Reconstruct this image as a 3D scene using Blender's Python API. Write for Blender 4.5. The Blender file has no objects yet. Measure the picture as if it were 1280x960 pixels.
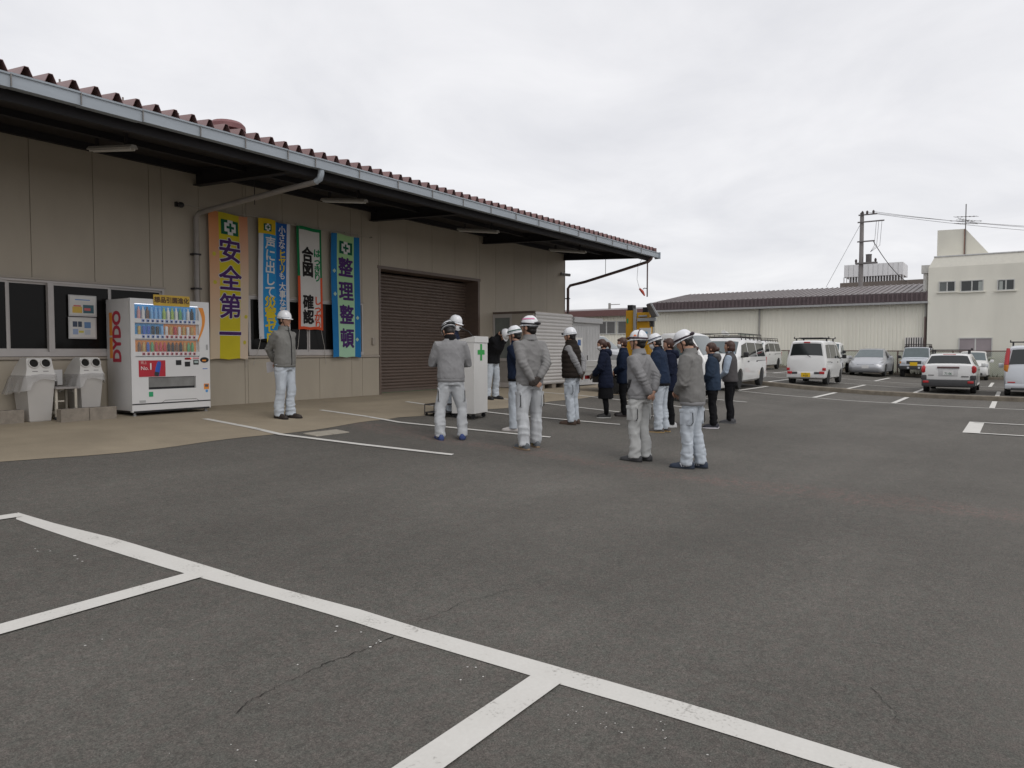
import bpy, bmesh, math, random
import numpy as np
from mathutils import Vector, Matrix, noise as mnoise
random.seed(7); rng = np.random.RandomState(11)
SC = bpy.context.scene
COL = SC.collection
R_ = math.radians

# ------------------------------------------------------------------ camera
FPX, YAW, PIT = 915.0, R_(34.55), math.atan(40/915.0)
CAMZ = 1.5
cam = bpy.data.cameras.new('camera'); cam_o = bpy.data.objects.new('camera', cam); COL.objects.link(cam_o)
cam.sensor_width = 36; cam.lens = FPX/1280*36; cam.clip_start = .05; cam.clip_end = 3000
cam_o.location = (0, 0, CAMZ); cam_o.rotation_euler = (math.pi/2-PIT, 0, YAW-math.pi/2)
SC.camera = cam_o
# ------------------------------------------------------------------ sky, sun, exposure
SUN_EL, SUN_AZ = R_(50), R_(-112)          # direction the light comes from (world angle from +X)
world = bpy.data.worlds.new('World'); SC.world = world; world.use_nodes = True
def make_sky():
    nt = world.node_tree; N = nt.nodes; L = nt.links
    bg = N['Background']; bg.inputs['Strength'].default_value = .1
    sky = N.new('ShaderNodeTexSky'); sky.sky_type = 'NISHITA'; sky.sun_disc = False
    sky.sun_elevation = SUN_EL; sky.sun_rotation = math.pi/2-SUN_AZ
    tc = N.new('ShaderNodeTexCoord')
    sep = N.new('ShaderNodeSeparateXYZ'); L.new(tc.outputs['Generated'], sep.inputs[0])
    ad = N.new('ShaderNodeMath'); ad.operation = 'ADD'; ad.inputs[1].default_value = .16; L.new(sep.outputs[2], ad.inputs[0])
    mx = N.new('ShaderNodeMath'); mx.operation = 'MAXIMUM'; mx.inputs[1].default_value = .05; L.new(ad.outputs[0], mx.inputs[0])
    cmb = N.new('ShaderNodeCombineXYZ')
    for i in (0, 1):
        dv = N.new('ShaderNodeMath'); dv.operation = 'DIVIDE'; L.new(sep.outputs[i], dv.inputs[0]); L.new(mx.outputs[0], dv.inputs[1]); L.new(dv.outputs[0], cmb.inputs[i])
    n1 = N.new('ShaderNodeTexNoise'); n1.inputs['Scale'].default_value = 1.5; n1.inputs['Detail'].default_value = 6; n1.inputs['Roughness'].default_value = .55; n1.inputs['Distortion'].default_value = .4
    L.new(cmb.outputs[0], n1.inputs['Vector'])
    rp = N.new('ShaderNodeValToRGB'); e = rp.color_ramp.elements
    e[0].position = .32; e[0].color = (7.95, 7.97, 8.3, 1); e[1].position = .66; e[1].color = (9.5, 9.45, 9.65, 1)
    L.new(n1.outputs['Fac'], rp.inputs[0])
    mix = N.new('ShaderNodeMix'); mix.data_type = 'RGBA'; mix.inputs['Factor'].default_value = .93
    L.new(sky.outputs[0], mix.inputs[6]); L.new(rp.outputs[0], mix.inputs[7]); L.new(mix.outputs[2], bg.inputs['Color'])
make_sky()
sun = bpy.data.lights.new('sun', 'SUN'); sun.energy = 1.05; sun.angle = R_(35); sun.color = (1, .965, .92)
sun_o = bpy.data.objects.new('sun', sun); COL.objects.link(sun_o)
sd = Vector((math.cos(SUN_EL)*math.cos(SUN_AZ), math.cos(SUN_EL)*math.sin(SUN_AZ), math.sin(SUN_EL)))
sun_o.rotation_euler = sd.to_track_quat('Z', 'Y').to_euler(); sun_o.location = (0, -20, 30)
SC.view_settings.view_transform = 'Standard'; SC.view_settings.look = 'None'
SC.view_settings.exposure = 0; SC.view_settings.gamma = 1; SC.view_settings.use_curve_mapping = False
SC.cycles.max_bounces = 6

# ------------------------------------------------------------------ photo geometry: a pixel gives a direction, a surface gives the distance
_C = np.array([0, 0, CAMZ])
_F = np.array([math.cos(YAW)*math.cos(PIT), math.sin(YAW)*math.cos(PIT), -math.sin(PIT)])
_R = np.array([math.sin(YAW), -math.cos(YAW), 0]); _U = np.cross(_R, _F)
GY = [-200, -6, 0, 2, 4, 6, 9, 10.5, 12, 400]; GZ = [0, 0, 0, .02, .08, .19, .41, .48, .52, .52]
def gz(y): return float(np.interp(y, GY, GZ))
def ray(x, y): return _F+_R*(x-640)/FPX+_U*(480-y)/FPX
def onX(x, y, X): d = ray(x, y); return _C+d*(X/d[0])
def onY(x, y, Y): d = ray(x, y); return _C+d*(Y/d[1])
def ong(x, y):
    d = ray(x, y); z = 0.
    for i in range(60):
        P = _C+d*((z-CAMZ)/d[2]); z = .5*z+.5*gz(P[1])
    return P

# ------------------------------------------------------------------ materials
MATS = {}
def M(name, col, rough=.65, var=.12, scale=6., bump=0., bscale=60., metal=0., spec=.4, coat=0., stretch=(1, 1, 1), speck=0., speckscale=300., emit=0., det=5.):
    if name in MATS: return MATS[name]
    m = bpy.data.materials.new(name); m.use_nodes = True; MATS[name] = m
    nt = m.node_tree; N = nt.nodes; L = nt.links; b = N['Principled BSDF']
    b.inputs['Roughness'].default_value = rough; b.inputs['Metallic'].default_value = metal
    b.inputs['Specular IOR Level'].default_value = spec; b.inputs['Coat Weight'].default_value = coat
    c = (*col, 1)
    b.inputs['Base Color'].default_value = c
    if emit: b.inputs['Emission Color'].default_value = c; b.inputs['Emission Strength'].default_value = emit
    geo = N.new('ShaderNodeNewGeometry'); mp = N.new('ShaderNodeMapping'); mp.inputs['Scale'].default_value = stretch
    L.new(geo.outputs['Position'], mp.inputs[0])
    out = None
    if var:
        n = N.new('ShaderNodeTexNoise'); n.inputs['Scale'].default_value = scale; n.inputs['Detail'].default_value = det; n.inputs['Roughness'].default_value = .6
        L.new(mp.outputs[0], n.inputs['Vector'])
        r = N.new('ShaderNodeMapRange'); r.inputs[1].default_value = .25; r.inputs[2].default_value = .75; r.inputs[3].default_value = 1-var; r.inputs[4].default_value = 1+var
        L.new(n.outputs['Fac'], r.inputs[0]); out = r.outputs[0]
    if speck:
        n2 = N.new('ShaderNodeTexNoise'); n2.inputs['Scale'].default_value = speckscale; n2.inputs['Detail'].default_value = 2
        L.new(geo.outputs['Position'], n2.inputs['Vector'])
        r2 = N.new('ShaderNodeMapRange'); r2.inputs[1].default_value = .3; r2.inputs[2].default_value = .7; r2.inputs[3].default_value = 1-speck; r2.inputs[4].default_value = 1+speck
        L.new(n2.outputs['Fac'], r2.inputs[0])
        if out:
            mu = N.new('ShaderNodeMath'); mu.operation = 'MULTIPLY'; L.new(out, mu.inputs[0]); L.new(r2.outputs[0], mu.inputs[1]); out = mu.outputs[0]
        else: out = r2.outputs[0]
    if out:
        vm = N.new('ShaderNodeVectorMath'); vm.operation = 'SCALE'; vm.inputs[0].default_value = col; L.new(out, vm.inputs['Scale']); L.new(vm.outputs[0], b.inputs['Base Color'])
    if bump:
        n3 = N.new('ShaderNodeTexNoise'); n3.inputs['Scale'].default_value = bscale; n3.inputs['Detail'].default_value = 4; L.new(mp.outputs[0], n3.inputs['Vector'])
        bp = N.new('ShaderNodeBump'); bp.inputs['Strength'].default_value = bump; bp.inputs['Distance'].default_value = .01; L.new(n3.outputs['Fac'], bp.inputs['Height']); L.new(bp.outputs[0], b.inputs['Normal'])
    return m

# ------------------------------------------------------------------ mesh builder
def _nrm(v): v = np.array(v, float); l = np.linalg.norm(v); return v/l if l > 1e-9 else v
class MB:
    def __init__(s): s.v = []; s.f = []; s.m = []
    def add(s, vs, fs, mi=0):
        o = len(s.v); s.v += [tuple(float(c) for c in p) for p in vs]
        for f in fs: s.f.append(tuple(i+o for i in f)); s.m.append(mi)
        return s
    def box(s, c, d, mi=0, rot=None, taper=None):
        x, y, z = d[0]/2, d[1]/2, d[2]/2; tx, ty = taper or (1, 1)
        vs = [(-x, -y, -z), (x, -y, -z), (x, y, -z), (-x, y, -z), (-x*tx, -y*ty, z), (x*tx, -y*ty, z), (x*tx, y*ty, z), (-x*tx, y*ty, z)]
        if rot is not None: vs = [tuple(rot @ Vector(p)) for p in vs]
        vs = [(p[0]+c[0], p[1]+c[1], p[2]+c[2]) for p in vs]
        return s.add(vs, [(0, 3, 2, 1), (4, 5, 6, 7), (0, 1, 5, 4), (1, 2, 6, 5), (2, 3, 7, 6), (3, 0, 4, 7)], mi)
    def b2(s, a, b, mi=0):
        return s.box([(a[i]+b[i])/2 for i in range(3)], [abs(b[i]-a[i]) for i in range(3)], mi)
    def bbox(s, a, b, r=.01, mi=0):                       # bevelled box between two corners
        bm = bmesh.new(); bmesh.ops.create_cube(bm, size=1)
        c = [(a[i]+b[i])/2 for i in range(3)]; d = [abs(b[i]-a[i]) for i in range(3)]
        for v in bm.verts: v.co = Vector([c[i]+v.co[i]*d[i] for i in range(3)])
        bmesh.ops.bevel(bm, geom=bm.edges[:], offset=min(r, min(d)*.45), segments=2, profile=.5, affect='EDGES')
        s.add([v.co for v in bm.verts], [[v.index for v in f.verts] for f in bm.faces] if not bm.verts.index_update() else [], mi); bm.free(); return s
    def loft(s, rings, cap=True, mi=0, closed=True):
        n = len(rings[0]); vs = [p for r in rings for p in r]; fs = []
        for i in range(len(rings)-1):
            for j in range(n if closed else n-1):
                k = (j+1) % n; fs.append((i*n+j, i*n+k, (i+1)*n+k, (i+1)*n+j))
        if cap and closed: fs.append(tuple(range(n))[::-1]); fs.append(tuple((len(rings)-1)*n+j for j in range(n)))
        return s.add(vs, fs, mi)
    def tube(s, pts, r, n=8, mi=0, flat=1., up=None):
        pts = [np.array(p, float) for p in pts]; rs = r if hasattr(r, '__len__') else [r]*len(pts); rings = []; u = None
        for i, p in enumerate(pts):
            t = _nrm(pts[min(i+1, len(pts)-1)]-pts[max(i-1, 0)])
            if u is None:
                a = np.array(up if up is not None else ([0, 0, 1] if abs(t[2]) < .9 else [1, 0, 0]), float)
                u = _nrm(a-t*(a@t))
            else: u = _nrm(u-t*(u@t))
            w = np.cross(t, u)
            rings.append([p+(u*math.cos(q)*flat+w*math.sin(q))*rs[i] for q in [2*math.pi*j/n for j in range(n)]])
        return s.loft(rings, True, mi)
    def cyl(s, a, b, r, n=12, mi=0, r2=None): return s.tube([a, b], [r, r if r2 is None else r2], n, mi)
    def lathe(s, prof, n=24, c=(0, 0, 0), axis='z', mi=0, cap=True):
        rings = []
        for (r, h) in prof:
            ring = []
            for j in range(n):
                q = 2*math.pi*j/n; x, y = r*math.cos(q), r*math.sin(q)
                p = {'z': (x, y, h), 'y': (y, h, x), 'x': (h, x, y)}[axis]
                ring.append((p[0]+c[0], p[1]+c[1], p[2]+c[2]))
            rings.append(ring)
        return s.loft(rings, cap, mi)
    def sph(s, c, r, n=12, m=8, mi=0):
        rx, ry, rz = r if hasattr(r, '__len__') else (r, r, r)
        rings = [[(c[0]+rx*math.sin(t)*math.cos(q), c[1]+ry*math.sin(t)*math.sin(q), c[2]-rz*math.cos(t)) for q in [2*math.pi*j/n for j in range(n)]] for t in [math.pi*(i+.04)/(m+.08) for i in range(m+1)]]
        return s.loft(rings, True, mi)
    def grid(s, P, mi=0):                                   # P[i][j] points
        n = len(P[0]); return s.add([p for r in P for p in r], [(i*n+j, i*n+j+1, (i+1)*n+j+1, (i+1)*n+j) for i in range(len(P)-1) for j in range(n-1)], mi)
    def slab(s, pts, thick, nrm, mi=0):                    # flat polygon with thickness along -nrm
        n = len(pts); nv = _nrm(nrm)*thick; a = [np.array(p, float) for p in pts]; b = [p-nv for p in a]
        return s.add(a+b, [tuple(range(n)), tuple(range(2*n-1, n-1, -1))]+[(i, i+n, (i+1) % n+n, (i+1) % n) for i in range(n)], mi)
    def mesh(s, name):
        m = bpy.data.meshes.new(name); m.from_pydata(s.v, [], s.f); return m
    def build(s, name, mats, parent=None, smooth=None, fix=True, **kw):
        m = s.mesh(name)
        mats = mats if isinstance(mats, (list, tuple)) else [mats]
        for x in mats: m.materials.append(x)
        if len(mats) > 1: m.polygons.foreach_set('material_index', s.m)
        if fix:
            bm = bmesh.new(); bm.from_mesh(m); bmesh.ops.recalc_face_normals(bm, faces=bm.faces[:]); bm.to_mesh(m); bm.free()
        return link(name, m, parent, smooth, **kw)
def link(name, m, parent=None, smooth=None, loc=None, **kw):
    if smooth is not None:
        m.shade_smooth()
        if smooth < 180: m.set_sharp_from_angle(angle=R_(smooth))
    o = bpy.data.objects.new(name, m); COL.objects.link(o)
    if parent is not None:
        o.parent = parent
        o.location = -Vector(ORG.get(parent, (0, 0, 0))) if parent in ORG else (0, 0, 0)
    if loc is not None: o.location = loc
    for k, v in kw.items(): o[k] = v
    return o
ORG = {}        # world-built things: origin of the Empty; children meshes are in world coordinates
def thing(name, label, cat, loc=(0, 0, 0), rotz=0., group=None, world=True, scale=1.):
    o = bpy.data.objects.new(name, None); COL.objects.link(o); o.empty_display_size = .2
    o.location = loc; o.rotation_euler = (0, 0, rotz); o.scale = (scale,)*3
    o['label'] = label; o['category'] = cat
    if group: o['group'] = group
    if world: ORG[o] = tuple(loc)
    return o
def piece(name, mesh, parent, loc, rot=None):              # a piece sharing mesh data; loc in world coordinates of a world-built thing
    o = bpy.data.objects.new(name, mesh); COL.objects.link(o); o.parent = parent
    b = Vector(ORG.get(parent, (0, 0, 0))); o.location = Vector(loc)-b
    if rot: o.rotation_euler = rot
    return o
def mesh_of(mb, name, mat, smooth=None):
    m = mb.mesh(name); m.materials.append(mat)
    bm = bmesh.new(); bm.from_mesh(m); bmesh.ops.recalc_face_normals(bm, faces=bm.faces[:]); bm.to_mesh(m); bm.free()
    if smooth is not None:
        m.shade_smooth()
        if smooth < 180: m.set_sharp_from_angle(angle=R_(smooth))
    return m
def evaluated(m, mods):
    o = bpy.data.objects.new('tmp', m); COL.objects.link(o); tmp = []
    for f in mods: f(o, tmp)
    dg = bpy.context.evaluated_depsgraph_get(); r = bpy.data.meshes.new_from_object(o.evaluated_get(dg))
    for t in tmp+[o]: bpy.data.objects.remove(t)
    return r

# lettering: text turned to mesh, several shifted copies make it bold
def text_mesh(body, size=1., bold=0., align='CENTER', spread=None):
    cu = bpy.data.curves.new('lettering', 'FONT'); cu.body = body; cu.size = size; cu.align_x = align; cu.align_y = 'CENTER'; cu.resolution_u = 3
    o = bpy.data.objects.new('lettering', cu); COL.objects.link(o)
    m = bpy.data.meshes.new_from_object(o.evaluated_get(bpy.context.evaluated_depsgraph_get()))
    bpy.data.objects.remove(o); bpy.data.curves.remove(cu)
    bm = bmesh.new(); bm.from_mesh(m); bmesh.ops.triangulate(bm, faces=bm.faces[:])
    for _ in range(4):
        ed = [e for e in bm.edges if e.calc_length() > size*.2]
        if not ed: break
        bmesh.ops.subdivide_edges(bm, edges=ed, cuts=1); bmesh.ops.triangulate(bm, faces=bm.faces[:])
    bm.to_mesh(m); bm.free()
    V = np.array([v.co[:] for v in m.vertices]).reshape(-1, 3); F = [tuple(p.vertices) for p in m.polygons]; bpy.data.meshes.remove(m)
    if not bold or not len(V): return V, F
    sh = [(0, 0), (bold, 0), (-bold, 0), (0, bold), (0, -bold), (bold*.7, bold*.7), (-bold*.7, bold*.7), (bold*.7, -bold*.7), (-bold*.7, -bold*.7)]
    VV = []; FF = []
    for k, (a, b) in enumerate(sh):
        o = k*len(V); VV.append(V+np.array([a, b, -.0002*k])); FF += [tuple(i+o for i in f) for f in F]
    return np.vstack(VV), FF
def lettering(body, size, mat, parent, origin, xdir, ydir, bold=0., warp=None, align='CENTER', sx=1., name='lettering'):
    V, F = text_mesh(body, size, bold, align)
    if not len(V): return None
    xd = np.array(xdir, float); yd = np.array(ydir, float); nd = np.cross(xd, yd)
    P = np.array(origin, float)+V[:, :1]*sx*xd+V[:, 1:2]*yd+V[:, 2:3]*nd
    if warp is not None: P = warp(P)
    mb = MB(); mb.add(P, F); return mb.build(name, mat, parent, fix=False)
# ================================================================== materials of the setting
def asphalt_material():
    m = bpy.data.materials.new('asphalt'); m.use_nodes = True; nt = m.node_tree; N = nt.nodes; L = nt.links; b = N['Principled BSDF']
    b.inputs['Roughness'].default_value = .88; b.inputs['Specular IOR Level'].default_value = .25
    geo = N.new('ShaderNodeNewGeometry')
    def noise(sc, det=4, stretch=None, rough=.6):
        n = N.new('ShaderNodeTexNoise'); n.inputs['Scale'].default_value = sc; n.inputs['Detail'].default_value = det; n.inputs['Roughness'].default_value = rough
        if stretch:
            mp = N.new('ShaderNodeMapping'); mp.inputs['Scale'].default_value = stretch; L.new(geo.outputs['Position'], mp.inputs[0]); L.new(mp.outputs[0], n.inputs['Vector'])
        else: L.new(geo.outputs['Position'], n.inputs['Vector'])
        return n.outputs['Fac']
    def mr(x, a, b_, c, d):
        r = N.new('ShaderNodeMapRange'); r.inputs[1].default_value = a; r.inputs[2].default_value = b_; r.inputs[3].default_value = c; r.inputs[4].default_value = d; L.new(x, r.inputs[0]); return r.outputs[0]
    def math_(op, a, c):
        n = N.new('ShaderNodeMath'); n.operation = op
        for i, x in enumerate((a, c)):
            if isinstance(x, (int, float)): n.inputs[i].default_value = x
            else: L.new(x, n.inputs[i])
        return n.outputs[0]
    big = mr(noise(.35, 5), .3, .7, .84, 1.16)
    band = mr(noise(.8, 4, (.25, 1, 1)), .3, .7, .89, 1.11)
    mid = mr(noise(9, 5), .3, .7, .92, 1.08)
    agg = mr(noise(130, 3, None, .7), .32, .68, .62, 1.38)
    grit = mr(noise(48, 3, None, .75), .3, .7, .76, 1.27)
    fine = mr(noise(420, 2), .35, .65, .72, 1.3)
    k = math_('MULTIPLY', math_('MULTIPLY', big, band), math_('MULTIPLY', math_('MULTIPLY', mid, grit), math_('MULTIPLY', agg, fine)))
    # worn stones that read pale
    vor = N.new('ShaderNodeTexVoronoi'); vor.inputs['Scale'].default_value = 62; L.new(geo.outputs['Position'], vor.inputs['Vector'])
    stone = mr(vor.outputs['Distance'], .10, .22, 1, 0)
    pick = mr(noise(31, 1), .56, .62, 0, 1)
    stone = math_('MULTIPLY', stone, pick)
    # reddish repair seam along Y at X ~ 8.1
    sep = N.new('ShaderNodeSeparateXYZ'); L.new(geo.outputs['Position'], sep.inputs[0])
    wob = mr(noise(.7, 3), .2, .8, -.35, .35)
    dx = math_('ABSOLUTE', math_('ADD', math_('SUBTRACT', sep.outputs[0], 8.15), wob), 0)
    seam = math_('MULTIPLY', mr(dx, .12, .42, 1, 0), mr(noise(6, 4), .3, .65, .1, 1))
    c1 = N.new('ShaderNodeMix'); c1.data_type = 'RGBA'; c1.inputs[6].default_value = (.119, .106, .095, 1); c1.inputs[7].default_value = (.175, .118, .105, 1); L.new(math_('MULTIPLY', seam, .8), c1.inputs[0])
    tint = N.new('ShaderNodeMix'); tint.data_type = 'RGBA'; tint.inputs[7].default_value = (.106, .104, .092, 1); L.new(c1.outputs[2], tint.inputs[6]); L.new(mr(noise(17, 5, None, .7), .38, .62, 0, 1), tint.inputs[0])
    sc = N.new('ShaderNodeVectorMath'); sc.operation = 'SCALE'; L.new(tint.outputs[2], sc.inputs[0]); L.new(k, sc.inputs['Scale'])
    c2 = N.new('ShaderNodeMix'); c2.data_type = 'RGBA'; c2.inputs[7].default_value = (.26, .25, .23, 1); L.new(sc.outputs[0], c2.inputs[6]); L.new(math_('MULTIPLY', stone, .55), c2.inputs[0])
    L.new(c2.outputs[2], b.inputs['Base Color'])
    h = math_('ADD', math_('MULTIPLY', noise(130, 3, None, .7), 1.), math_('MULTIPLY', noise(420, 2), .4))
    bp = N.new('ShaderNodeBump'); bp.inputs['Strength'].default_value = .75; bp.inputs['Distance'].default_value = .007; L.new(h, bp.inputs['Height']); L.new(bp.outputs[0], b.inputs['Normal'])
    return m
def line_material():
    m = bpy.data.materials.new('worn_white_paint'); m.use_nodes = True; nt = m.node_tree; N = nt.nodes; L = nt.links; b = N['Principled BSDF']
    b.inputs['Roughness'].default_value = .75; b.inputs['Specular IOR Level'].default_value = .3
    geo = N.new('ShaderNodeNewGeometry')
    n1 = N.new('ShaderNodeTexNoise'); n1.inputs['Scale'].default_value = 60; n1.inputs['Detail'].default_value = 6; L.new(geo.outputs['Position'], n1.inputs['Vector'])
    n2 = N.new('ShaderNodeTexNoise'); n2.inputs['Scale'].default_value = 4; n2.inputs['Detail'].default_value = 5; L.new(geo.outputs['Position'], n2.inputs['Vector'])
    ad = N.new('ShaderNodeMath'); ad.operation = 'MULTIPLY_ADD'; ad.inputs[1].default_value = 1.1; L.new(n2.outputs['Fac'], ad.inputs[0]); L.new(n1.outputs['Fac'], ad.inputs[2])
    r = N.new('ShaderNodeValToRGB'); e = r.color_ramp.elements; e[0].position = .40*2.1; e[0].color = (.25, .24, .22, 1); e[1].position = .48*2.1; e[1].color = (.66, .655, .62, 1)
    e[0].position = .0; e[0].color = (.64, .625, .59, 1); e[1].position = 1; e[1].color = (.60, .585, .55, 1)
    x = r.color_ramp.elements.new(.66); x.color = (.58, .565, .53, 1); y = r.color_ramp.elements.new(.80); y.color = (.36, .345, .32, 1)
    mr = N.new('ShaderNodeMapRange'); mr.inputs[1].default_value = .5; mr.inputs[2].default_value = 1.6; L.new(ad.outputs[0], mr.inputs[0]); L.new(mr.outputs[0], r.inputs[0])
    L.new(r.outputs[0], b.inputs['Base Color'])
    bp = N.new('ShaderNodeBump'); bp.inputs['Strength'].default_value = .4; bp.inputs['Distance'].default_value = .004; L.new(n1.outputs['Fac'], bp.inputs['Height']); L.new(bp.outputs[0], b.inputs['Normal'])
    return m
ASPH = asphalt_material(); PAINT = line_material()
CONC = M('apron_concrete', (.288, .243, .178), .85, .16, 1.3, bump=.3, bscale=90, speck=.14, speckscale=180)
KERB = M('kerb_concrete', (.19, .165, .13), .9, .3, 5, bump=.5, bscale=40, speck=.2)
WALL = M('wall_panel', (.42, .368, .296), .7, .055, 2.2, bump=.12, bscale=120, stretch=(1, 1, .35), speck=.05, speckscale=500)
WALLLOW = M('wall_lower_panel', (.40, .352, .28), .7, .06, 2.2, bump=.12, bscale=120, stretch=(1, 1, .35), speck=.05, speckscale=500)
TRIM = M('beige_trim', (.36, .315, .265), .5, .06)
ALU = M('aluminium_frame', (.46, .43, .41), .4, .06, 5, spec=.5)
GLASS = M('dark_glass', (.010, .0095, .009), .08, 0, spec=.12)
DARK = M('dark_interior', (.012, .011, .01), .9, 0)
ROOFRED = M('maroon_roof_metal', (.235, .138, .132), .38, .18, 3, spec=.4, stretch=(1, .3, 1))
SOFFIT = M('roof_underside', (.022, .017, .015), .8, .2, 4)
STEEL = M('dark_steel', (.034, .030, .032), .7, .15, 6)
GUTTER = M('gutter_grey_metal', (.37, .41, .45), .45, .10, 2.5, spec=.5, stretch=(.5, 1, 3))
PIPEG = M('grey_pipe', (.30, .275, .255), .5, .08)
PIPEB = M('brown_pipe', (.13, .085, .08), .5, .1)
SHUT = M('shutter_brown_metal', (.135, .098, .078), .45, .12, 3, spec=.5, stretch=(.5, 1, 4))
WHITEM = M('white_painted_metal', (.74, .74, .75), .4, .05, 4, spec=.5)
BLACKP = M('black_plastic', (.02, .02, .022), .5, .1)
RUBBER = M('tyre_rubber', (.022, .022, .022), .85, .1)

# ================================================================== ground
def ground():
    ys = [-600, -200, -60, -20]+[round(-6+i*.5, 2) for i in range(0, 40)]+[14.5, 20, 60, 200, 900]
    xs = [-600, -100, -30, -10]+[i*1. for i in range(-6, 60)]+[80, 150, 400, 1500]
    P = [[(x, y, gz(y)) for x in xs] for y in ys]
    mb = MB(); mb.grid(P); o = mb.build('ground', ASPH, None, smooth=180, fix=False); o['kind'] = 'structure'
ground()
def strip(name, mat, A, B, lift, parent=None):             # ribbon between two edge polylines lying on the ground
    mb = MB(); P = []
    def dense(E):
        r = []
        for i in range(len(E)-1):
            n = max(2, int(np.linalg.norm(np.array(E[i+1])-np.array(E[i]))/.4))
            for k in range(n): r.append(np.array(E[i])+(np.array(E[i+1])-np.array(E[i]))*k/n)
        return r+[np.array(E[-1])]
    na = 40
    def resample(E):
        E = [np.array(e[:2], float) for e in E]; d = [0]
        for i in range(len(E)-1): d.append(d[-1]+np.linalg.norm(E[i+1]-E[i]))
        t = np.linspace(0, d[-1], na); return np.stack([np.interp(t, d, [e[k] for e in E]) for k in (0, 1)], 1)
    a, b = resample(A), resample(B)
    for p, q in zip(a, b): P.append([(p[0], p[1], gz(p[1])+lift), ((p[0]+q[0])/2, (p[1]+q[1])/2, gz((p[1]+q[1])/2)+lift), (q[0], q[1], gz(q[1])+lift)])
    mb.grid(P); o = mb.build(name, mat, parent, smooth=180, fix=False)
    if parent is None: o['kind'] = 'structure'
    for p in o.data.polygons:
        pass
    if o.data.polygons[0].normal.z < 0: o.data.flip_normals()
    return o
# concrete apron in front of the building, with its wandering edge
edge = [(-30, 8.45)]+[(x, 8.43+.10*math.sin(x*.9)+.07*math.sin(2.3*x+1)+(.12 if x > 9 else 0)) for x in np.arange(-8, 22, .35)]+[(22, 8.6)]
def apron():
    mb = MB(); P = []
    for x, y0 in edge: P.append([(x, y, gz(y)+.005) for y in np.linspace(y0, 12.55, 13)])
    mb.grid(P); o = mb.build('concrete_apron', CONC, None, smooth=180, fix=False); o['kind'] = 'structure'
    if o.data.polygons[5].normal.z < 0: o.data.flip_normals()
apron()
def pxs(l): return [ong(*q) for q in l]
# big stall line in the foreground: both edges as they run in the photograph
topE = pxs([(22, 641), (75, 656.5), (150, 675), (237, 701.5), (270, 711), (350, 736), (450, 762.5), (525, 786), (640, 818), (765, 853.5), (890, 889), (990, 920), (1115, 958.5)])
botE = pxs([(20, 649.5), (100, 677), (160, 696), (230, 717.5), (255, 723.5), (350, 750.5), (430, 774), (480, 790.5), (640, 838), (662, 845), (700, 856.5), (790, 882.5), (905, 917.5), (1030, 957.5)])
topE.append(np.array([topE[-1][0]+.08, -2.6, 0])); botE.append(np.array([topE[-1][0]-.15, -2.6, 0]))
strip('parking_line', PAINT, topE, botE, .004)
def side_line(p, q, width, far):                            # a line that leaves the big one towards -X
    p, q = np.array(p[:2]), np.array(q[:2]); d = _nrm(q-p); e = p+d*far; n = np.array([-d[1], d[0]])*width/2
    strip('parking_line', PAINT, [p+n, e+n], [p-n, e-n], .008)
side_line(ong(246, 719), ong(0, 788), .135, 4.6)
side_line(ong(684, 849.5), ong(527, 959), .15, 5.)
side_line(ong(24, 644.5), ong(0, 648), .12, 4.)
# stall lines in front of the building
def centre_line(pts, w, lift=.006):
    P = [np.array(p[:2]) for p in pts]; A = []; B = []
    for i, p in enumerate(P):
        d = _nrm(P[min(i+1, len(P)-1)]-P[max(i-1, 0)]); n = np.array([-d[1], d[0]])*w/2; A.append(p+n); B.append(p-n)
    strip('parking_line', PAINT, A, B, lift+.004)
centre_line(pxs([(256, 524), (350, 543.5), (450, 556), (566, 569)]), .105)
centre_line(pxs([(401, 513), (500, 528.5), (625, 541), (688, 547)]), .105)
centre_line(pxs([(508, 502.5), (560, 510), (640, 519), (775, 531)]), .105)
centre_line([(13.45, 10.3), (13.6, 8), (13.9, 5.7)], .105)
centre_line([(15.95, 10.3), (16.1, 8), (16.3, 5.75)], .105)
centre_line([(18.4, 10.0), (18.7, 8), (19.3, 5.8)], .105)
centre_line([(12.55, 10.25), (12.9, 9.9)], .3)
# stalls on the near side of the long kerb
centre_line([(22.9, 7.6), (23.1, 3), (23.1, -12)], .1)
for y in (7.2, 4.95, 2.83, .5, -1.8, -4.1, -6.4): centre_line([(23.1, y), (26.3, y)], .13, .01)
strip('parking_line', PAINT, [(15.85, .79), (18.4, .79)], [(15.85, .52), (18.4, .52)], .006)
centre_line([(18.25, .7), (18.15, -9)], .12, .009); centre_line([(15.85, .7), (15.75, -9)], .12, .009)
# far lot
for y in (7.95, 5.1, 2.95, .5, -1.7, -4): centre_line([(28.3, y), (33.0, y)], .13, .004)
centre_line([(33.1, 12), (33.1, -9)], .1); centre_line([(37.2, 15), (37.2, -9)], .1)
for y in (12.2, 9.9, 7.7, 5.35, 3.1, .9, -1.4): centre_line([(37.2, y), (42.2, y)], .13, .008)
def kerb(name, pts, w, h):
    mb = MB(); rings = []
    for (x, y) in pts: g = gz(y); rings.append([(x-w/2, y, g-.05), (x-w/2, y, g+h-.02), (x-w/2+.02, y, g+h), (x+w/2-.02, y, g+h), (x+w/2, y, g+h-.02), (x+w/2, y, g-.05)])
    mb.loft(rings); o = mb.build(name, KERB, None); o['kind'] = 'structure'
kerb('kerb', [(26.9+.04*math.sin(y), y) for y in np.arange(-14, 8.6, .5)], .22, .14)
kerb('kerb', [(47.3, y) for y in np.arange(-14, 22, .5)], .2, .13)
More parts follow.
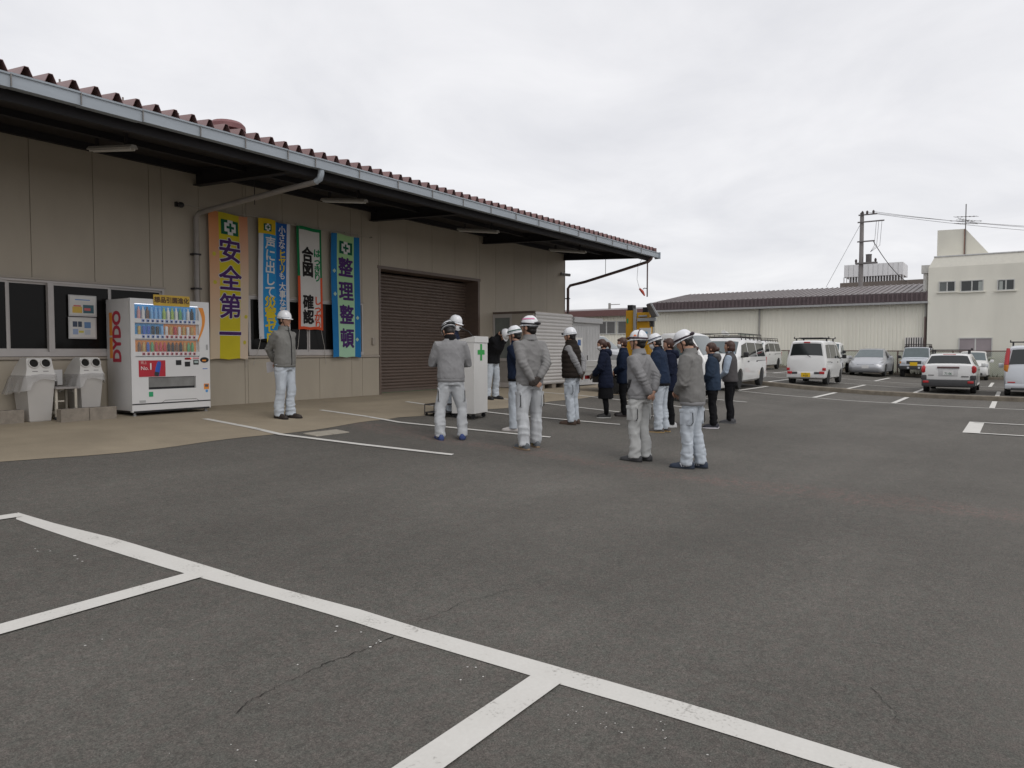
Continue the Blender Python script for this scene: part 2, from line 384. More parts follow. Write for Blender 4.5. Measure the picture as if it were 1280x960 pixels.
# cracks in the asphalt
CRACK = M('crack_dark', (.022, .02, .018), .95, 0)
def crack(pts, w):
    P = pxs(pts); A = []; B = []; cur = []
    for i in range(len(P)-1):
        for k in range(6):
            p = P[i]+(P[i+1]-P[i])*k/6; cur.append(np.array([p[0]+random.uniform(-.012, .012), p[1]+random.uniform(-.012, .012)]))
    cur.append(P[-1][:2])
    for i, p in enumerate(cur):
        d = _nrm(cur[min(i+1, len(cur)-1)]-cur[max(i-1, 0)]); n = np.array([-d[1], d[0]])*w*random.uniform(.15, 1.)*(.5 if i in (0, len(cur)-1) else 1); A.append(p+n); B.append(p-n)
    mb = MB(); mb.grid([[(a[0], a[1], gz(a[1])+.0035), (b[0], b[1], gz(b[1])+.0035)] for a, b in zip(A, B)])
    o = mb.build('asphalt_crack', CRACK, None, fix=False); o['kind'] = 'structure'
crack([(492, 795), (470, 806), (450, 814), (425, 823), (400, 833), (375, 846), (345, 860), (315, 875), (295, 893)], .0035)
crack([(520, 778), (545, 770), (575, 755), (620, 742), (660, 734)], .0016)
crack([(345, 545), (365, 538), (400, 532), (428, 528)], .012)
crack([(1090, 860), (1105, 877), (1120, 893), (1123, 905)], .002)
CHIP = M('paint_chip', (.6, .59, .56), .8, .1)
def chips():
    mb = MB()
    for (x, y, n, sp, r) in [(95, 697, 3, 14, .02), (55, 690, 5, 12, .010), (440, 783, 3, 26, .012), (470, 805, 4, 12, .014), (585, 843, 4, 22, .012), (720, 900, 9, 40, .007), (790, 920, 14, 45, .006), (130, 808, 3, 30, .008), (300, 855, 4, 80, .006), (940, 960, 5, 60, .006), (280, 940, 4, 70, .006)]:
        for k in range(n):
            P = ong(x+random.uniform(-sp, sp), y+random.uniform(-sp*.4, sp*.4)); a0 = random.uniform(0, 6); rr = r*random.uniform(.4, 1.)
            mb.add([(P[0]+rr*math.cos(a0+a)*random.uniform(.4, 1), P[1]+rr*math.sin(a0+a)*random.uniform(.5, 1), gz(P[1])+.004) for a in (0, 1.2, 2.4, 3.6, 5)], [(0, 1, 2, 3, 4)])
    o = mb.build('paint_chips', CHIP, None, fix=False, kind='stuff'); o['label'] = 'small chips of white paint scattered on the asphalt'; o['category'] = 'paint chips'
chips()

def drain_cover():
    P = ong(408, 541.5); a = thing('drain_cover', 'pale concrete drain cover at the edge of the apron', 'drain cover', (P[0], P[1], gz(P[1])))
    for k in range(2):
        mb = MB(); x0 = P[0]-.3+.31*k; mb.bbox((x0, P[1]-.14, 0), (x0+.30, P[1]+.14, .03), .006); mb.v = [(x, y, z+gz(y)-.018) for x, y, z in mb.v]; mb.build('lid', M('drain_concrete', (.33, .30, .25), .9, .15, 12), a)
drain_cover()
# ================================================================== the long single-storey building
WY = 12.0; ZB = .52; XE = 20.4
def rect_pieces():
    pass
def building():
    T = thing('long_building', 'long beige single storey building with maroon ribbed roof, deep eave and brown roller shutter', 'building', (8, WY, ZB))
    base = Vector((0, 0, 0))
    J = 4.93
    edges_x = [J+.9*k for k in range(-14, 18)]; edges_x = [x for x in edges_x if x < XE-.2]+[XE]
    holes = [(1.2, 6.95, 1.47, 2.57), (8.6, 11.55, 1.47, 2.57), (12.07, 15.88, .0, 3.44)]
    def panel(x0, x1, z0, z1, mat, name='wall_panel'):
        g = .0028
        mb = MB(); mb.bbox((x0+g, WY-.002, z0), (x1-g, WY+.10, z1), .006); mb.build(name, mat, T)
    zl = 1.385
    for i in range(len(edges_x)-1):
        x0, x1 = edges_x[i], edges_x[i+1]
        cuts = sorted(set([x0, x1]+[c for h in holes for c in h[:2] if x0+.02 < c < x1-.02]))
        for a, b in zip(cuts[:-1], cuts[1:]):
            mid = (a+b)/2; hs = [h for h in holes if h[0] < mid < h[1]]
            g = 0
            if not hs: panel(a, b, 1.43, 4.86, WALL); panel(a, b, ZB-.06, zl-.004, WALLLOW)
            else:
                h = hs[0]; panel(a, b, h[3], 4.86, WALL)
                if h[2] > .5: panel(a, b, ZB-.06, zl-.004, WALLLOW)
    # backing behind the joints, ends and back of the building
    mb = MB()
    for a, b in ((-8, 1.2), (6.95, 8.6), (11.55, 12.07), (15.88, XE-.02)): mb.b2((a, WY+.03, ZB-.1), (b, WY+.2, 4.9))
    for h in holes: mb.b2((h[0], WY+.03, h[3]+.03), (h[1], WY+.2, 4.9))
    for h in holes[:2]: mb.b2((h[0], WY+.03, ZB-.1), (h[1], WY+.2, h[2]-.06))
    mb.b2((XE-.2, WY+.2, ZB-.1), (XE-.021, 32, 5.6)); mb.b2((-8, 31.8, ZB-.1), (XE-.2, 32, 6.2)); mb.b2((-8, WY+.2, ZB-.1), (-7.8, 31.8, 5.6))
    mb.build('wall_core', M('joint_dark', (.33, .29, .235), .8, .1), T)
    mb = MB(); mb.b2((-8, WY+.9, ZB+.4), (XE-.3, WY+.94, 4.5)); mb.build('dark_room_back', DARK, T)
    # ledge under the windows
    for a, b in ((-8, 4.93), (4.93, 8.53), (8.53, 12.06)):
        mb = MB(); mb.bbox((a+.002, WY-.035, zl), (b-.002, WY+.02, zl+.045), .006); mb.build('ledge', TRIM, T)
    for a, b in ((15.9, 20.42),):
        mb = MB(); mb.bbox((a, WY-.03, zl), (b, WY+.02, zl+.045), .006); mb.build('ledge', TRIM, T)
    mb = MB(); mb.bbox((XE-.01, WY-.012, ZB-.05), (XE+.03, WY+.12, 4.6), .008); mb.build('corner_trim', TRIM, T)
    # windows: sliding sashes
    def window(x0, x1, z0, z1, mull, label=None):
        mb = MB(); f = .035
        mb.b2((x0, WY-.03, z1-f), (x1, WY+.08, z1)); mb.b2((x0, WY-.045, z0-.035), (x1, WY+.08, z0+f))
        mb.b2((x0, WY-.03, z0+f), (x0+f, WY+.08, z1-f)); mb.b2((x1-f, WY-.03, z0+f), (x1, WY+.08, z1-f))
        w = mb.build('window', ALU, T)
        mb = MB(); mb.b2((x0-.02, WY-.05, z1+.002), (x1+.02, WY-.0022, z1+.03)); mb.build('head_trim', TRIM, w)
        xs = [x0+f]+mull+[x1-f]
        for i in range(len(xs)-1):
            a, b = xs[i], xs[i+1]; dy = .0 if i % 2 == 0 else .022
            mb = MB(); t = .028
            mb.b2((a, WY-.012+dy, z0+f), (a+t, WY+.014+dy, z1-f)); mb.b2((b-t, WY-.012+dy, z0+f), (b, WY+.014+dy, z1-f))
            mb.b2((a+t, WY-.012+dy, z0+f), (b-t, WY+.014+dy, z0+f+.045)); mb.b2((a+t, WY-.012+dy, z1-f-.03), (b-t, WY+.014+dy, z1-f))
            mb.build('sash', ALU, w)
            mb = MB(); mb.b2((a+t, WY-.001+dy, z0+f+.045), (b-t, WY+.004+dy, z1-f-.03)); mb.build('pane', GLASS, w)
        return w
    w1 = window(1.2, 6.95, 1.47, 2.57, [2.35, 3.5, 4.6, 5.15, 6.05])
    mb = MB(); mb.b2((5.12, WY-.05, 1.505), (5.2, WY+.06, 2.535)); mb.build('mullion', ALU, w1)
    w2 = window(8.6, 11.55, 1.47, 2.57, [9.3, 10.05, 10.8])
    # roller shutter, slats one by one in their side guides
    S = bpy.data.objects.new('roller_shutter', None); COL.objects.link(S); S.parent = T; S.location = -Vector(T.location); S.empty_display_size = .1
    mb = MB(); n = 8; h = .0765
    ring = [(0, 0), (-.016, .010), (-.022, .030), (-.018, .052), (-.004, .066), (.004, .070), (.006, .0762), (.014, .0762), (.014, 0)]
    mb.loft([[(x, a, b) for a, b in ring] for x in (12.10, 15.85)], True)
    sm = mesh_of(mb, 'slat', SHUT, 40)
    k = 0; z = ZB+.09
    while z < 3.36: piece('slat', sm, S, (0, WY+.44, z)); z += .0765
    mb = MB(); mb.b2((12.10, WY+.425, ZB), (15.85, WY+.455, ZB+.09)); mb.build('bottom_bar', M('shutter_bar', (.15, .115, .095), .5, .1), S)
    mb = MB(); mb.b2((12.10, WY+.415, ZB-.003), (15.85, WY+.46, ZB+.012)); mb.build('green_seal', M('green_rubber', (.07, .17, .08), .7), S)
    for a, b in ((12.07, 12.13), (15.80, 15.88)):
        mb = MB(); mb.b2((a, WY-.012, ZB-.02), (b, WY+.5, 3.43)); mb.build('guide_rail', SHUT, S)
    mb = MB(); mb.b2((12.04, WY-.015, 3.40), (15.91, WY+.5, 3.47)); mb.build('shutter_head', SHUT, S)
    # eave: roof ribs (one by one), purlin, cantilever beams, gutter sections
    SL = .11; YE = 9.12; ZE = 4.43; ZR = .068
    roof = bpy.data.objects.new('roof', None); COL.objects.link(roof); roof.parent = T; roof.location = -Vector(T.location); roof.empty_display_size = .1
    def rib_mesh(y1, name='roof_rib'):
        mb = MB(); p = .25; hgt = .165; t = .006
        prof = [(-.125, 0), (-.095, 0), (-.022, hgt), (.022, hgt), (.095, 0), (.125, 0)]
        out = []
        for (yy) in (YE, y1):
            z = ZE+(yy-YE)*SL
            out.append([(a, yy, z+b) for a, b in prof]+[(a*(.94 if abs(a) < .12 else 1), yy, z+b-t) for a, b in prof[::-1]])
        mb.loft(out, True); return mesh_of(mb, name, ROOFRED)
    roof.location = roof.location+Vector((0, 0, ZR)); rm = rib_mesh(22.0)
    x = -7.0
    xs = []
    while x < 21.0: xs.append(x); x += .25
    for x in xs: piece('roof_rib', rm, roof, (x+.001*random.uniform(-1, 1), 0, 0.004*random.uniform(-1, 1)))
    mb = MB(); mb.loft([[(-.09, YE+.16, ZE+.0172), (.09, YE+.16, ZE+.0172), (.024, YE+.16, ZE+.172), (-.024, YE+.16, ZE+.172)], [(-.09, YE+.17, ZE+.0183), (.09, YE+.17, ZE+.0183), (.024, YE+.17, ZE+.173), (-.024, YE+.17, ZE+.173)]])
    cm = mesh_of(mb, 'rib_closure', M('red_closure', (.20, .045, .045), .6, .1))
    for x in xs:
        if x > 6.9: piece('rib_closure', cm, roof, (x, 0, -.012))
    mb = MB(); mb.b2((-7, 22.0, ZE+1.3), (21, 22.3, ZE+1.6)); mb.build('ridge_cap', ROOFRED, roof)
    mb = MB(); P = [(-7.1, 22.3, ZE+1.42), (21.0, 22.3, ZE+1.42), (21.0, 33, ZE+.3), (-7.1, 33, ZE+.3)]; mb.slab(P, .05, (0, .1, 1)); mb.build('back_roof', ROOFRED, roof)
    mb = MB(); mb.b2((20.93, YE-.02, 0), (20.98, 22, .2))
    mb.v = [(a, b, c+ZE-.04+(b-YE)*SL) for a, b, c in mb.v]; mb.build('verge_flashing', ROOFRED, roof)
    bolt = MB(); bolt.cyl((0, 0, 0), (0, 0, .045), .012, 6); bm_ = mesh_of(bolt, 'roof_bolt', M('bolt_steel', (.25, .22, .2), .6))
    for x in xs[::3]: piece('roof_bolt', bm_, roof, (x, YE+.35, ZE+.165+.35*SL))
    mb = MB(); mb.lathe([(.16, 0), (.16, .16), (.27, .17), (.265, .24), (.22, .285), (.1, .31), (.02, .315)], 20, (6.72, 9.8, ZE+.13)); mb.build('roof_vent', M('vent_red', (.19, .08, .082), .55, .12), roof, smooth=40)
    # purlins
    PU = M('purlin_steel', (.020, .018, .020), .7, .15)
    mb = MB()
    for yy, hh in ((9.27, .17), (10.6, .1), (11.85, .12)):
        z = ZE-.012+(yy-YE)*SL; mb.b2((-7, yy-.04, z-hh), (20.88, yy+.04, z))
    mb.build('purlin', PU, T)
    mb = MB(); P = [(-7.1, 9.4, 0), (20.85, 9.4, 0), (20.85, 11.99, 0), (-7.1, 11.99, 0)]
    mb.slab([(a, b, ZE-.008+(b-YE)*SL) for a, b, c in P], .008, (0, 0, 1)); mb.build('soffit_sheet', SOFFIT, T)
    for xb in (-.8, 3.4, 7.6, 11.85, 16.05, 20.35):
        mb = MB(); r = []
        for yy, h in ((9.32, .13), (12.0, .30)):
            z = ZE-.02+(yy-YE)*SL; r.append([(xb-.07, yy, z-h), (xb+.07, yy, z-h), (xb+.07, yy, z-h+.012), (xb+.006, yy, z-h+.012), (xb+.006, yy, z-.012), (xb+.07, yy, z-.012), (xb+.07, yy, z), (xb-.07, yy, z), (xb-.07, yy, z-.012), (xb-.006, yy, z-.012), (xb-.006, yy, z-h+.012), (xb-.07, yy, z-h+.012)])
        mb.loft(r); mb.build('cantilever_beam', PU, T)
    # gutter, one section after another with lapped joints
    G = bpy.data.objects.new('gutter', None); COL.objects.link(G); G.parent = T; G.location = -Vector(T.location); G.empty_display_size = .1
    joints = [-7, -5.2, -3.4, -1.6, -.2, 1.3, 2.6, 3.55, 4.27, 5.0, 5.78, 6.47, 7.2, 7.72]+[7.72+.92*k for k in range(1, 15)]; joints = [j for j in joints if j < 20.6]+[21.0]
    for a, b in zip(joints[:-1], joints[1:]):
        mb = MB(); dz = random.uniform(-.006, .006)
        ring = [(9.16, 4.51), (9.155, 4.51), (9.15, 4.37), (9.03, 4.365), (9.018, 4.49), (9.003, 4.495), (9.0, 4.515), (9.02, 4.52), (9.03, 4.50), (9.038, 4.375), (9.143, 4.38), (9.15, 4.52), (9.16, 4.52)]
        mb.loft([[(x, y, z+dz) for y, z in ring] for x in (a+.002, b-.002)]); mb.build('gutter_section', GUTTER, G)
    jm = MB(); jm.b2((-.006, 8.997, 4.366), (.006, 9.010, 4.5)); jm = mesh_of(jm, 'gutter_joint', M('gutter_joint', (.20, .19, .18), .6, .3, 30))
    for a in joints[1:-1]: piece('gutter_joint', jm, G, (a, 0, 0))
    mb = MB(); mb.b2((20.99, 8.99, 4.33), (21.03, 9.17, 4.53)); mb.build('gutter_end', GUTTER, G)
    # drain pipes
    p1 = MB(); p1.tube([(7.9, 9.09, 4.37), (7.9, 9.09, 4.30), (7.9, 9.12, 4.23), (7.88, 9.2, 4.19)], [.05, .05, .05, .048], 12); p1.build('gutter_outlet', GUTTER, T, smooth=50)
    mb = MB(); mb.tube([(7.89, 9.18, 4.19), (7.8, 9.75, 4.14), (7.66, 10.9, 4.03), (7.58, 11.6, 3.965), (7.55, 11.86, 3.93), (7.53, 11.92, 3.86), (7.52, 11.92, 2.4), (7.52, 11.92, ZB)], .045, 12); mb.build('drain_pipe', PIPEG, T, smooth=50)
    mb = MB(); mb.tube([(20.62, 9.1, 4.37), (20.62, 9.12, 4.30), (20.6, 9.2, 4.22), (20.55, 10.1, 4.0), (20.5, 11.3, 3.72), (20.5, 11.85, 3.63), (20.5, 11.93, 3.54), (20.5, 11.93, ZB)], .045, 12); mb.build('drain_pipe', PIPEB, T, smooth=50)
    mb = MB()
    mb.cyl((7.7, 10.5, 3.95), (7.7, 10.5, 4.5), .008, 6); mb.cyl((20.53, 10.6, 3.9), (20.53, 10.6, 4.5), .008, 6)
    for z in (3.2, 2.6): mb.b2((7.45, 11.87, z), (7.59, 12.0, z+.03)); mb.b2((20.44, 11.88, z), (20.56, 12.01, z+.03))
    mb.build('pipe_hanger', STEEL, T)
    # small wall lamp bracket and security camera, switch box
    mb = MB(); mb.b2((7.18, 11.93, 4.0), (7.26, 12, 4.08)); mb.sph((7.22, 11.86, 4.02), (.05, .06, .05)); mb.cyl((7.22, 11.9, 4.04), (7.22, 11.99, 4.06), .015); mb.build('wall_sensor', BLACKP, T)
    mb = MB(); mb.b2((20.12, 11.93, 3.93), (20.2, 12, 4.02)); mb.cyl((20.16, 11.95, 3.98), (20.16, 11.85, 3.97), .02); mb.cyl((20.1, 11.88, 3.95), (20.3, 11.74, 3.94), .045, 12); mb.build('security_camera', M('camera_grey', (.3, .3, .3), .4), T)
    mb = MB(); mb.bbox((11.83, 11.95, 1.66), (11.91, 12, 1.82), .01); mb.build('switch_box', TRIM, T)
building()

FIX = M('lamp_fixture_white', (.62, .60, .57), .5, .05); TUBE = M('lamp_tube', (.72, .72, .70), .3, 0)
for i, (x, lab) in enumerate([(5.47, 'white strip light under the eave, left of the wall sensor'), (9.85, 'white strip light under the eave above the banners'), (14.1, 'white strip light under the eave above the roller shutter'), (18.35, 'white strip light under the eave near the end of the roof'), (1.3, 'white strip light under the eave beyond the office window')]):
    L_ = thing('strip_light', lab, 'lamp', (x, 10.7, 4.45), 0, 'strip lights under the eave')
    def zc(y): return 4.385+(y-10.7)*.135
    mb = MB(); r = []
    for y in (10.1, 11.3): z = zc(y); r.append([(x-.03, y, z+.052), (x+.03, y, z+.052), (x+.055, y, z+.015), (x+.055, y, z), (x-.055, y, z), (x-.055, y, z+.015)])
    mb.loft(r); mb.build('housing', FIX, L_)
    for y in (10.3, 11.1): mb = MB(); mb.b2((x-.02, y-.02, zc(y)+.04), (x+.02, y+.02, 4.66)); mb.build('mount', STEEL, L_)
    for dx in (-.035, .035):
        mb = MB(); mb.cyl((x+dx*.8, 10.14, zc(10.14)-.013), (x+dx*.8, 11.26, zc(11.26)-.013), .013, 10); mb.build('tube', TUBE, L_, smooth=60)
# conduit with a red plug hanging at the end of the eave
H_ = thing('hanging_conduit', 'thin conduit with red plug hanging from the roof end', 'conduit', (20.65, 9.25, 3.2))
mb = MB(); mb.cyl((20.65, 9.25, 4.4), (20.65, 9.25, 3.17), .022, 8); mb.build('pipe', PIPEB, H_, smooth=60)
mb = MB(); mb.tube([(20.65, 9.25, 3.42), (20.6, 9.32, 3.43), (20.58, 9.36, 3.4)], .012, 6); mb.build('hook', BLACKP, H_)
mb = MB(); mb.tube([(20.6, 9.31, 3.2), (20.57, 9.37, 3.32), (20.53, 9.45, 3.42)], [.02, .045, .03], 8); mb.build('plug', M('red_plastic', (.5, .07, .04), .5), H_, smooth=60)
mb = MB(); mb.tube([(20.53, 9.45, 3.42), (20.5, 9.52, 3.7), (20.52, 9.5, 4.1), (20.6, 9.35, 4.4)], .006, 5); mb.build('cord', M('grey_cord', (.4, .4, .4), .6), H_)
# ================================================================== vending machine
VW = M('vending_white', (.66, .655, .65), .35, .03, 3, spec=.5, coat=.2); VSIDE = M('vending_side', (.60, .59, .58), .4, .05, 3, spec=.5)
REDL = M('red_lettering', (.45, .03, .06), .5, 0); ORG_ = M('orange_print', (.75, .27, .04), .45, .05); BLUEP = M('blue_print', (.05, .30, .62), .5, .05)
def colour(name, c, rough=.5): return M(name, c, rough, .06)
def vending():
    X0, X1, Y0, Y1, Z0, Z1 = 5.95, 7.28, 11.2, 11.93, .585, 2.33
    T = thing('vending_machine', 'white drinks vending machine with three lit rows of bottles and orange arc', 'vending machine', ((X0+X1)/2, (Y0+Y1)/2, .5))
    W = X1-X0; Hh = Z1-Z0+.02
    def X(u): return X0+u*W
    def Z(v): return Z1-v*Hh
    mb = MB(); mb.bbox((X0, Y0+.055, Z0), (X1, Y1, Z1), .012); cab = mb.build('cabinet', VSIDE, T, smooth=30)
    # door front in pieces around the display and the slot
    yb = Y0+.054
    def front(u0, u1, v0, v1, y=Y0): mbx.b2((X(u0), y, Z(v1)), (X(u1), yb, Z(v0)))
    mbx = MB(); front(0, .05, 0, 1); front(.86, 1, 0, 1); front(.05, .86, 0, .045); front(.05, .86, .515, .695)
    front(.05, .2, .695, .805); front(.805, .86, .695, .805); front(.05, .86, .805, 1)
    d = mbx.build('door', VW, T)
    mb = MB(); mb.b2((X(.0)-.0, Y0-.004, Z(.935)), (X(1), Y0-.0005, Z(.925))); mb.build('door_seam', BLACKP, d)
    mb = MB()
    for (a, b) in ((.36, .40), (.40, .80), (.80, .84)):
        za = .925 if a < .38 else (.905 if a < .6 else .905); zb_ = .905 if b < .82 else .925
        mb.add([(X(a), Y0-.003, Z(za)), (X(b), Y0-.003, Z(zb_)), (X(b), Y0-.003, Z(zb_)-.006), (X(a), Y0-.003, Z(za)-.006)], [(0, 1, 2, 3)])
    mb.build('toe_arch', BLACKP, d)
    mb = MB(); mb.b2((X0+.02, Y0-.001, Z0-.03), (X1-.02, Y1-.03, Z0-.001)); mb.build('plinth', BLACKP, T)
    for a in (X0+.06, X1-.06):
        for b in (Y0+.05, Y1-.1):
            mb = MB(); mb.cyl((a, b, gz(b)), (a, b, Z0-.025), .022, 8); mb.cyl((a, b, gz(b)), (a, b, gz(b)+.015), .035, 8); mb.build('foot', M('foot_steel', (.3, .3, .3), .4, metal=.6), T)
    # display rows
    rows = [(.05, .175, [(BLUEP, 0, 1)], .105), (.215, .315, [(BLUEP, 0, .46), (ORG_, .46, 1)], .075), (.365, .468, [(ORG_, 0, 1)], .085)]
    cols = dict(clear=(.55, .66, .72), green=(.10, .35, .14), blue=(.03, .12, .5), red=(.5, .04, .04), brown=(.16, .08, .04), gold=(.5, .33, .08), black=(.02, .02, .02), white=(.7, .7, .68), lime=(.35, .5, .1), pink=(.6, .3, .3), sky=(.2, .45, .75))
    order = [['pink', 'white', 'brown', 'sky', 'sky', 'sky', 'lime', 'white', 'lime', 'white', 'green', 'sky', 'white', 'black'],
             ['gold', 'blue', 'blue', 'black', 'black', 'sky', 'white', 'gold', 'red', 'white', 'gold', 'white', 'gold'],
             ['brown', 'gold', 'blue', 'green', 'red', 'red', 'red', 'black', 'black', 'brown', 'black', 'gold', 'green', 'green']]
    bm_cache = {}
    for ri, (v0, v1, backs, bh) in enumerate(rows):
        mb = MB(); mats = []
        for k, (m_, a, b) in enumerate(backs):
            mb.b2((X(.06+.78*a), Y0+.05, Z(v1)), (X(.06+.78*b), Y0+.053, Z(v0)), k); mats.append(m_)
        bk = mb.build('display_back', mats, T)
        mb = MB(); mb.b2((X(.05), Y0+.002, Z(v1+.038)), (X(.86), Y0+.0538, Z(v1))); sh = mb.build('shelf', VW, T)
        n = len(order[ri]); wide = .72
        for k, c in enumerate(order[ri]):
            key = (ri, c)
            if key not in bm_cache:
                mb = MB(); r = .026 if ri == 0 else .024
                h = bh*Hh
                if ri == 0: prof = [(r, 0), (r, h*.62), (r*.9, h*.68), (r*.4, h*.86), (r*.38, h*.9), (r*.45, h*.9), (r*.45, h)]
                elif ri == 1: prof = [(r*.9, 0), (r, .006), (r, h*.92), (r*.85, h)]
                else: prof = [(r*.9, 0), (r, .006), (r, h*.7), (r*.6, h*.84), (r*.6, h)]
                mb.lathe(prof, 10); bm_cache[key] = mesh_of(mb, 'sample_bottle', colour('drink_'+c, cols[c], .3), 40)
            o = piece('sample_bottle', bm_cache[key], T, (X(.085+wide*(k+.5)/n), Y0+.028, Z(v1)+.0005))
            mb_ = None
        # button strip
        bmb = MB()
        for k in range(12):
            xc = X(.12+.70*(k+.5)/12)
            bmb.b2((xc-.022, Y0-.003, Z(v1+.030)), (xc+.022, Y0+.0015, Z(v1+.006)), 0); bmb.b2((xc-.010, Y0-.008, Z(v1+.026)), (xc+.010, Y0-.0032, Z(v1+.013)), 1)
        tint = (.25, .33, .6) if ri == 0 else (.6, .25, .28)
        if ri == 1:
            bmb.m = [2 if (bmb.m[i] == 0 and i // 12 >= 5) else bmb.m[i] for i in range(len(bmb.m))]
            bmb.build('button_strip', [colour('btn_blue', (.25, .33, .6)), BLACKP, colour('btn_red', (.6, .25, .28))], T)
        else: bmb.build('button_strip', [colour('btn_blue' if ri == 0 else 'btn_red', tint), BLACKP], T)
    mb = MB(); mb.b2((X(.06), Y0+.005, Z(.0495)), (X(.85), Y0+.03, Z(.046))); mb.build('light_strip', M('lit_strip', (.9, .93, 1.), .4, 0, emit=1.4), T)
    mb = MB(); mb.b2((X(.052), Y0+.0015, Z(.5138)), (X(.858), Y0+.004, Z(.046)))
    g = bpy.data.materials.new('display_glazing'); g.use_nodes = True; nt = g.node_tree; N = nt.nodes; b = N['Principled BSDF']; b.inputs['Roughness'].default_value = .05; b.inputs['Base Color'].default_value = (.8, .85, .9, 1)
    b.inputs['Alpha'].default_value = .07; mb.build('display_cover', g, T)
    mb = MB(); mb.add([(X(.8), Y0+.0495, Z(.06)), (X(.84), Y0+.0495, Z(.06)), (X(.84), Y0+.0495, Z(.17)), (X(.8), Y0+.0495, Z(.17))], [(0, 1, 2, 3)]); mb.build('display_side', BLUEP, T)
    # orange arc on the right
    mb = MB(); a = []; b2_ = []
    for k in range(17):
        t = k/16; v = .055+t*.33; bulge = math.sin(math.pi*(.18+.82*t)**.9)
        a.append((X(.835+.095*bulge+.02*(1-t)), Y0-.003, Z(v))); b2_.append((X(.805+.085*bulge**1.4+.03*t), Y0-.003, Z(v)))
    mb.grid([[p, q] for p, q in zip(a, b2_)]); mb.build('orange_arc', ORG_, T)
    # poster with a bottle
    def flat(u0, u1, v0, v1, mat, name, dy=.004): mbq = MB(); mbq.b2((X(u0), Y0-dy, Z(v1)), (X(u1), Y0-dy+.0035, Z(v0))); return mbq.build(name, mat, T)
    ad = flat(.085, .41, .545, .69, colour('poster_red', (.42, .025, .04)), 'poster')
    wl = colour('white_lettering', (.75, .74, .72)); bl = colour('black_lettering', (.015, .015, .015)); gl = colour('grey_lettering', (.18, .15, .14))
    yl = Y0-.0062
    lettering('No.', .085, wl, ad, (X(.155), yl, Z(.615)), (1, 0, 0), (0, 0, 1))
    lettering('1', .145, wl, ad, (X(.228), yl, Z(.602)), (1, 0, 0), (0, 0, 1), bold=.003)
    lettering('売上', .05, colour('pale_red_lettering', (.6, .3, .28)), ad, (X(.145), yl, Z(.567)), (1, 0, 0), (0, 0, 1), bold=.002)
    mb = MB(); mb.tube([(X(.30), Y0-.004, Z(.68)), (X(.315), Y0-.004, Z(.62)), (X(.33), Y0-.004, Z(.575)), (X(.335), Y0-.004, Z(.555))], [.037, .04, .036, .022], 12, flat=.1, up=(0, 1, 0)); mb.build('printed_can', colour('can_blue', (.03, .10, .42)), ad, smooth=60)
    mb = MB(); mb.tube([(X(.295), Y0-.0046, Z(.685)), (X(.305), Y0-.0046, Z(.65))], [.037, .04], 12, flat=.1, up=(0, 1, 0)); mb.build('printed_can_base', colour('can_dark', (.03, .035, .04)), ad)
    for (u0, u1, v0, v1, m_, nm) in [(.545, .615, .545, .59, BLACKP, 'card_reader'), (.66, .73, .56, .605, BLACKP, 'coin_slot'), (.66, .745, .523, .541, M('red_display', (.25, .02, .02), .3, 0), 'price_display'), (.775, .845, .543, .588, BLACKP, 'note_slot'), (.785, .835, .552, .574, colour('grey_screen', (.35, .42, .40)), 'note_screen'), (.77, .85, .522, .534, colour('pale_red', (.6, .2, .22)), 'note_sign'), (.20, .252, .825, .868, colour('sticker_green', (.03, .32, .14)), 'green_sticker'), (.912, .982, .77, .822, ORG_, 'orange_sticker'), (.925, .97, .777, .80, colour('sticker_dark', (.1, .1, .12)), 'sticker_dark_part'), (.085, .16, .897, .918, colour('plate_grey', (.4, .4, .4)), 'rating_plate'), (.95, .975, .40, .45, colour('lock_grey', (.35, .35, .35)), 'lock'), (.9, .965, .625, .632, colour('blue_lettering', (.1, .2, .5)), 'blue_mark')]:
        flat(u0, u1, v0, v1, m_, nm, .004 if nm not in ('note_screen', 'sticker_dark_part') else .0078)
    mb = MB(); mb.b2((X(.735), Y0-.008, Z(.531)), (X(.743), Y0-.0042, Z(.525))); mb.build('red_lamp', M('red_led', (1, .1, .06), .4, 0, emit=2), T)
    mb = MB(); mb.tube([(X(.925), Y0+.0, Z(.545)), (X(.925), Y0-.012, Z(.545))], [.075, .07], 18); 
    mb.v = [(X(.925)+(x-X(.925))*1.05, y, Z(.545)+(z-Z(.545))*.62) for x, y, z in mb.v]; ov = mb.build('oval_panel', BLACKP, T, smooth=40)
    mb = MB(); mb.b2((X(.89), Y0-.016, Z(.557)), (X(.94), Y0-.0122, Z(.543))); mb.build('oval_print', ORG_, ov)
    mb = MB(); mb.cyl((X(.95), Y0-.003, Z(.84)), (X(.95), Y0+.001, Z(.84)), .024, 18); mb.build('blue_sticker', colour('sticker_blue', (.1, .3, .6)), T)
    # delivery slot: recess and flap
    mb = MB(); mb.b2((X(.2), Y0+.045, Z(.805)), (X(.805), Y0+.05, Z(.695))); mb.build('slot_back', BLACKP, T)
    mb = MB(); mb.add([(X(.205), Y0+.012, Z(.70)), (X(.80), Y0+.012, Z(.70)), (X(.80), Y0+.03, Z(.785)), (X(.205), Y0+.03, Z(.785))], [(0, 1, 2, 3)]); mb.build('slot_flap', M('slot_flap_grey', (.22, .22, .215), .25, .2, 6), T)
    # lettering on the side, read from bottom to top
    lettering('DYDO', .33, REDL, cab, (X0-.003, 11.60, 1.74), (0, 0, 1), (0, 1, 0), bold=.016, sx=.84, name='side_lettering')
    mb = MB(); mb.b2((X0-.003, 11.74, 1.76), (X0-.001, 11.83, 2.12)); mb.b2((X0-.003, 11.74, 1.40), (X0-.001, 11.83, 1.73)); mb.build('side_stripe', ORG_, cab)
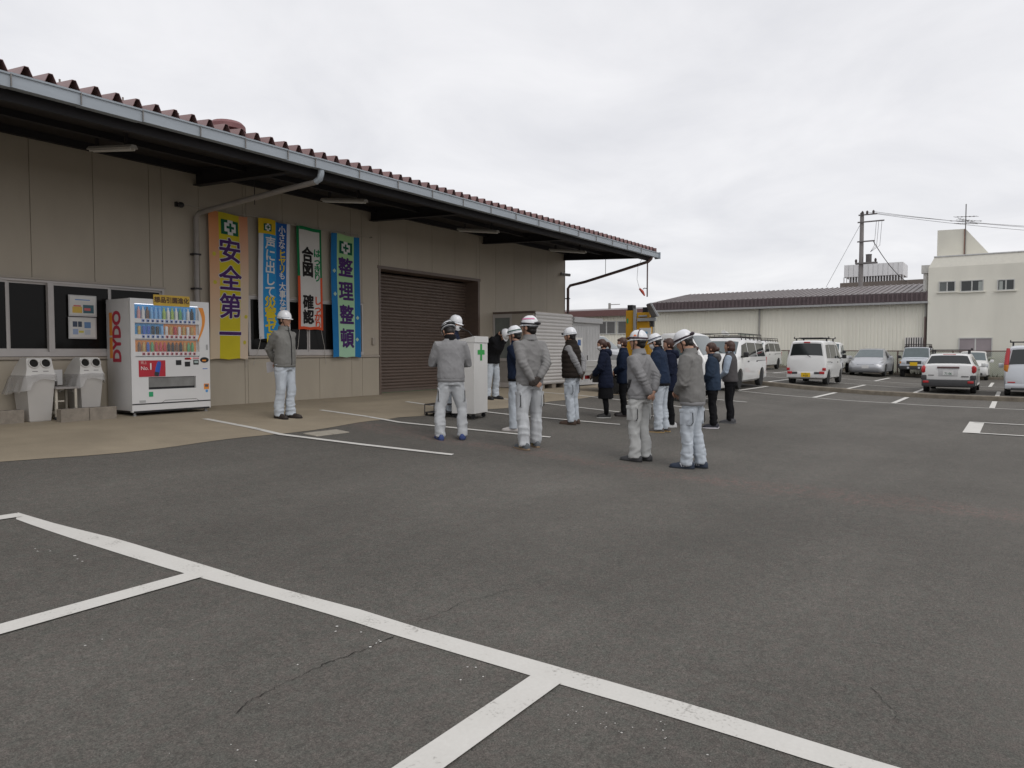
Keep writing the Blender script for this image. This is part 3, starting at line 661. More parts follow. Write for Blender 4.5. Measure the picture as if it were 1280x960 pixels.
    # yellow card standing on the top edge
    mb = MB(); mb.b2((X(.275), Y0-.012, Z(.055)), (X(.735), Y0-.006, Z1+.075)); sg = mb.build('yellow_card', M('card_yellow', (.55, .36, .05), .5, .15, 14), T)
    lettering('想品引園進化', .098, colour('card_lettering', (.10, .05, .02)), sg, (X(.505), Y0-.0142, Z1-.01), (1, 0, 0), (0, 0, 1), bold=.004)
vending()

# ================================================================== recycling bins, blocks and the folding stand
BINC = M('bin_plastic', (.44, .42, .395), .5, .05, 3); BINL = M('bin_lid', (.56, .545, .52), .45, .04)
def bag_material():
    m = bpy.data.materials.new('clear_bag'); m.use_nodes = True; b = m.node_tree.nodes['Principled BSDF']
    b.inputs['Base Color'].default_value = (.55, .54, .53, 1); b.inputs['Roughness'].default_value = .25; b.inputs['Alpha'].default_value = .42; return m
BAG = bag_material()
def bin_(x0, yf, label, w=.37, d=.46):
    zb = gz(yf); T = thing('recycling_bin', label, 'bin', (x0+w/2, yf+d/2, zb), 0, 'recycling bins by the wall', world=False)
    k = .045
    def ring(z, o, y0=0, y1=0): return [(-w/2-o, -d/2-o+y0, z), (w/2+o, -d/2-o+y0, z), (w/2+o, d/2+o+y1, z), (-w/2-o, d/2+o+y1, z)]
    mb = MB(); mb.loft([ring(0, -k-.01), ring(.02, -k), ring(.62, 0), ring(.64, .012), ring(.665, .012)]); mb.build('body', BINC, T)
    # hood with a sloping face that carries two round openings
    fy = -d/2
    mb = MB()
    mb.loft([[(-w/2-.012, fy-.012, .666), (w/2+.012, fy-.012, .666), (w/2+.012, d/2+.012, .666), (-w/2-.012, d/2+.012, .666)],
             [(-w/2, fy, .70), (w/2, fy, .70), (w/2, d/2, .70), (-w/2, d/2, .70)],
             [(-w/2+.012, fy+.012, .76), (w/2-.012, fy+.012, .76), (w/2-.012, d/2-.06, .78), (-w/2+.012, d/2-.06, .78)],
             [(-w/2+.022, fy+.045, .90), (w/2-.022, fy+.045, .90), (w/2-.022, d/2-.22, .90), (-w/2+.022, d/2-.22, .90)],
             [(-w/2+.04, fy+.065, .915), (w/2-.04, fy+.065, .915), (w/2-.04, d/2-.25, .915), (-w/2+.04, d/2-.25, .915)]])
    lid = mb.build('lid', BINL, T)
    for sx in (-1, 1):
        mb = MB(); c = np.array([sx*.078, fy+.0305, .835]); n = _nrm((0, -1, .25))
        mb.tube([c+n*.002, c-n*.004], [.058, .058], 20); mb.build('hole', DARK, lid)
        mb = MB(); rr = []
        u = np.array([1, 0, 0.]); v = np.cross(n, u)
        for (r, hh) in ((.058, .0), (.058, .022), (.068, .022), (.072, 0)): rr.append([c+n*hh+u*r*math.cos(q)+v*r*math.sin(q) for q in np.linspace(0, 2*math.pi, 20, endpoint=False)])
        mb.loft(rr, False); mb.build('hole_rim', BINL, lid, smooth=40)
    mb = MB()
    for sx in (-.07, .07): mb.b2((sx-.035, fy-.0005+.004, .715), (sx+.035, fy+.02, .728))
    mb.build('label_print', M('bin_print', (.15, .14, .14), .6, .1), lid)
    # clear bag turned over the rim
    mb = MB(); rings = []; nn = 48
    for kz, (z, o) in enumerate([(.672, .004), (.668, .02), (.64, .024), (.60, .03), (.555, .038), (.53, .042)]):
        r = []
        for j in range(nn):
            q = j/nn*4; s_ = int(q); t = q-s_; P = [(-1, -1), (1, -1), (1, 1), (-1, 1), (-1, -1)]
            px, py = P[s_][0]+(P[s_+1][0]-P[s_][0])*t, P[s_][1]+(P[s_+1][1]-P[s_][1])*t
            wv = (.014*math.sin(j*1.7+x0*9)+.012*math.sin(j*.73+1))*kz/5
            sag = -.05*max(0, -px)*kz/5+.025*math.sin(j*.5+x0)*kz/5-(.07 if px < -.5 else 0)*kz/5
            if py < -.9: sag += .06*kz/5
            r.append((px*(w/2+o+wv+(.05 if px < -.9 else 0)*kz/5), py*(d/2+o+wv), z+sag))
        rings.append(r)
    mb.loft(rings, False); mb.build('bag', BAG, T, smooth=180)
    return T
B1p = ong(34.5, 529); bin_(B1p[0]+.0, B1p[1], 'recycling bin at the left, standing in front of its concrete block')
b2x = onY(100.5, 490, 11.42)[0]; b2x1 = onY(127, 490, 11.42)[0]
bin_(b2x, 11.42, 'recycling bin beside the vending machine, behind the concrete blocks', w=max(.33, b2x1-b2x))
BLK = M('concrete_block', (.235, .205, .17), .9, .2, 12, bump=.5, bscale=80, speck=.2)
def block(x0, x1, y0, y1, h, label, group='concrete blocks by the bins'):
    T = thing('concrete_block', label, 'block', ((x0+x1)/2, (y0+y1)/2, gz(y0)), 0, group)
    z = gz(y0)-.01; mb = MB(); mb.bbox((x0, y0, z), (x1, y1, z+h), .008); o = mb.build('body', BLK, T)
    mb = MB()
    n = 3
    for k in range(n): xx = x0+(x1-x0)*(k+.5)/n; mb.b2((xx-.04, y0+.03, z+h-.03), (xx+.04, y1-.03, z+h+.0015))
    mb.build('core_hole', M('block_hole', (.10, .09, .08), .95, .1), T)
block(B1p[0]-.39, B1p[0]-.03, B1p[1]+.02, B1p[1]+.16, .2, 'concrete block left of the left bin')
bx = ong(76, 528.5)[0]
block(bx, bx+.385, 11.12, 11.27, .2, 'concrete block lying between the two bins')
block(bx+.39, bx+.78, 11.12, 11.27, .2, 'concrete block lying against the vending machine')
CREAM = M('cream_metal', (.47, .43, .36), .5, .08)
def stand():
    a = onY(67, 500, 11.5)[0]; b = onY(76, 500, 11.75)[0]; c = onY(93, 500, 11.4)[0]; g = gz(11.5)
    T = thing('folding_stand', 'cream metal folding stand with white board between the two bins', 'stand', (a+.1, 11.55, g))
    for (x, y, zt, nm) in [(a, 11.42, .46, 'leg'), (a+.10, 11.7, .46, 'leg'), (c, 11.36, .47, 'leg'), (c+.02, 11.7, .47, 'leg')]:
        mb = MB(); mb.bbox((x-.016, y-.016, g), (x+.016, y+.016, g+zt), .004); mb.build(nm, CREAM, T)
    for z in (.1, .27, .44):
        mb = MB(); mb.b2((a-.014, 11.43, g+z), (a+.115, 11.69, g+z+.02)); mb.build('rung', CREAM, T)
    mb = MB(); mb.b2((a-.03, 11.34, g+.46), (c+.04, 11.74, g+.485)); mb.build('top', M('stand_top', (.28, .26, .25), .5), T)
    mb = MB(); mb.sph((a, 11.42, g+.03), .03); mb.build('caster', BLACKP, T)
    x0 = onY(60.5, 470, 11.78)[0]; x1 = onY(78, 470, 11.78)[0]
    mb = MB(); mb.b2((x0, 11.78, g+.50), (x1, 11.79, g+.73)); mb.build('white_board', M('board_white', (.62, .61, .60), .4, .03), T)
    mb = MB(); mb.b2(((x0+x1)/2-.01, 11.765, g+.48), ((x0+x1)/2+.015, 11.779, g+.56)); mb.build('board_clip', STEEL, T)
stand()
# two framed notices on the office window
def notice(y0, y1, label, kind):
    a = onY(85.5, (y0+y1)/2, 11.96); b = onY(120.5, (y0+y1)/2, 11.96); zt = onY(100, y0, 11.96)[2]; zb = onY(100, y1, 11.96)[2]; xa, xb = a[0], b[0]
    T = thing('window_notice', label, 'notice', ((xa+xb)/2, 11.96, zb), 0, 'notices on the office window'); w = xb-xa; h = zt-zb
    mb = MB(); mb.bbox((xa, 11.952, zb), (xb, 11.968, zt), .004); mb.build('holder', M('holder_grey', (.50, .49, .48), .3, .03), T)
    def fl(u0, u1, v0, v1, c, nm): m_ = MB(); m_.b2((xa+u0*w, 11.947, zt-v1*h), (xa+u1*w, 11.9515, zt-v0*h)); return m_.build(nm, c, T)
    p = fl(.04, .94, .05, .93, colour('paper_white', (.62, .61, .58)), 'paper')
    def f2(u0, u1, v0, v1, c, nm='print'): m_ = MB(); m_.b2((xa+u0*w, 11.944, zt-v1*h), (xa+u1*w, 11.9465, zt-v0*h)); return m_.build(nm, c, p)
    if kind == 0:
        f2(.22, .75, .2, .24, colour('print_blue', (.08, .22, .5))); f2(.12, .46, .55, .84, colour('print_yellow', (.62, .42, .08))); f2(.16, .42, .48, .54, colour('print_red', (.55, .12, .1)))
        f2(.5, .88, .45, .84, colour('print_teal', (.06, .14, .17))); 
        m_ = MB(); m_.b2((xa+.54*w, 11.9415, zt-.72*h), (xa+.76*w, 11.9436, zt-.6*h)); m_.build('print', colour('print_pink', (.6, .15, .15)), p)
    else:
        for (u0, u1, v0, v1, c) in [(.14, .3, .2, .45, (.06, .08, .12)), (.33, .46, .2, .45, (.05, .07, .1)), (.55, .78, .22, .5, (.13, .24, .42)), (.14, .32, .55, .8, (.28, .36, .52)), (.35, .52, .62, .72, (.55, .5, .1)), (.56, .76, .58, .8, (.45, .5, .55))]: f2(u0, u1, v0, v1, colour('print_%d%d' % (u0*100, v0*100), c))
notice(369, 395.5, 'upper notice with yellow and pink print on the office window', 0)
notice(396.5, 423.5, 'lower notice with small blue pictures on the office window', 1)
# ================================================================== banners
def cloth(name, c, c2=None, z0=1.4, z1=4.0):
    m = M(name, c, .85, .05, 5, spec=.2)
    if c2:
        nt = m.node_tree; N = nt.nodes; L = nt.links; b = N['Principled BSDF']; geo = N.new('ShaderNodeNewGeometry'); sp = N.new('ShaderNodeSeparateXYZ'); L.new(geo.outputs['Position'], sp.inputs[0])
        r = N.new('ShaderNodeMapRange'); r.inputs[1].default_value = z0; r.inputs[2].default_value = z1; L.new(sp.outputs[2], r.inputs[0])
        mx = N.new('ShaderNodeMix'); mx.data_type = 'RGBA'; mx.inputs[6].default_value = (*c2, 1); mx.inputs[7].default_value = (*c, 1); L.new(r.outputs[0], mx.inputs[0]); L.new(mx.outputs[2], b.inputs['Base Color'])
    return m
BY = 11.90
def banner(x0, x1, z0, z1, label, strips, seed, amp=.016, taper=0.):
    T = thing('safety_banner', label, 'banner', ((x0+x1)/2, BY, z0), 0, 'safety banners hung on the wall')
    w = x1-x0
    def warp(P):
        P = np.array(P, float); u = (P[:, 0]-x0)/w; v = (z1-P[:, 2])/(z1-z0)
        dy = amp*(np.sin(2.2*math.pi*u+seed)*(.4+.6*v)+.7*np.sin(5*v+seed*2+1.5*u)+.5*np.sin(9*u+seed)*(1-v)**2)
        P[:, 1] += dy; P[:, 0] += taper*v*(u-.5)*w+.012*np.sin(4*v+seed)
        P[:, 2] += .012*np.sin(math.pi*u*2)*(1-v)**3+(.02*np.abs(np.sin(math.pi*2*u+.2)))*(v > .97)
        return P
    parts = []
    for (u0, u1, m_, nm) in strips:
        nx = max(2, int((u1-u0)*26)); nz = 60
        us = np.linspace(u0, u1, nx+1); zs = np.linspace(z1, z0, nz+1); V = []; F = []
        for yy in (0, .0025):
            for z in zs: 
                for u in us: V.append((x0+u*w, BY+yy, z))
        V = warp(V); n = nx+1; k = n*(nz+1)
        for s_ in (0, 1):
            for i in range(nz):
                for j in range(nx):
                    q = [s_*k+i*n+j, s_*k+(i+1)*n+j, s_*k+(i+1)*n+j+1, s_*k+i*n+j+1]; F.append(tuple(q if s_ == 0 else q[::-1]))
        mb = MB(); mb.add(V, F); parts.append(mb.build(nm, m_, T, smooth=180, fix=False))
    def put(body, u, v, size, m_, bold=0., dy=.004, sx=1., vert=0., name='lettering'):
        if vert:
            for i, ch in enumerate(body):
                if ch != ' ': lettering(ch, size, m_, T, (x0+u*w, BY-dy, z1-v*(z1-z0)-i*vert), (1, 0, 0), (0, 0, 1), bold, warp, sx=sx, name=name)
        else: lettering(body, size, m_, T, (x0+u*w, BY-dy, z1-v*(z1-z0)), (1, 0, 0), (0, 0, 1), bold, warp, sx=sx, name=name)
    def patch(u0, u1, v0, v1, m_, dy=.004, name='print', shape=None):
        mb = MB(); H_ = z1-z0
        if shape is None:
            P = [[(x0+(u0+(u1-u0)*i/6)*w, BY-dy, z1-(v0+(v1-v0)*j/6)*H_) for i in range(7)] for j in range(7)]; mb.grid(P)
        else: mb.add([(x0+(u0+(u1-u0)*a)*w, BY-dy, z1-(v0+(v1-v0)*b)*H_) for a, b in shape], [tuple(range(len(shape)))])
        mb.v = [tuple(p) for p in warp(mb.v)]; return mb.build(name, m_, T, fix=False)
    return T, put, patch, warp
GRN = cloth('emblem_green', (.01, .11, .055)); WHT = cloth('print_white', (.66, .65, .63)); PUR = cloth('print_purple', (.075, .03, .13)); YEL = cloth('print_yellow_text', (.66, .50, .03)); BLK_ = cloth('print_black', (.02, .018, .018))
CROSS = [(.36, 0), (.64, 0), (.64, .36), (1, .36), (1, .64), (.64, .64), (.64, 1), (.36, 1), (.36, .64), (0, .64), (0, .36), (.36, .36)]
def emblem(patch, u0, u1, v0, v1, name='emblem'):
    patch(u0, u1, v0, v1, GRN, .004, name)
    du, dv = u1-u0, v1-v0
    patch(u0+.17*du, u1-.17*du, v0+.0*dv, v1-.0*dv, WHT, .011, 'emblem_outline', [(.27, 0), (.73, 0), (.73, .2), (1, .2), (1, .8), (.73, .8), (.73, 1), (.27, 1), (.27, .8), (0, .8), (0, .2), (.27, .2)])
    patch(u0+.28*du, u1-.28*du, v0+.2*dv, v1-.2*dv, GRN, .016, 'emblem_cross', CROSS)
# 1: yellow
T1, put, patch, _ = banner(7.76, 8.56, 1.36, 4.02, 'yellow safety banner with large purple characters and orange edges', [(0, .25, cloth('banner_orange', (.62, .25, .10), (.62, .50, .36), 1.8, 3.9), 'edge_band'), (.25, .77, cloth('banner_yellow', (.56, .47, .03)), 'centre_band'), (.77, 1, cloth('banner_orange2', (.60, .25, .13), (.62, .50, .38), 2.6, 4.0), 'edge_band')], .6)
emblem(patch, .30, .74, .045, .145)
for i, ch in enumerate('安全第一'):
    v = .265+i*.19
    put(ch, .51, v, .47, WHT, .022, .004, name='lettering_outline'); put(ch, .51, v, .47, PUR, .011, .008)
DOT = cloth('dot_yellow', (.55, .47, .06))
for (u, v) in ((.12, .285), (.13, .475), (.93, .70), (.90, .88)):
    patch(u-.045, u+.045, v-.014, v+.014, DOT, .004, 'dot', [(.5+.5*math.cos(a), .5+.5*math.sin(a)) for a in np.linspace(0, 6.28, 12, endpoint=False)])
# 2: blue
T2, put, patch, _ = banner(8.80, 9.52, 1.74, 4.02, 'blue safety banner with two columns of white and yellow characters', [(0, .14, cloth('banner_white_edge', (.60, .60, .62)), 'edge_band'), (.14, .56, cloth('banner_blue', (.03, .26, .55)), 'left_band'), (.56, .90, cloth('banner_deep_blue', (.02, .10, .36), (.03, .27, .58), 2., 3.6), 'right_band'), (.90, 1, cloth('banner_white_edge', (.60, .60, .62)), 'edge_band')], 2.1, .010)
patch(-.02, .52, -.01, .115, cloth('tag_yellow', (.62, .42, .02)), .006, 'yellow_tag')
emblem(lambda u0, u1, v0, v1, m_, dy, name, shape=None: patch(u0, u1, v0, v1, m_, dy+.005, name, shape), .14, .38, .032, .092)
put('声に出して', .36, .195, .25, WHT, .005, .005, vert=.232)
put('災害ゼロ', .36, .70, .27, YEL, .009, .005, vert=.225)
put('小さな', .74, .06, .165, WHT, .004, .005, vert=.148); put('ヒヤリ', .76, .265, .18, YEL, .006, .005, vert=.15); put('も', .76, .455, .15, WHT, .004, .005)
put('大事な気づき', .77, .545, .165, WHT, .004, .005, vert=.157); patch(.62, .9, .90, .985, YEL, .005, 'yellow_patch')
# 3: white with green and red frame
T3, put, patch, _ = banner(9.70, 10.33, 1.95, 4.02, 'white safety banner framed green above and orange red below', [(0, .10, cloth('banner_frame_l', (.01, .17, .06)), 'frame_band'), (.10, .92, cloth('banner_white', (.60, .58, .55)), 'centre_band'), (.92, 1, cloth('banner_frame_l', (.01, .17, .06)), 'frame_band')], 4.4, .010)
RD = cloth('banner_red', (.62, .085, .03)); GR = cloth('banner_green', (.01, .20, .07))
for (u0, u1) in ((-.003, .10), (.92, 1.003)): patch(u0, u1, .48, 1.002, RD, .004, 'red_frame')
patch(.1, .92, .975, 1.002, RD, .004, 'red_frame'); patch(.1, .92, -.002, .03, GR, .004, 'green_frame')
put('合図', .42, .275, .31, BLK_, .014, .005, sx=.95, vert=.30); put('確認', .42, .735, .30, BLK_, .012, .005, sx=.97, vert=.305)
put('はっきり', .80, .245, .185, GR, .007, .005, vert=.165); put('しっかり', .80, .715, .185, RD, .007, .005, vert=.165)
# 4: blue and pale green
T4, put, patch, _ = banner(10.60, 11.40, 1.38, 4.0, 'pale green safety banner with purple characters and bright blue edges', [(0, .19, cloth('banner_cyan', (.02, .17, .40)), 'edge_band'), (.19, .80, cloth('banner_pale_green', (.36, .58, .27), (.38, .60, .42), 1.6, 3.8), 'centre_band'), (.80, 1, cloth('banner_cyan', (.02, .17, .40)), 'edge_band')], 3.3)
emblem(lambda u0, u1, v0, v1, m_, dy, name, shape=None: patch(u0, u1, v0, v1, m_, dy+.004, name, shape), .27, .74, .055, .155)
for i, ch in enumerate('整理整頓'):
    v = .275+i*.193
    put(ch, .5, v, .43, PUR, .014, .006)
DM = cloth('diamond_pale', (.40, .55, .42))
for (u, v) in ((.10, .30), (.11, .485), (.89, .67), (.87, .85)): patch(u-.055, u+.055, v-.018, v+.018, DM, .004, 'diamond', [(.5, 0), (1, .5), (.5, 1), (0, .5)])
ROPE = M('white_rope', (.45, .42, .38), .8, .1)
def rope():
    T = thing('banner_rope', 'thin rope strung along the wall above the banners', 'rope', (9.6, BY, 4.0))
    mb = MB(); pts = []
    for i in range(40): x = 7.2+4.6*i/39; pts.append((x, BY+.03, 4.06+.02*math.sin(x*3)-.02*math.sin(math.pi*i/39)))
    mb.tube(pts, .006, 5); mb.build('line', ROPE, T)
    mb = MB()
    for x in (7.8, 8.15, 8.52, 8.82, 9.15, 9.5, 9.72, 10.3, 10.64, 11.0, 11.36): mb.cyl((x, BY+.01, 4.0), (x, BY+.03, 4.07), .005, 5); mb.sph((x, BY+.03, 4.065), .013, 6, 4)
    mb.build('ties', ROPE, T)
    for (x0, z0, x1, z1) in ((8.83, 1.8, 8.68, 1.25), (9.5, 1.8, 9.56, 1.25), (10.3, 1.96, 10.46, 1.25), (9.74, 1.96, 9.66, 1.3), (8.5, 1.38, 8.5, 1.2)):
        mb = MB(); mb.tube([(x0, BY, z0), ((x0+x1)/2+.01, BY+.01, (z0+z1)/2), (x1, BY+.05, z1)], .005, 5); mb.build('bottom_tie', ROPE, T)
    for x in (7.2, 11.8): mb = MB(); mb.cyl((x, BY+.03, 4.06), (x, 12.005, 4.06), .012, 8); mb.build('eye_bolt', STEEL, T)
rope()

# ================================================================== lectern, trolley, sheds
def lectern():
    P = np.array([10.27, 7.98]); g = gz(7.98)
    T = thing('lectern', 'tall white lectern on casters with green cross and microphone', 'lectern', (P[0], P[1], g), R_(-78), world=False)
    LW = M('lectern_white', (.63, .62, .60), .5, .03, 4); w, d = .56, .44; zb, zt = .09, 1.33
    mb = MB(); mb.bbox((-d/2, -w/2, zb), (d/2, w/2, zt), .006); o = mb.build('cabinet', LW, T)
    mb = MB(); mb.loft([[(-d/2-.005, -w/2-.005, zt+.001), (d/2+.012, -w/2-.005, zt+.001), (d/2+.012, w/2+.005, zt+.001), (-d/2-.005, w/2+.005, zt+.001)], [(-d/2-.005, -w/2-.005, zt+.02), (d/2+.012, -w/2-.005, zt+.11), (d/2+.012, w/2+.005, zt+.11), (-d/2-.005, w/2+.005, zt+.02)]]); mb.build('slanted_top', LW, T)
    GC = M('cross_green', (.025, .32, .06), .5, .03)
    mb = MB(); a, c = .145, 1.16
    mb.add([(d/2+.003, (u-.5)*2*a, c+(v-.5)*2*a) for u, v in CROSS], [tuple(range(12))]); mb.add([(d/2-.001, (u-.5)*2*a, c+(v-.5)*2*a) for u, v in CROSS], [tuple(range(12))[::-1]]); mb.build('green_cross', GC, T, fix=False)
    for sx in (-1, 1):
        for sy in (-1, 1):
            mb = MB(); mb.cyl((sx*(d/2-.05), sy*(w/2-.07)-.015, .04), (sx*(d/2-.05), sy*(w/2-.07)+.015, .04), .04, 14); mb.b2((sx*(d/2-.05)-.02, sy*(w/2-.07)-.022, .04), (sx*(d/2-.05)+.02, sy*(w/2-.07)+.022, .092)); mb.build('caster', BLACKP, T, smooth=40)
    mb = MB(); mb.tube([(.10, -.1, zt+.08), (.10, -.1, zt+.12), (.02, -.1, zt+.2), (-.08, -.1, zt+.235)], .007, 6); mb.tube([(-.06, -.1, zt+.228), (-.15, -.1, zt+.265)], [.014, .02], 8); m = mb.build('microphone', BLACKP, T)
lectern()
def trolley():
    P = ong(549, 520); g = gz(P[1])
    T = thing('low_trolley', 'small low black tube trolley on the apron beside the lectern', 'trolley', (P[0], P[1], g), R_(10), world=False)
    mb = MB()
    for x in (-.16, .16):
        for y in (-.2, .2): mb.cyl((x, y, .03), (x, y, .21), .009, 6)
    for z in (.07, .21):
        for y in (-.2, .2): mb.cyl((-.16, y, z), (.16, y, z), .009, 6)
        for x in (-.16, .16): mb.cyl((x, -.2, z), (x, .2, z), .009, 6)
    mb.build('frame', M('trolley_frame', (.05, .045, .045), .5), T)
    mb = MB(); mb.b2((-.16, -.2, .071), (.16, .2, .08)); mb.build('deck', BLACKP, T)
    for x in (-.13, .13):
        for y in (-.18, .18): mb = MB(); mb.cyl((x, y-.01, .03), (x, y+.01, .03), .03, 12); mb.build('caster', BLACKP, T)
trolley()
def shed1():
    x0, x1, y0, y1 = 16.5, 18.47, 10.6, 11.99; zb, zt = .62, 2.57
    T = thing('porch_shed', 'small shed against the wall with grey corrugated front and glazed door', 'shed', ((x0+x1)/2, y0, .5))
    SG = M('shed_corrugated', (.46, .445, .43), .5, .05, 3, spec=.5); n = 21; prof = []
    mb = MB(); hh = (zt-zb)/n; P = []
    for k in range(n): P += [(0, zb+k*hh), (-.004, zb+k*hh+hh*.1), (-.016, zb+k*hh+hh*.35), (-.018, zb+k*hh+hh*.55), (-.006, zb+k*hh+hh*.9)]
    P.append((0, zt)); mb.loft([[(x, y0+a, z) for a, z in P]+[(x, y0+.03, zt), (x, y0+.03, zb)] for x in (x0, x1)]); mb.build('corrugated_front', SG, T, smooth=50)
    SB = M('shed_beige', (.39, .35, .30), .6, .05, 3)
    for a, b in ((y0+.04, 11.05), (11.05, 11.36)):
        mb = MB(); mb.bbox((x0-.02, a+.003, zb-.06), (x0+.02, b-.003, zt-.03), .004); mb.build('side_panel', SB, T)
    mb = MB(); mb.b2((x0-.03, y0+.0, zt-.028), (x0+.03, y1, zt+.03)); mb.build('top_rail', M('shed_brown', (.13, .10, .085), .5), T)
    mb = MB(); mb.b2((x0+.03, y0+.03, zt-.02), (x1, y1, zt+.02)); mb.build('shed_roof', SB, T)
    mb = MB(); mb.b2((x1-.02, y0+.031, zb), (x1, y1, zt-.02)); mb.build('end_panel', SB, T)
    D = MB(); D.b2((x0-.025, 11.36, .53), (x0+.02, 11.42, zt-.03)); D.b2((x0-.025, 11.93, .53), (x0+.02, 11.99, zt-.03)); D.b2((x0-.025, 11.42, zt-.13), (x0+.02, 11.93, zt-.03)); D.b2((x0-.025, 11.42, .53), (x0+.02, 11.93, .66)); D.b2((x0-.025, 11.42, 1.25), (x0+.02, 11.93, 1.33))
    d = D.build('door', ALU, T)
    mb = MB(); mb.b2((x0-.005, 11.42, 1.33), (x0+.005, 11.93, zt-.13)); mb.build('pane', M('door_glass', (.17, .19, .18), .2, .1, spec=.5), d)
    mb = MB(); mb.b2((x0-.012, 11.42, .66), (x0+.005, 11.93, 1.25)); mb.build('kick_panel', M('door_panel', (.30, .28, .26), .5), d)
    mb = MB(); mb.cyl((x0-.05, 11.46, 1.38), (x0-.05, 11.46, 1.5), .01, 6); mb.b2((x0-.05, 11.455, 1.43), (x0-.02, 11.465, 1.45)); mb.build('door_handle', STEEL, d)
    for x in (16.9, 17.5, 18.1): mb = MB(); mb.b2((x-.1, y0+.02, gz(y0)-.02), (x+.1, y0+.22, zb)); mb.build('foundation_block', BLK, T)
    for x in (16.9, 18.1): mb = MB(); mb.b2((x-.1, y1-.25, gz(y1)-.02), (x+.1, y1-.05, zb)); mb.build('foundation_block', BLK, T)
shed1()
def shed2():
    x0, x1, y0, y1 = 18.55, 20.2, 10.62, 11.6; zb, zt = .56, 2.36
    T = thing('storage_shed', 'light grey steel storage shed with ribbed sliding door and white notice', 'shed', ((x0+x1)/2, y0, .5))
    SG = M('storage_grey', (.43, .43, .43), .5, .05, 3, spec=.5)
    mb = MB(); mb.b2((x0, y0+.03, zb), (x1, y1, zt)); mb.build('body', SG, T)
    mb = MB(); mb.bbox((x0-.05, y0-.08, zt), (x1+.06, y1+.05, zt+.16), .01); mb.build('roof_cap', M('storage_cap', (.40, .40, .40), .5, .05), T)
    mb = MB(); mb.b2((x0, y0, zb-.04), (x1, y0+.05, zb+.05)); mb.b2((x0, y0, zt-.07), (x1, y0+.05, zt)); mb.b2((x0, y0, zb+.05), (x0+.05, y0+.03, zt-.07)); mb.b2((x1-.05, y0, zb+.05), (x1, y0+.03, zt-.07)); mb.build('door_frame', SG, T)
    for (a, b, dy) in ((x0+.05, (x0+x1)/2+.02, .012), ((x0+x1)/2-.02, x1-.05, .002)):
        mb = MB(); P = []; n = int((b-a)/.09)
        for k in range(n): xx = a+(b-a)*k/n; s_ = (b-a)/n; P += [(xx, 0), (xx+s_*.55, 0), (xx+s_*.65, .012), (xx+s_*.9, .012)]
        P.append((b, 0)); mb.loft([[(p, y0+dy+q, z) for p, q in P]+[(b, y0+dy+.018, z), (a, y0+dy+.018, z)] for z in (zb+.05, zt-.07)]); mb.build('sliding_door', SG, T)
    mb = MB(); mb.b2(((x0+x1)/2+.03, y0-.01, 1.2), ((x0+x1)/2+.06, y0+.002, 1.4)); mb.build('handle', STEEL, T)
    a = onY(719.5, 430, y0-.004); b = onY(728, 430, y0-.004); zt_ = onY(724, 422, y0)[2]; zb_ = onY(724, 440, y0)[2]
    mb = MB(); mb.b2((a[0], y0-.006, zb_), (b[0], y0-.001, zt_)); n_ = mb.build('notice', colour('paper_white', (.62, .61, .58)), T)
    w = b[0]-a[0]; mb = MB(); mb.b2((a[0]+.3*w, y0-.009, zb_+.45*(zt_-zb_)), (a[0]+.75*w, y0-.0065, zb_+.85*(zt_-zb_))); mb.build('notice_print', colour('print_navy', (.05, .12, .3)), n_)
shed2()
# ================================================================== people
SKIN = M('skin', (.47, .27, .19), .55, .08, 20, spec=.35)
HAIRB = M('black_hair', (.014, .011, .010), .5, .25, 60, stretch=(1, 1, .2)); HAIRBR = M('brown_hair', (.052, .022, .014), .45, .3, 60, stretch=(1, 1, .2))
HELM = M('white_helmet_shell', (.70, .71, .73), .3, .02, 4, spec=.5, coat=.3)
def fabric(name, c, var=.10, rough=.9, scale=9): return M('fabric_'+name, c, rough, var, scale, bump=.25, bscale=260, spec=.15)
FAB = dict(grey=fabric('grey', (.245, .243, .247)), grey2=fabric('grey2', (.225, .221, .218)), greyw=fabric('greywarm', (.19, .186, .179)), olive=fabric('olive_grey', (.185, .182, .170)), navy=fabric('navy', (.012, .016, .034)), navy2=fabric('navy2', (.012, .019, .040)), black=fabric('black', (.0095, .0095, .011)), blue=fabric('blue', (.030, .046, .075)), navy3=fabric('navy3', (.017, .028, .055)), paleb=fabric('pale_blue', (.37, .44, .53)), vestg=fabric('vest_grey', (.085, .08, .082)), pant=fabric('pale_grey_work', (.475, .49, .505)), pantw=fabric('pale_grey_warm', (.47, .475, .465)), pantb=fabric('pale_blue_work', (.465, .505, .55)), brownblack=fabric('brown_black', (.022, .017, .014)), gloveo=fabric('glove_orange', (.42, .09, .035)), gloved=fabric('glove_dark', (.06, .05, .045)))
def _ring(c, hw, hd, n=28, e=2.3, z=None):
    r = []
    for j in range(n):
        q = 2*math.pi*j/n; cs, sn = math.cos(q), math.sin(q)
        r.append((c[0]+hd*math.copysign(abs(cs)**(2/e), cs), c[1]+hw*math.copysign(abs(sn)**(2/e), sn), c[2]))
    return r
def remesh(mb, vox, smooth=2, fac=.5):
    m = mb.mesh('t')
    def f(o, tmp):
        a = o.modifiers.new('r', 'REMESH'); a.mode = 'VOXEL'; a.voxel_size = vox; a.adaptivity = 0
        if smooth: b = o.modifiers.new('s', 'SMOOTH'); b.iterations = smooth; b.factor = fac
    r = evaluated(m, [f]); bpy.data.meshes.remove(m); return r
def vget(m): a = np.zeros(len(m.vertices)*3); m.vertices.foreach_get('co', a); return a.reshape(-1, 3)
def vnor(m): a = np.zeros(len(m.vertices)*3); m.vertices.foreach_get('normal', a); return a.reshape(-1, 3)
def vset(m, V): m.vertices.foreach_set('co', V.ravel()); m.update()
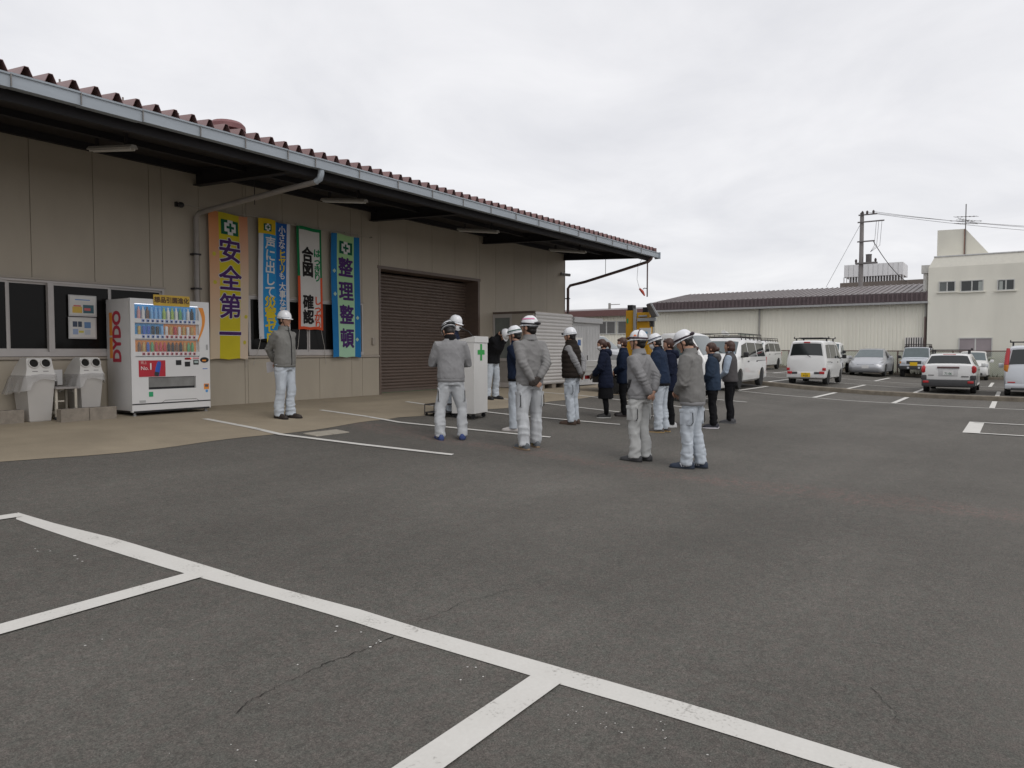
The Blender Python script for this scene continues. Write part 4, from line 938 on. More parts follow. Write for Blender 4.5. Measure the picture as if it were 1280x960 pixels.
def folds(V, freq, seed, k=5, zs=1.):
    r = np.random.RandomState(seed); s = np.zeros(len(V))
    for i in range(k):
        d = r.normal(size=3); d[2] *= zs; d /= np.linalg.norm(d); w = r.normal(size=3)*freq*.5
        s += np.sin(V@d*freq*(.7+.6*r.rand())+r.rand()*6.3+1.6*np.sin(V@w+r.rand()*6.3))
    s /= k**.5
    return np.clip(1-np.abs(s)*.75, 0, 1)                      # sharp ridges
def ik(S, W, l1, l2, pole):
    S, W = np.array(S, float), np.array(W, float); d = W-S; L = np.linalg.norm(d); L = min(L, (l1+l2)*.995); u = _nrm(d)
    a = (l1*l1-l2*l2+L*L)/(2*L); h = math.sqrt(max(l1*l1-a*a, 1e-6)); p = np.array(pole, float); p = _nrm(p-u*(p@u))
    return S+u*a+p*h, S+u*L
ARMS = dict(behind=[((-.185, .045, .90), (-.7, 1, .1)), ((-.20, -.03, .93), (-.7, -1, .1))],
            front=[((.185, .05, .95), (-.6, .9, -.1)), ((.20, -.04, .97), (-.6, -.9, -.1))],
            read=[((.28, .10, 1.10), (-.4, .75, -.8)), ((.28, -.10, 1.08), (-.4, -.75, -.8))],
            down=[((.05, .235, .86), (-1, .3, 0)), ((.05, -.235, .86), (-1, -.3, 0))],
            lect=[((.25, .2, 1.1), (-.3, 1, -.5)), ((.25, -.2, 1.1), (-.3, -1, -.5))])
HDIR = dict(behind=[(-.05, -.75, -.45), (-.05, .75, -.55)], front=[(.3, -.75, -.5), (.3, .75, -.5)], read=[(.9, -.3, .2), (.9, .3, .2)], down=[(.12, -.05, -1), (.12, .05, -1)], lect=[(.9, -.2, -.2), (.9, .2, -.2)])
def hand(mb, W, d, n, side, r=1., curl=.5):
    W = np.array(W, float); d = _nrm(d); n = np.array(n, float); n = _nrm(n-d*(n@d)); s = np.cross(n, d)*side   # s: towards the thumb side
    rings = []
    for t, hw, ht in ((-.02, .026, .022), (.0, .026, .02), (.03, .036, .017), (.07, .041, .015), (.092, .039, .013)):
        c = W+d*t; rings.append([c+s*hw*r*math.cos(q)+n*ht*r*math.sin(q) for q in np.linspace(0, 2*math.pi, 12, endpoint=False)])
    mb.loft(rings)
    for k, (off, ln) in enumerate(((.030, .070), (.0105, .078), (-.0105, .073), (-.030, .056))):
        p = W+d*.082+s*off; pts = [p-d*.02]; a = 0; v = d
        for seg, f in enumerate((.42, .33, .25)):
            a += curl*(.35 if seg == 0 else .75); v = d*math.cos(a)+n*math.sin(a); pts.append(p); p = p+v*ln*f
        pts.append(p); mb.tube(pts, [.0095*r, .0098*r, .009*r, .0085*r, .0065*r], 8)
    p = W+d*.02+s*.026; mb.tube([p-s*.012, p+s*.014+d*.018, p+s*.026+d*.045+n*.008, p+s*.024+d*.066+n*.016], [.013*r, .0125*r, .0105*r, .0075*r], 8)
def head_mesh(mb):
    n, m = 24, 18; rings = []
    for i in range(m+1):
        t = math.pi*(i+.05)/(m+.1); z = -math.cos(t); r = math.sin(t); ring = []
        for j in range(n):
            q = 2*math.pi*j/n; x, y = r*math.cos(q), r*math.sin(q)
            ww = .078 if z > -.1 else .078-.024*min(1, (-.1-z)/.9)
            dd = .097
            px = x*dd+(.012*max(0, -z) if x > 0 else .0)+(.022*z if x < 0 else 0)*-.6
            if z < -.35 and x < 0: px *= .72
            ring.append((px+.005, y*ww, 1.603+z*.113))
        rings.append(ring)
    mb.loft(rings)
    mb.sph((.098, 0, 1.582), (.017, .014, .014), 8, 6); mb.tube([(.088, 0, 1.612), (.102, 0, 1.586)], [.010, .013], 8)     # nose
    mb.sph((.088, 0, 1.545), (.014, .024, .008), 8, 6); mb.sph((.085, 0, 1.508), (.018, .022, .014), 8, 6)               # lips, chin
    mb.sph((.080, 0, 1.635), (.018, .055, .010), 10, 6)                                                                  # brow
    for s in (-1, 1): mb.sph((.0, s*.081, 1.590), (.022, .010, .032), 8, 6); mb.sph((.055, s*.042, 1.578), (.03, .02, .02), 8, 6)
PEOPLE = 0
def person(label, foot, H, yaw, pose='behind', lean=0., hp=0., hy=0., top=('grey', {}), bottom=('pant', {}), helmet=None, hair='short', mask=False, gloves=None, shoe=((.02, .02, .02), (.02, .02, .02)), hood=None, vest=None, mark=None, girth=1., stance=.105, step=.0, arms=None, collar=None, belt=True):
    global PEOPLE; PEOPLE += 1; sd = PEOPLE*13
    s = H/1.72; g = gz(foot[1])
    T = thing('person', label, 'person', (foot[0], foot[1], g), R_(yaw), 'people standing at the outdoor assembly', world=False, scale=s)
    lr = R_(lean)
    def bend(V):
        V = np.array(V, float).reshape(-1, 3); t = np.clip((V[:, 2]-.86)/.34, 0, 1); t = t*t*(3-2*t); a = lr*t; x, z = V[:, 0], V[:, 2]-.94
        R = V.copy(); R[:, 0] = x*np.cos(a)+z*np.sin(a)*1.0; R[:, 2] = .94-x*np.sin(a)+z*np.cos(a); return R
    A, B = R_(hp), R_(hy)
    def headt(V):
        V = np.array(V, float).reshape(-1, 3)-np.array([-.008, 0, 1.475]); x, y, z = V.T
        x1 = x*math.cos(A)+z*math.sin(A); z1 = -x*math.sin(A)+z*math.cos(A)
        x2 = x1*math.cos(B)-y*math.sin(B); y2 = x1*math.sin(B)+y*math.cos(B)
        return bend(np.stack([x2, y2, z1], 1)+np.array([-.008, 0, 1.475]))
    def hbuild(mb, name, mat, parent=T, smooth=180): mb.v = [tuple(p) for p in headt(mb.v)]; return mb.build(name, mat, parent, smooth=smooth)
    gw = girth
    # ---- arms
    armset = arms or list(zip(ARMS[pose], HDIR[pose])); J = []
    for i, sg in enumerate((1, -1)):
        (W, pole), hd = armset[i]; S = bend([(-.012, sg*.178*gw, 1.362)])[0]; In = bend([(-.01, sg*.075, 1.362)])[0]
        E_, W = ik(S, W, .285, .245, pole); J.append((In, S, E_, W, np.array(hd)))
    # ---- legs
    legs = []
    for sg in (1, -1): fx = step*sg; legs.append([(0, sg*.085, .90), (.004+fx*.2, sg*.092, .72), (.018+fx*.5, sg*(stance*.96), .47), (-.012+fx*.8, sg*stance, .27), (-.02+fx, sg*stance, .06)])
    # ---- body: one continuous surface
    mb = MB()
    rings = [((0, 0, .80), .145, .09), ((-.005, 0, .90), .160, .11), ((0, 0, 1.0), .145, .10), ((.004, 0, 1.1), .142, .098), ((.004, 0, 1.22), .158, .104), ((-.004, 0, 1.32), .168, .098), ((-.01, 0, 1.40), .14, .075), ((-.012, 0, 1.445), .075, .062), ((-.006, 0, 1.48), .055, .058), ((.006, 0, 1.56), .054, .058)]
    mb.loft([bend(_ring(c, w, d)) for c, w, d in rings])
    hb = MB(); head_mesh(hb); hb.v = [tuple(p) for p in headt(hb.v)]; mb.add(hb.v, hb.f)
    nb = bend([(-.006, 0, 1.47)])[0]; nh = headt([(.0, 0, 1.55)])[0]; mb.tube([nb-(nh-nb)*.3, nb, nh], [.055, .055, .055], 14)
    for i, sg in enumerate((1, -1)):
        In, S, E_, W, hd = J[i]
        mb.tube([In, S, (S+E_)/2, E_, (E_+W)/2, W], [.05, .05, .043, .038, .035, .026], 12)
        nrm = np.array([.9, 0, .1]) if pose == 'behind' else (np.array([-.9, 0, .2]) if pose == 'front' else np.array([0, -sg, -.3]))
        hand(mb, W, hd, nrm, -sg if pose == 'behind' else sg, 1., .55)
        L_ = legs[i]; mb.tube(L_, [.080, .074, .048, .044, .036], 12); fx = L_[-1]
        mb.tube([(fx[0]-.04, fx[1], .045), (fx[0]+.05, fx[1]+sg*.008, .04), (fx[0]+.11, fx[1]+sg*.016, .034)], [.028, .026, .014], 10)
    bm_ = remesh(mb, .0088, 2, .4); bm_.materials.append(SKIN); link('body', bm_, T, 180)
    # ---- upper garment
    tf, topt = top; hem = topt.get('hem', .87); pw = topt.get('puff', 0.); quilt = topt.get('quilt', 0); tail = topt.get('flare', 0.)
    def torso(off, hem, sleeves=True):
        m_ = MB()
        R0 = [((0, 0, hem), .184+tail, .138+tail*.8), ((.0, 0, hem+.03), .190+tail, .143+tail*.8)]
        if hem < .80: R0 += [((0, 0, .85), .19+tail*.5, .142+tail*.4)]
        R0 += [((.002, 0, .93), .190, .142), ((.004, 0, 1.02), .184, .138), ((.006, 0, 1.12), .184, .134), ((.006, 0, 1.22), .192, .134), ((-.002, 0, 1.31), .196, .124), ((-.008, 0, 1.37), .182, .106), ((-.012, 0, 1.42), .132, .086), ((-.012, 0, 1.452), .084, .076), ((-.008, 0, 1.475), .073, .073)]
        if collar != 'low': R0 += [((-.004, 0, 1.505), .071, .072)]
        m_.loft([bend(_ring(c, (w+off)*gw, d+off, 30, 2.2)) for c, w, d in R0])
        if sleeves:
            for i, sg in enumerate((1, -1)):
                In, S, E_, W, hd = J[i]; S2 = S+(S-In)*.02
                m_.tube([In, S2, S+(E_-S)*.35, S+(E_-S)*.7, E_, E_+(W-E_)*.4, E_+(W-E_)*.8, W-(W-E_)*.02], [.070+off+pw*.3, .076+off+pw*.4, .072+off+pw*.6, .066+off+pw*.7, .061+off+pw*.7, .056+off+pw*.5, .050+off*.8+pw*.3, .041+off*.6], 16)
        return m_
    def finish(m_, name, mat, amp, fr, quilted=0, vox=.0112, zs=1.):
        r = remesh(m_, vox, 3, .5); V = vget(r); Nn = vnor(r)
        h = .65*folds(V, fr*.8, sd, 4, zs)**1.8+.35*folds(V, fr*1.9, sd+5, 4, zs)
        d = amp*(h-.45)
        # folds gather at the inside of the elbows and above the hem
        for In, S, E_, W, hd in J:
            q = np.exp(-(np.linalg.norm(V-E_, axis=1)/.10)**2); ax = _nrm(W-E_); d += q*amp*.45*np.sin((V-E_)@ax*2*math.pi/.045+3*np.sin((V-E_)@np.array([9, 7, 3.])))
        if quilted: d += quilted*(np.abs(np.sin(math.pi*V[:, 2]/.085))**.6-.6)
        vset(r, V+Nn*d[:, None]); r.materials.append(mat); return link(name, r, T, 180)
    ga = topt.get('amp', .0075)*1.7
    G_ = finish(torso(.0+pw*.5, hem), topt.get('name', 'jacket'), FAB[tf], ga, 26, quilt)
    if topt.get('rib', True):
        mb = MB(); mb.loft([bend(_ring((0, 0, z), (.182+tail+o+pw*.4)*gw, .136+tail*.8+o+pw*.4, 30, 2.2)) for z, o in ((hem-.035, -.004), (hem-.03, .003), (hem, .006), (hem+.012, .002))]); mb.build('hem_band', FAB[topt.get('ribc', tf)], G_, smooth=60)
    if topt.get('zip'):
        mb = MB(); P = [(.005+d_, 0, z) for z, d_ in ((hem, .138), (.93, .148), (1.02, .146), (1.12, .143), (1.22, .143), (1.31, .130), (1.37, .110), (1.42, .085), (1.47, .075))]; mb.tube(bend(P), .006, 6); mb.build('zip', FAB['black'], G_)
    if topt.get('collarc'):
        mb = MB(); mb.loft([bend(_ring((-.01, 0, z), w, w, 24, 2)) for z, w in ((1.43, .088), (1.46, .086), (1.51, .080), (1.52, .072), (1.49, .066))], False); mb.build('collar', FAB[topt['collarc']], G_, smooth=60)
    else:
        mb = MB(); mb.loft([bend(_ring((-.012, 0, z), w, w*1.02, 24, 2)) for z, w in ((1.435, .098), (1.455, .092), (1.49, .082), (1.505, .080), (1.50, .073), (1.46, .074))], False); mb.build('collar', FAB[tf], G_, smooth=60)
    if topt.get('stripes'):
        mb = MB()
        for k in range(3):
            for sg in (1, -1): mb.tube(bend([(.075-.0*k+.02*k, sg*(.170-.012*k), .93), (.04+.02*k, sg*(.192-.008*k), 1.02), (.01+.02*k, sg*(.192-.006*k), 1.10)]), .005, 5)
        mb.build('dark_stripes', FAB['black'], G_)
    if vest:
        vf, vo = vest; V_ = finish(torso(.016+vo.get('puff', 0), vo.get('hem', .86), False), 'vest', FAB[vf], .006, 24, vo.get('quilt', 0))
        if vo.get('quilt'):
            mb = MB(); mb.loft([bend(_ring((-.01, 0, z), w, w, 24, 2)) for z, w in ((1.42, .105), (1.46, .096), (1.52, .088), (1.53, .08), (1.49, .072))], False); mb.build('vest_collar', FAB[vf], V_, smooth=60)
    if hood:
        mb = MB(); n = 20; rr = []
        for k in range(9):
            a = R_(-150+k*37.5)
            c = np.array([-.035-.085*math.cos(a*.0+R_(k*45-180)*.5)**2, .115*math.sin(R_(k*45-180)*.5), 1.455-.02*math.cos(R_(k*45-180)*.5)**2]); rr.append(c)
        mb.tube(bend(rr), [.03, .042, .052, .06, .064, .06, .052, .042, .03], 12); mb.sph(bend([(-.13, 0, 1.40)])[0], (.055, .10, .085), 14, 10)
        r = remesh(mb, .012, 3); V = vget(r); vset(r, V+vnor(r)*(.008*(folds(V, 30, sd+3)-.5))[:, None]); r.materials.append(FAB[hood]); link('hood', r, T, 180)
    # ---- lower garment
    bf, bo = bottom; kind = bo.get('kind', 'cargo'); slim = bo.get('slim', 0.)
    if kind == 'skirt':
        mb = MB(); mb.loft([_ring((0, 0, z), w, d, 30, 2.2) for z, w, d in ((.98, .16, .12), (.88, .18, .14), (.7, .195, .155), (.52, .205, .165), (.42, .205, .165))]); r = remesh(mb, .013, 2); V = vget(r); vset(r, V+vnor(r)*(.010*(folds(V*np.array([1, 1, .25]), 30, sd)-.5))[:, None]); r.materials.append(FAB[bf]); link('skirt', r, T, 180)
        mb = MB()
        for L_ in legs: mb.tube(L_, [.09, .088, .062, .058, .045], 14)
        mb.build('tights', FAB['black'], T, smooth=180)
    else:
        mb = MB(); mb.loft([_ring(c, w*gw, d) for c, w, d in (((0, 0, .99), .158, .116), ((-.002, 0, .93), .163, .121), ((-.006, 0, .86), .168, .127), ((-.004, 0, .79), .166, .116))])
        for i, sg in enumerate((1, -1)):
            L_ = [np.array(p, float) for p in legs[i]]; L_[-1] = L_[-1]+np.array([.004, 0, -.012])
            mb.tube(L_, [.103-slim*.3, .096-slim*.7, .078-slim, .074-slim, .077-slim*1.3], 18)
        r = remesh(mb, .0112, 3); V = vget(r); Nn = vnor(r); low = np.clip((.62-V[:, 2])/.4, 0, 1)
        sl_ = max(0., 1-slim*12); d = sl_*(.013*(folds(V*np.array([1, 1, .6]), 23, sd+1, 4)-.5)+(.003+.011*low**1.5)*(folds(V*np.array([.55, .55, 1]), 36, sd+2, 4, 1.4)-.5)); d *= np.clip((.93-V[:, 2])/.16, 0, 1)
        d += sl_*.004*np.exp(-((V[:, 2]-.78)/.05)**2)*np.sin(V[:, 2]*75+np.abs(V[:, 1])*60+V[:, 0]*20)
        vset(r, V+Nn*d[:, None]); r.materials.append(FAB[bf]); P_ = link('trousers', r, T, 180)
        if belt: mb = MB(); mb.loft([_ring((0, 0, z), .166*gw, .123, 28) for z in (.955, .99)], False); mb.build('belt', FAB['black'], P_)
        if kind == 'cargo':
            for i, sg in enumerate((1, -1)):
                a, b = np.array(legs[i][1]), np.array(legs[i][2]); c = a*.72+b*.28; y = c[1]+sg*.078
                pk = MB(); pk.bbox((-.085, -.012, -.10), (.085, .012, .09), .011)
                pk.v = [(x+c[0], y+sg*(-.25*abs(x)**1.)*.6+yy, z+c[2]) for x, yy, z in pk.v]; po = pk.build('cargo_pocket', FAB[bf], P_, smooth=60)
                fl = MB(); fl.bbox((-.09, -.008, .06), (.09, .008, .105), .006); fl.v = [(x+c[0], y+sg*(.011-.15*abs(x))+yy, z+c[2]) for x, yy, z in fl.v]; fl.build('pocket_flap', FAB[bf], P_, smooth=60)
                zp = MB(); zp.tube([(c[0]-.085, y+sg*.004, c[2]+.06), (c[0]-.092, y+sg*.006, c[2]-.06), (c[0]-.07, y+sg*.008, c[2]-.095)], .005, 5); zp.build('pocket_edge', FAB['black'], P_)
    # ---- shoes
    up, sole = shoe
    UM = M('shoe_%d_%d_%d' % tuple(int(c*255) for c in up), up, .6, .15, 20); SM = M('sole_%d_%d_%d' % tuple(int(c*255) for c in sole), sole, .7, .1)
    for i, sg in enumerate((1, -1)):
        fx = legs[i][-1]; a = R_(9*sg); ca, sa = math.cos(a), math.sin(a)
        def loc(P): return [(fx[0]+x*ca-y*sa, fx[1]+x*sa+y*ca, z) for x, y, z in P]
        mb = MB(); rings = []
        for x, w, h in ((-.095, .018, .055), (-.088, .034, .078), (-.05, .041, .105), (-.01, .042, .11), (.03, .043, .10), (.08, .048, .085), (.13, .050, .070), (.175, .044, .060), (.20, .030, .050), (.212, .012, .038)):
            rings.append([(x, 0+w*math.cos(q)*1., .018+max(0, h-.018)*max(0, math.sin(q))**.8) for q in np.linspace(0, math.pi, 11)])
        mb.loft([loc(r) for r in rings]); so = mb.build('shoe', UM, T, smooth=60)
        if mark:
            mk = MB()
            for sy in (-1, 1):
                for k in range(3): x_ = -.01+.028*k; mk.add(loc([(x_, sy*.0455, .03), (x_+.012, sy*.0465, .03), (x_+.036, sy*.040, .075), (x_+.024, sy*.039, .075)]), [(0, 1, 2, 3)])
            mk.build('shoe_mark', M('mark_%d' % int(mark[0]*100+mark[2]*10), mark, .6, 0), so, fix=False)
        mb = MB(); mb.loft([loc([(x+.0, w*1.08*math.cos(q), z) for x, w, q in [(-.10+.318*(.5-.5*math.cos(t)), .051*math.sqrt(max(.02, math.sin(t)))*(.86+.2*(.5-.5*math.cos(t))), 0 if k == 0 else math.pi) for k in (0, 1) for t in (np.linspace(.12, math.pi-.12, 9) if k == 0 else np.linspace(math.pi-.12, .12, 9))]]) for z in (.0, .006, .022)]); mb.build('sole', SM, so)
    # ---- head things
    if hair == 'short':
        mb = MB(); mb.sph((-.020, 0, 1.618), (.094, .084, .106), 20, 14); mb.sph((-.055, 0, 1.56), (.048, .066, .055), 14, 10)
        for sg in (-1, 1): mb.sph((.03, sg*.074, 1.628), (.02, .009, .03), 8, 6)
        hbuild(mb, 'hair', HAIRB)
    else:
        mb = MB(); mb.sph((-.014, 0, 1.622), (.108, .092, .112), 22, 16)
        if hair == 'bob': mb.sph((-.03, 0, 1.565), (.092, .098, .10), 20, 14); mb.sph((.055, .0, 1.675), (.04, .07, .04), 12, 8)
        if hair == 'pony': mb.sph((-.06, 0, 1.57), (.055, .07, .06), 14, 10); mb.tube([(-.10, 0, 1.63), (-.145, 0, 1.60), (-.155, 0, 1.53), (-.145, 0, 1.46)], [.025, .036, .034, .015], 10)
        if hair == 'bun': mb.sph((-.055, 0, 1.575), (.06, .075, .06), 14, 10); mb.sph((-.12, 0, 1.575), (.05, .055, .05), 14, 10)
        if hair == 'crop': mb.sph((-.05, 0, 1.565), (.06, .078, .065), 14, 10); mb.sph((.055, .0, 1.672), (.042, .072, .04), 12, 8)
        # keep the face free
        r = remesh(mb, .012, 2); V = vget(r); f = np.clip((V[:, 0]-.035)/.05, 0, 1)*np.clip((1.665-V[:, 2])/.03, 0, 1)*np.clip((.085-np.abs(V[:, 1]))/.02, 0, 1); V[:, 0] -= f*.075
        V += vnor(r)*(.006*(folds(V*np.array([1, 1, .3]), 60, sd)-.5))[:, None]
        vset(r, headt(V)); r.materials.append(HAIRBR); link('hair', r, T, 180)
    for sg in (-1, 1):
        mb = MB(); mb.sph((.087, sg*.031, 1.612), (.008, .013, .006), 8, 6); hbuild(mb, 'eye', M('eye_dark', (.02, .015, .012), .3, 0))
        mb = MB(); mb.tube([(.093, sg*.016, 1.634), (.091, sg*.034, 1.638), (.078, sg*.052, 1.632)], .004, 5); hbuild(mb, 'eyebrow', HAIRB)
    if mask:
        mb = MB(); rr = []
        for z, xx, w in ((1.592, .112, .045), (1.58, .121, .062), (1.555, .117, .070), (1.525, .110, .066), (1.498, .098, .050)):
            rr.append([(xx*math.cos(q)*1.0-.004*(abs(q) > 1), .085*math.sin(q)*(w/.066), z) for q in np.linspace(-1.25, 1.25, 11)])
        mb.grid(rr); mb.v = [tuple(p) for p in headt(mb.v)]; o = mb.build('face_mask', M('mask_white', (.70, .70, .70), .8, .03), T, smooth=180)
        for sg in (-1, 1): mb = MB(); mb.tube([(.035, sg*.082, 1.575), (.0, sg*.088, 1.60)], .003, 5); hbuild(mb, 'mask_loop', M('mask_white', (.7, .7, .7)), o)
    if helmet is not None:
        hm = helmet.get('mat', HELM); n = 40
        mb = MB(); rings = []
        for e in [0, 8, 16, 26, 36, 46, 56, 66, 75, 82, 87.5]:
            e_ = R_(e); ring = []
            for j in range(n):
                q = 2*math.pi*j/n; ridge = .004*math.exp(-(math.sin(q)/.25)**2)*(math.cos(e_) > .15)
                rr = math.cos(e_)**.85
                ring.append((-.010+(.121+ridge)*rr*math.cos(q), (.101)*rr*math.sin(q), 1.634+(.124+ridge)*math.sin(e_)))
            rings.append(ring)
        brim = []
        def bz(q): return .036*max(0, math.cos(q))**1.8
        outer = [(-.010+(.125+bz(2*math.pi*j/n))*math.cos(2*math.pi*j/n), (.105+.4*bz(2*math.pi*j/n))*math.sin(2*math.pi*j/n), 1.626-.25*bz(2*math.pi*j/n)) for j in range(n)]
        under = [(x*.985, y*.985, z-.006) for x, y, z in outer]; inner = [(-.010+.110*math.cos(2*math.pi*j/n), .090*math.sin(2*math.pi*j/n), 1.626) for j in range(n)]
        rings = [inner, under, outer]+rings
        mb.loft(rings, True); h = hbuild(mb, 'helmet', hm, T, 50)
        mb = MB(); mb.loft([[(-.010+(.1225)*math.cos(2*math.pi*j/n), .1025*math.sin(2*math.pi*j/n), z) for j in range(n)] for z in (1.638, 1.645)], False); hbuild(mb, 'helmet_band', M('helmet_line', (.30, .33, .37), .5), h, 60)
        mb = MB()
        for sg in (-1, 1): mb.tube([(.02, sg*.100, 1.635), (.03, sg*.084, 1.57), (.05, sg*.055, 1.505), (.062, sg*.0, 1.486)], .0055, 6)
        hbuild(mb, 'chin_strap', FAB['black'], h)
        mb = MB(); mb.loft([[(-.02-.107*math.cos(q), .098*math.sin(q), z) for q in np.linspace(-1.2, 1.2, 12)] for z in (1.60, 1.634)], False, closed=False); hbuild(mb, 'nape_band', M('nape_grey', (.06, .06, .065), .6), h)
        if helmet.get('goggles'):
            gc = helmet['goggles']; gm = M('goggle_%d' % int(gc[0]*1000), gc, .35, .1)
            mb = MB(); mb.tube([(-.010+.126*math.cos(q), .106*math.sin(q), 1.648+.012*math.cos(q)) for q in np.linspace(0, 2*math.pi, 33)], .007, 8, flat=1.6, up=(0, 0, 1)); hbuild(mb, 'goggle_strap', gm, h)
            sgn = helmet.get('side', -1)
            mb = MB(); mb.tube([(-.010+.136*math.cos(q)*sgn, .112*math.sin(q), 1.652) for q in np.linspace(-.65, .65, 9)], [.008, .014, .020, .021, .016, .021, .020, .014, .008], 8); hbuild(mb, 'goggles', gm, h)
        if helmet.get('strap'):
            c = helmet['strap']; mb = MB(); mb.tube([(-.045+.01*math.cos(q), .103*math.cos(q), 1.634+.122*math.sin(q)) for q in np.linspace(0.02, math.pi-.02, 17)], .0075, 6); hbuild(mb, 'helmet_strap', M('strap_%d' % int(c[0]*1000), c, .6), h)
        if helmet.get('stripe'):
            c = helmet['stripe']
            sm_ = M('stripe_%d_%d' % (int(c[0]*1000), int(c[1]*1000)), c, .5, .05)
            for zz in helmet.get('bands', (1.675,)):
                mb = MB(); e0 = math.asin(min(1, (zz-1.634)/.124)); 
                mb.loft([[(-.010+(.1262)*math.cos(e)**.85*math.cos(q), .1042*math.cos(e)**.85*math.sin(q), 1.6345+.1275*math.sin(e)) for q in np.linspace(*helmet.get('arc', (0, 2*math.pi)), 33)] for e in (e0, e0+helmet.get('bt', .18)/3, e0+helmet.get('bt', .18)*2/3, e0+helmet.get('bt', .18))], False, closed=False); hbuild(mb, 'helmet_stripe', sm_, h)
        if helmet.get('mark'):
            for sg in (-1, 1):
                mb = MB(); mb.add([(.005+.03*a-.0, sg*(.1045-.014*b-.0), 1.672+.022*b) for a, b in ((-1, 0), (1, 0), (.1, 1.1))], [(0, 1, 2)])
                mb.v = [tuple(p) for p in headt(mb.v)]; mb.build('helmet_mark', M('orange_mark', (.7, .16, .04), .5, 0), h, fix=False)
        if helmet.get('lamp'):
            mb = MB(); mb.bbox((.108, -.03, 1.638), (.145, .03, 1.675), .01); hbuild(mb, 'head_lamp', BLACKP, h, 40)
    if gloves:
        for i, sg in enumerate((1, -1)):
            gmat = gloves if isinstance(gloves, str) else gloves[i]
            if not gmat: continue
            In, S, E_, W, hd = J[i]; mb = MB(); nrm = np.array([.9, 0, .1]) if pose == 'behind' else (np.array([-.9, 0, .2]) if pose == 'front' else np.array([0, -sg, -.3]))
            hand(mb, W, hd, nrm, -sg if pose == 'behind' else sg, 1.32, .55); mb.tube([W-_nrm(W-E_)*.03, W+_nrm(hd)*.01], [.037, .034], 12)
            r = remesh(mb, .007, 1); r.materials.append(FAB[gmat]); link('glove', r, T, 180)
    return T, J, s

def at(x, y): return ong(x, y)
DARKH = M('dark_striped_helmet', (.035, .034, .038), .35, .1, spec=.5)
BLK2 = ((.018, .017, .017), (.015, .015, .015))
CARGO = ('pant', {}); WARM = ('pantw', {}); BLUEPT = ('pantb', {'kind': 'plain'})
# the man in front of the banners
pa, Ja, sa_ = person('man in grey zipped jacket and white helmet standing alone before the banners, hands behind back', at(357, 523), 1.69, -82, 'behind', 0, 4, 6, ('olive', {'zip': True, 'amp': .006}), BLUEPT, {}, shoe=((.03, .022, .018), (.02, .015, .013)), stance=.10, step=.03)
person('man with his back turned in grey sweatshirt, dark striped helmet and blue shoes, reading', at(564, 549), 1.71, 46, 'read', 7, 26, 14, ('grey', {'collarc': 'black', 'amp': .006, 'name': 'sweatshirt'}), CARGO, {'stripe': (.03, .03, .034), 'bands': (1.668, 1.708), 'bt': .10, 'goggles': (.03, .03, .03)}, shoe=((.035, .06, .19), (.035, .05, .14)), stance=.165, girth=1.06, step=-.03, mark=(.6, .6, .62))
person('masked man in dark navy jacket and white helmet standing behind the lectern', (10.36, 8.46), 1.77, -60, 'lect', 4, 12, -20, ('navy', {'puff': .01}), BLUEPT, {}, mask=True, shoe=BLK2)
person('man in black coat and white helmet bowing low, hands behind back', (at(615, 499)), 1.72, -98, 'behind', 28, 50, 6, ('black', {'hem': .80, 'puff': .012, 'rib': False}), BLUEPT, {}, shoe=BLK2, stance=.13, arms=[(((-.16, .05, 1.0), (-.7, 1, .2)), (-.05, -.75, -.45)), (((-.18, -.03, 1.03), (-.7, -1, .2)), (-.05, .75, -.55))])
person('man in navy jacket with white helmet and white shoes behind the tall man in grey', at(647, 539), 1.66, 98, 'behind', 3, 10, 8, ('navy2', {'puff': .012, 'ribc': 'black'}), BLUEPT, {'stripe': (.05, .10, .09), 'bands': (1.655,), 'arc': (.2, 6.1)}, shoe=((.55, .52, .50), (.3, .28, .26)), girth=1.05, step=.03)
person('tall man in grey sweatshirt, pink striped helmet and yellow marked shoes, hands clasped behind back', at(662, 560), 1.80, 60, 'behind', 1, 0, 34, ('grey2', {'amp': .0065, 'name': 'sweatshirt'}), CARGO, {'goggles': (.018, .014, .018), 'stripe': (.60, .22, .36), 'bands': (1.70,), 'arc': (.3, 2.7)}, shoe=((.10, .11, .12), (.28, .20, .13)), gloves=[None, 'gloved'], stance=.13, step=-.09, mark=(.6, .42, .03))
person('man in black quilted vest over grey sleeves, white helmet and orange gloves', at(715, 530), 1.68, 100, 'behind', 3, 6, 4, ('grey', {'amp': .007, 'hem': .9}), BLUEPT if False else ('pantb', {}), {'lamp': True, 'goggles': None}, gloves=['gloveo', 'gloved'], vest=('brownblack', {'puff': .014, 'quilt': .010, 'hem': .84}), shoe=((.06, .035, .025), (.05, .03, .02)), girth=1.08)
person('woman in dark navy hooded coat and black skirt with brown ponytail and mask', at(757, 522), 1.52, 116, 'front', 6, 10, 0, ('navy', {'hem': .66, 'puff': .022, 'quilt': .006, 'rib': False, 'flare': .02}), ('black', {'kind': 'skirt'}), None, 'pony', True, gloves='gloved', hood='navy', shoe=((.02, .02, .02), (.45, .45, .43)), arms=[(((.26, .08, .93), (-.6, .9, -.1)), (.6, -.4, -.5)), (((.27, -.06, .95), (-.6, -.9, -.1)), (.6, .4, -.5))])
person('masked woman in navy coat standing between the skirted woman and a helmeted man in grey', at(779, 520), 1.56, 120, 'front', 2, 6, 0, ('navy2', {'hem': .72, 'puff': .014, 'rib': False}), ('black', {'kind': 'plain', 'slim': .012}), None, 'crop', True, shoe=((.02, .015, .015), (.03, .02, .02)))
